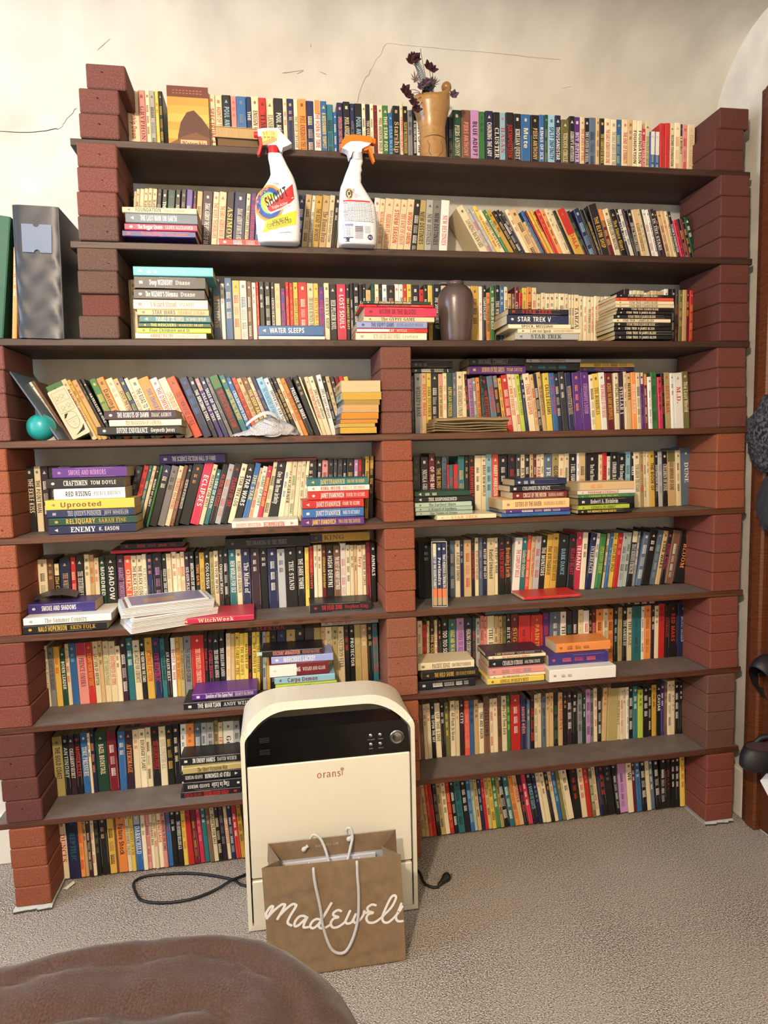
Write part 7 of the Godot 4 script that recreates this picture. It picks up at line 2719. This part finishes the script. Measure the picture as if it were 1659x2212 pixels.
-712.2 14.0 172 1.6 blue rose
-698.2 14.0 173 1.7 black white
-684.1 15.4 173 1.7 black white TWO HUNDRED MILLION A.D.
-668.7 12.8 173 1.7 yellow red
-655.9 16.7 174 3.2 red maroon ^red paperback, fifth right of MISSION TO THE STARS on the carpet, left bay
-639.2 15.5 173 3.2 maroon gold
-623.7 12.9 171 3.3 rose pink
-610.8 14.3 174 3.3 teal white
-596.5 11.7 172 3.3 brown sage
-584.8 13.0 173 3.4 cream black PLANETS FOR SALE
-571.8 11.7 172 3.4 black cream
-560.1 13.1 173 3.5 plum grey
-547.0 10.5 171 3.5 cream red TO LIVE FOREVER
-536.5 13.1 171 3.5 navy white
-523.4 14.5 171 3.6 red white
-508.9 13.2 171 3.6 gold black
#9R 9 -97
16.6 10.0 174 5.7 tan black
26.7 12.9 173 5.8 khaki brown
39.6 11.5 172 5.8 tan black
51.1 10.1 172 5.9 coral maroon
61.2 13.0 174 5.9 red maroon
74.2 13.0 172 5.9 black grey
87.2 14.5 171 6.0 khaki black
101.7 14.5 174 6.0 cream black
116.3 13.1 173 6.1 red orange
129.4 13.1 174 6.1 black white
142.5 20.5 171 6.2 teal black
163.0 17.6 172 6.2 black white
180.6 13.2 174 6.3 blue sky
193.9 10.3 174 6.3 sage teal
204.2 11.8 174 6.3 tan black
216.0 11.8 171 6.4 navy sky
227.9 10.4 172 6.4 red pink
238.2 11.9 171 6.4 tan black
250.1 13.4 171 6.5 yellow black
263.5 13.4 174 6.5 green white
276.9 12.0 173 6.6 khaki black
288.9 18.0 174 9.6 black white
306.9 18.0 172 9.7 teal white
324.9 13.6 174 9.7 orange brown
338.5 15.1 172 9.8 tan red WONDER
353.6 13.6 171 9.8 black rose
367.2 15.2 173 9.9 rose white
382.3 18.2 174 9.9 black sky A WORLD OF GIANTS
400.6 13.7 171 10.0 navy sky
414.3 10.7 173 10.0 cream red
425.0 16.8 173 10.0 cream black
441.8 12.3 171 10.1 black gold
454.1 12.3 172 10.1 cream red
466.4 13.9 171 10.2 blue sky
480.2 12.3 171 10.2 olive gold
492.6 6.2 171 10.3 cream black
498.8 20.1 173 10.3 cream black
518.9 26.4 173 7.3 black red ^black paperback with red lettering, number 38 from left on the carpet, right bay
545.3 18.7 171 7.4 cream red
564.0 15.6 170 7.5 red pink
579.6 12.5 172 7.5 olive white
592.2 14.1 173 7.6 cream red
606.3 9.4 171 7.6 navy black
615.7 17.3 172 7.6 black rose
633.1 26.9 171 7.7 black grey ^black paperback with grey lettering, number 45 from left on the carpet, right bay
660.0 14.3 174 7.8 black white
674.3 27.1 173 4.8 lilac plum ^mauve paperback with dark purple lettering, number 47 from left on the carpet, right bay
701.3 19.2 171 4.8 cream black WE
720.5 11.2 171 4.9 maroon white
731.7 17.6 172 4.9 blue white
749.3 17.7 173 5.0 black white
767.0 14.5 173 5.0 cream tan
781.5 14.5 171 5.1 slate white
796.1 17.8 171 5.1 black white
813.9 21.1 173 2.1 black white
835.0 16.3 172 2.1 black red
851.3 14.7 172 2.1 black white
866.0 16.4 172 2.2 black white
882.4 16.4 174 2.2 yellow red
898.8 14.8 177 2.3 black red
"""

# every book that lies flat: x, y, length, thickness, z of the spine, depth in mm, cover, ink, title (~ upside down) ^ label
const LYING := """#A books in the low stack on the second shelf
-719 1718.3 175 15.6 -6 106 indigo red The Stars, Like Dust|Isaac Asimov ^violet-blue book, bottom one of the low stack on the second shelf
-713 1734.0 174 16.6 -6 106 rose white The Beggar Queen|LLOYD ALEXANDER ^crimson book, third from top of the low stack on the second shelf
-710 1750.6 172 25.1 -6 106 slate white THE LAST MAN ON EARTH ^slate blue book, second from top of the low stack on the second shelf
-716 1775.7 178 14.3 -6 106 cream black FOUNDATION|Isaac Asimov ^cream book lettered FOUNDATION, topmost of the low stack on the second shelf
#A2 books lying flat on their own or atop a row
-490 1711.5 164 17.3 -36 81 red white ^red book lying flat behind the first spray bottle on the second shelf
#B books in the third shelf stack under the turquoise hardback
-703 1470.7 172 13.7 -6 106 cream maroon HARRIET THE SPY|Louise Fitzhugh ^cream book, bottom one of the third shelf stack under the turquoise hardback
-697 1484.3 179 13.6 -6 106 lime black Five Children and It ^lime book, eighth from top of the third shelf stack under the turquoise hardback
-694 1498.0 175 12.5 -6 106 forest yellow THE RESCUERS|MARGERY SHARP ^dark green book, seventh from top of the third shelf stack under the turquoise hardback
-690 1510.5 172 17.0 -6 106 teal cream PARABLE OF THE SOWER|OCTAVIA E BUTLER ^teal book, sixth from top of the third shelf stack under the turquoise hardback
-696 1527.5 174 15.7 -6 106 tan navy STAR WARS|GEORGE LUCAS ^tan book, fifth from top of the third shelf stack under the turquoise hardback
-703 1543.2 180 23.7 -6 106 cream rose A Wizard Abroad|DUANE ^cream book, fourth from top of the third shelf stack under the turquoise hardback
-701 1566.9 171 25.9 -6 106 black white The WIZARD'S Dilemma|Duane ^black book, third from top of the third shelf stack under the turquoise hardback
-698 1592.8 171 31.3 -6 106 black white Deep WIZARDRY|Duane ^black book, second from top of the third shelf stack under the turquoise hardback
-699 1624.2 193 23.5 -6 111 aqua white ^turquoise book, topmost of the third shelf stack under the turquoise hardback
#C books lying flat on their own or atop a row
-399 1469.8 171 9.4 -6 106 white white ^worn coverless-looking white-edged book under the blue book on the third shelf
-398 1479.1 167 26.9 -6 106 blue white WATER SLEEPS ^thick blue book lettered WATER SLEEPS lying alone on the third shelf
#D books in the third shelf stack beside the brown jar
-145 1469.1 191 19.2 -6 111 cream grey BETSY AND THE GREAT WORLD|Lovelace ^cream book, bottom one of the third shelf stack beside the brown jar
-143 1488.3 191 12.0 -6 111 red+white white IT'S LIKE THIS, CAT|NEVILLE ^red book, sixth from top of the third shelf stack beside the brown jar
-143 1500.3 190 16.9 -6 111 lavender navy THE EGYPT GAME|ZILPHA KEATLEY SNYDER ^lavender blue book, fifth from top of the third shelf stack beside the brown jar
-125 1517.1 192 13.2 -6 111 cream black The GYPSY GAME ^cream book, fourth from top of the third shelf stack beside the brown jar
-123 1530.3 196 24.9 -6 111 rose maroon WORM IN THE BLOOD ^crimson book, third from top of the third shelf stack beside the brown jar
-134 1555.2 199 7.2 -6 111 red black MY FATHER'S DRAGON ^red book, second from top of the third shelf stack beside the brown jar
-126 1562.4 184 8.3 -6 106 forest cream THE CHILDREN OF GREEN KNOWE ^dark green book, topmost of the third shelf stack beside the brown jar
#E books in the tilted five-book stack right of the jar
295 1471.8 186 17.5 -6 106 silver black STAR TREK ^silver grey book, bottom one of the tilted five-book stack right of the jar
304 1489.3 183 12.5 -6 106 cream black I am not Spock|LEONARD NIMOY ^cream book, fourth from top of the tilted five-book stack right of the jar
276 1501.8 181 12.4 -6 106 cream black SPOCK, MESSIAH! ^cream book, third from top of the tilted five-book stack right of the jar
269 1514.1 182 24.8 -6 106 navy white STAR TREK V ^navy book, second from top of the tilted five-book stack right of the jar
273 1539.0 178 16.1 -6 106 black red STAR TREK ^black book, topmost of the tilted five-book stack right of the jar
#F books in the tall stack of thin black and cream paperbacks
591 1473.9 177 11.5 -6 106 black cream STAR TREK 11 JAMES BLISH ^black book, bottom one of the tall stack of thin black and cream paperbacks
591 1485.4 175 12.8 -6 106 black cream STAR TREK 10 JAMES BLISH ^black book, eleventh from top of the tall stack of thin black and cream paperbacks
586 1498.2 175 11.5 -6 106 black cream STAR TREK 9 JAMES BLISH ^black book, tenth from top of the tall stack of thin black and cream paperbacks
586 1509.7 175 11.5 -6 106 black cream STAR TREK 8 JAMES BLISH ^black book, ninth from top of the tall stack of thin black and cream paperbacks
585 1521.1 175 10.2 -6 106 cream black STAR TREK 7 JAMES BLISH ^cream book, eighth from top of the tall stack of thin black and cream paperbacks
586 1531.3 176 11.5 -6 106 black cream STAR TREK 6 JAMES BLISH ^black book, seventh from top of the tall stack of thin black and cream paperbacks
593 1542.9 169 10.2 -6 106 black cream STAR TREK 5 JAMES BLISH ^black book, sixth from top of the tall stack of thin black and cream paperbacks
595 1553.1 175 8.9 -6 106 black cream STAR TREK 4 JAMES BLISH ^black book, fifth from top of the tall stack of thin black and cream paperbacks
593 1561.9 177 8.9 -6 106 cream black STAR TREK 3 JAMES BLISH ^cream book, fourth from top of the tall stack of thin black and cream paperbacks
592 1570.8 177 10.1 -6 106 cream black STAR TREK 1 JAMES BLISH ^cream book, third from top of the tall stack of thin black and cream paperbacks
592 1581.0 176 8.9 -6 106 coral black SPOCK MUST DIE|JAMES BLISH ^orange-red book, second from top of the tall stack of thin black and cream paperbacks
592 1589.8 176 8.9 -6 106 black cream STAR TREK 2 JAMES BLISH ^black book, topmost of the tall stack of thin black and cream paperbacks
#G books in the three-book stack on the fourth shelf
-805 1231.3 200 21.3 2 119 black white DIVINE ENDURANCE|Gwyneth Jones ^black book lettered DIVINE ENDURANCE, bottom one of the three-book stack on the fourth shelf
-775 1252.6 175 16.3 2 106 cream brown THE MAGICIANS OF CAPRONA ^cream book, second from top of the three-book stack on the fourth shelf
-786 1268.9 174 22.9 2 106 plum white THE ROBOTS OF DAWN|ISAAC ASIMOV ^dark purple book, topmost of the three-book stack on the fourth shelf
#H books in the stack with outward page edges
-198 1223.5 100 17.2 10 106 P yellow ^paperback with yellow edges, bottom one of the stack with outward page edges
-200 1240.7 98 9.8 10 106 P yellow ^paperback with yellow edges, seventh from top of the stack with outward page edges
-197 1250.4 102 11.0 10 106 P orange ^paperback with orange edges, sixth from top of the stack with outward page edges
-194 1261.4 102 18.3 10 106 P orange ^paperback with orange edges, fifth from top of the stack with outward page edges
-189 1279.7 98 19.5 10 106 P peach ^paperback with peach edges, fourth from top of the stack with outward page edges
-186 1299.1 98 13.4 10 106 P gold ^paperback with dull gold edges, third from top of the stack with outward page edges
-190 1312.6 107 19.4 10 106 P yellow ^paperback with yellow edges, second from top of the stack with outward page edges
-192 1332.0 107 30.2 10 106 P cream ^paperback with cream edges, topmost of the stack with outward page edges
#I1 books lying flat on their own or atop a row
27 1395.4 119 14.4 -118 100 black white ^thin dark book lying lower atop the upright row beside the centre pillar
27 1409.8 120 19.5 -118 100 black grey ^black book with bent pages lying uppermost beside the centre pillar
#I2 books lying flat on their own or atop a row
197 1392.1 172 23.8 -118 100 purple yellow DEMONS IN THE GREEN|TOM DEITZ ^purple book lying flat atop the upright books, lettered DEMONS IN THE GREEN
196 1415.9 168 22.4 -118 100 black grey MICHAEL CONNELLY ^dark thick book lying on the purple book under the fourth board
#I3 books lying flat on their own or atop a row
370 1400.7 169 24.1 -118 100 black teal ^black book with teal lettering lying atop the fourth row, right bay
371 1424.9 171 10.7 -118 100 silver maroon Special Delivery ^silver grey book lettered Special Delivery lying on a black book
#I4 books lying flat on their own or atop a row
540 1397.4 175 13.6 -118 100 navy red ^navy book lying flat atop the fourth row nearest the right pillar
540 1411.0 175 12.2 -118 100 gold black ^mustard yellow thin book topmost near the right pillar, fourth row
#K books in the fifth shelf stack beside the left pillar
-943 982.4 212 22.5 -23 98 navy white ENEMY|K. EASON ^navy book lettered ENEMY, bottom one of the fifth shelf stack beside the left pillar
-942 1004.8 212 20.0 -23 98 forest gold RELIQUARY|SARAH FINE ^dark green book, sixth from top of the fifth shelf stack beside the left pillar
-946 1024.9 212 20.0 -25 97 navy silver THE QUEEN'S POISONER|JEFF WHEELER ^navy book, fifth from top of the fifth shelf stack beside the left pillar
-948 1044.9 215 25.8 -25 97 yellow brown Uprooted ^yellow book lettered Uprooted, fourth from top of the fifth shelf stack beside the left pillar
-926 1070.7 172 28.2 -25 97 white black RED RISING|PIERCE BROWN ^white book, third from top of the fifth shelf stack beside the left pillar
-943 1098.9 186 26.9 -25 97 black white CRAFTSMEN|TOM DOYLE ^black book lettered CRAFTSMEN, second from top of the fifth shelf stack beside the left pillar
-926 1125.7 179 26.8 -25 97 purple lilac SMOKE AND MIRRORS ^purple book lettered SMOKE AND MIRRORS, topmost of the fifth shelf stack beside the left pillar
#L books lying flat on their own or atop a row
-488 978.8 174 19.7 -19 102 white red NEUROMANCER|WILLIAM GIBSON ~ ^white book lettered NEUROMANCER upside down, lying flat on the fifth shelf
#M books in the bright stack left of the centre pillar
-305 980.2 167 21.0 7 106 purple yellow JANET EVANOVICH|TWO FOR THE DOUGH ^purple book, bottom one of the bright stack left of the centre pillar
-303 1001.2 165 23.6 -6 106 blue white JANET EVANOVICH|THREE TO GET DEADLY ^blue book, fifth from top of the bright stack left of the centre pillar
-303 1024.7 167 22.5 -21 101 red white JANET EVANOVICH|FOUR TO SCORE ^red book, fourth from top of the bright stack left of the centre pillar
-285 1047.2 165 23.7 -25 97 red white JANET EVANOVICH|FOUR TO SCORE ^red book, third from top of the bright stack left of the centre pillar
-285 1070.9 168 15.0 -25 97 white red REBEL MOON|BRUCE BETHKE ^white book, second from top of the bright stack left of the centre pillar
-286 1085.9 166 19.9 -25 97 teal yellow JANET EVANOVICH|ONE FOR THE MONEY ^teal book, topmost of the bright stack left of the centre pillar
#N1 books lying flat on their own or atop a row
-680 1153.6 174 26.4 -118 100 indigo white THE SCIENCE FICTION HALL OF FAME ^violet-blue book lettered HALL OF FAME lying atop the fifth row
#N2 books lying flat on their own or atop a row
-428 1152.1 174 10.3 -118 100 maroon black ^thin maroon book lying atop the fifth row, left bay
#O books in the stack just right of the centre pillar
62 983.1 169 12.7 10 106 cream orange STAR TREK ^cream book, bottom one of the stack just right of the centre pillar
7 995.8 161 10.2 -6 106 sage black The Tombs of Atuan ^grey-green book, fifth from top of the stack just right of the centre pillar
7 1006.0 163 11.5 -13 106 sage black A Wizard of Earthsea ^grey-green book, fourth from top of the stack just right of the centre pillar
7 1017.5 161 12.8 -13 106 sage black The Farthest Shore ^grey-green book, third from top of the stack just right of the centre pillar
10 1030.3 166 15.4 -25 97 black white THE DISPOSSESSED ^black book, second from top of the stack just right of the centre pillar
10 1045.7 157 15.4 -25 97 forest cream ^dark green book, topmost of the stack just right of the centre pillar
#P books in the fifth shelf stack with a thick peach volume
244 984.0 205 10.3 12 128 blue navy ^blue book, bottom one of the fifth shelf stack with a thick peach volume
256 994.4 190 10.3 12 128 purple white ^purple book, fifth from top of the fifth shelf stack with a thick peach volume
249 1004.7 197 27.1 12 128 peach brown SISTERS OF THE RAVEN|BARBARA HAMBLY ^peach book, fourth from top of the fifth shelf stack with a thick peach volume
285 1031.8 161 19.5 -4 106 maroon cream CIRCLE OF THE MOON|BARBARA HAMBLY ^maroon book, third from top of the fifth shelf stack with a thick peach volume
282 1051.3 168 17.0 -20 102 black white COLONIES IN SPACE ^black book, second from top of the fifth shelf stack with a thick peach volume
296 1068.3 159 18.4 -25 97 navy white ^navy book, topmost of the fifth shelf stack with a thick peach volume
#Q books in the fifth shelf stack with an orange book on top
471 985.0 166 10.5 12 106 black yellow THE MENACE FROM EARTH ^black book, bottom one of the fifth shelf stack with an orange book on top
473 995.6 157 11.9 11 106 lime black GENIUS IN ORBIT ^lime book, fifth from top of the fifth shelf stack with an orange book on top
479 1007.4 172 18.6 -5 106 black white Robert A. Heinlein ^black book, fourth from top of the fifth shelf stack with an orange book on top
487 1026.0 177 9.4 -21 101 green lime FARMER IN THE SKY ^green book, third from top of the fifth shelf stack with an orange book on top
488 1035.4 181 12.0 -25 97 white red FARNHAM'S FREEHOLD ^white book, second from top of the fifth shelf stack with an orange book on top
495 1047.4 170 24.1 -25 97 tan orange ^tan book, topmost of the fifth shelf stack with an orange book on top
#R books in the big stack at the sixth shelf's left end
-1014 735.0 201 21.4 0 128 black gold NALO HOPKINSON|SKIN FOLK ^black book, bottom one of the big stack at the sixth shelf's left end
-1013 756.4 210 19.0 -4 123 white grey The Summer Country ^white book, second from top of the big stack at the sixth shelf's left end
-1015 775.4 166 26.7 -45 83 indigo white SMOKE AND SHADOWS ^violet-blue book, topmost of the big stack at the sixth shelf's left end
#T books lying flat on their own or atop a row
-634 735.0 192 16.0 2 128 rose cream WitchWeek ^crimson book lettered WitchWeek lying flat at the sixth shelf edge
#U books lying flat on their own or atop a row
-289 732.1 172 26.1 -45 83 black red THE DEAD ZONE|Stephen King ^black book lettered THE DEAD ZONE in red lying on the sixth shelf
#V1 books lying flat on their own or atop a row
-823 912.0 198 10.2 -126 100 rose red ^thin crimson book lying atop the sixth row, left bay
-796 922.2 164 17.9 -126 100 black rose ^black book lying on the thin crimson book atop the sixth row
#V2 books lying flat on their own or atop a row
-516 908.9 237 32.7 -126 100 black grey THE DRAWING OF THE THREE ^large black book lettered THE DRAWING OF THE THREE lying atop the sixth row
#V3 books lying flat on their own or atop a row
-278 917.3 172 26.8 -128 100 gold+navy brown KING ^mustard and navy book lying atop the sixth row beside the centre pillar
#X books lying flat on their own or atop a row
326 734.9 177 9.5 -30 97 red red ^thin red-edged book lying alone on the sixth shelf, right bay
#Y books lying flat on their own or atop a row
-636 491.3 187 23.0 -22 104 black white THE MARTIAN|ANDY WEIR ^black book lettered THE MARTIAN lying flat on the seventh shelf
-615 514.3 173 18.0 -35 92 purple white Zombies of the Gene Pool|SHARYN McCRUMB ^purple book lettered Zombies of the Gene Pool on a black book
#Z books in the stack right above the white air purifier
-387 492.8 173 24.9 -26 101 silver black ^silver grey book, bottom one of the stack right above the white air purifier
-393 517.6 170 19.7 -38 89 lime black THE Givenchy CODE|JULIE KENNER ^lime book, fifth from top of the stack right above the white air purifier
-394 537.4 168 19.7 -45 82 sky maroon Carpe Demon ^light blue book, fourth from top of the stack right above the white air purifier
-407 557.1 164 38.0 -45 82 maroon+white white STEPHEN KING|WIZARD AND GLASS ^maroon book, third from top of the stack right above the white air purifier
-400 595.1 171 20.9 -45 82 lavender white MERCEDES LACKEY ^lavender blue book, second from top of the stack right above the white air purifier
-424 616.0 168 18.2 -45 82 black pink DISCOUNT ARMAGEDDON|SEANAN McGUIRE ^black book, topmost of the stack right above the white air purifier
#AA1 books lying flat on their own or atop a row
-472 667.7 157 20.2 -126 100 black red ELEKTRA ^black book with red lettering lying atop the seventh row, left bay
#AA3 books lying flat on their own or atop a row
-255 672.0 168 16.5 -126 100 silver red NORTHWEST SMITH|C.L. MOORE ^silver grey book lying flat atop the seventh row beside the centre pillar
#AB1 books in the three-book stack right of the centre pillar
8 495.0 166 25.7 -22 104 black white ^black book, bottom one of the three-book stack right of the centre pillar
21 520.6 167 24.4 -31 96 black gold THE WILD SHORE|KIM STANLEY ROBINSON ^black book, second from top of the three-book stack right of the centre pillar
13 545.1 166 21.8 -41 86 cream black PACIFIC EDGE|KIM STANLEY ROBINSON ^cream book lettered PACIFIC EDGE, topmost of the three-book stack right of the centre pillar
#AB2 books in the six-book stack on the seventh shelf
210 496.1 173 16.5 -17 106 yellow black ANNUAL WORLD'S BEST ^yellow book lettered ANNUAL WORLD'S BEST, bottom one of the six-book stack on the seventh shelf
218 512.6 169 8.2 -19 106 cream black THE TIME MACHINE|H. G. WELLS ^cream book, fifth from top of the six-book stack on the seventh shelf
218 520.9 170 19.2 -24 103 pink grey ^pink book, fourth from top of the six-book stack on the seventh shelf
222 540.1 166 20.7 -35 91 black white CHARLES STROSS|HALTING STATE ^black book, third from top of the six-book stack on the seventh shelf
225 560.8 174 9.7 -43 83 cream red THE TROUBLE WITH TRIBBLES ^cream book, second from top of the six-book stack on the seventh shelf
215 570.5 172 11.1 -45 82 plum tan I AM MORDRED|NANCY SPRINGER ^dark purple book, topmost of the six-book stack on the seventh shelf
#AB3 books in the three thick books on the seventh shelf
388 497.6 206 37.1 9 128 white grey ^white book, bottom one of the three thick books on the seventh shelf
401 534.7 188 30.7 -26 100 indigo coral ^violet-blue book, second from top of the three thick books on the seventh shelf
432 565.4 173 28.2 -45 82 orange brown ^orange book, topmost of the three thick books on the seventh shelf
#AC1 books lying flat on their own or atop a row
242 672.8 172 20.0 -126 100 slate blue KIM STANLEY ROBINSON|FIFTY DEGREES BELOW ^slate blue book lettered in blue lying atop the seventh row, right bay
#AC2 books lying flat on their own or atop a row
695 671.3 177 19.3 -128 100 black white ^black book lying atop the seventh row near the right pillar
#AD books in the stack beside the white air purifier
-658 240.2 161 19.7 -34 80 black red HONOR AMONG ENEMIES|DAVID WEBER ~ ^black book lettered HONOR AMONG ENEMIES, bottom one of the stack beside the white air purifier
-649 260.0 161 26.3 -34 79 black white Flag In Exile|DAVID WEBER ~ ^black book, fourth from top of the stack beside the white air purifier
-654 286.3 161 23.7 -38 75 black white FIELD OF DISHONOR|DAVID WEBER ~ ^black book, third from top of the stack beside the white air purifier
-650 310.0 160 18.3 -35 78 khaki black The Short Victorious War ^khaki book, second from top of the stack beside the white air purifier
-656 328.3 161 23.6 -45 70 black white IN ENEMY HANDS|DAVID WEBER ^black book lettered IN ENEMY HANDS, topmost of the stack beside the white air purifier
#AE books lying flat on their own or atop a row
-805 421.4 170 17.3 -115 100 black red SINEATER|ELIZABETH MASSIE ^black book lettered SINEATER lying atop the eighth row, left bay
#AF books lying flat on their own or atop a row
646 413.9 175 27.0 -113 100 black maroon ^black book lying atop the eighth row near the right pillar
"""
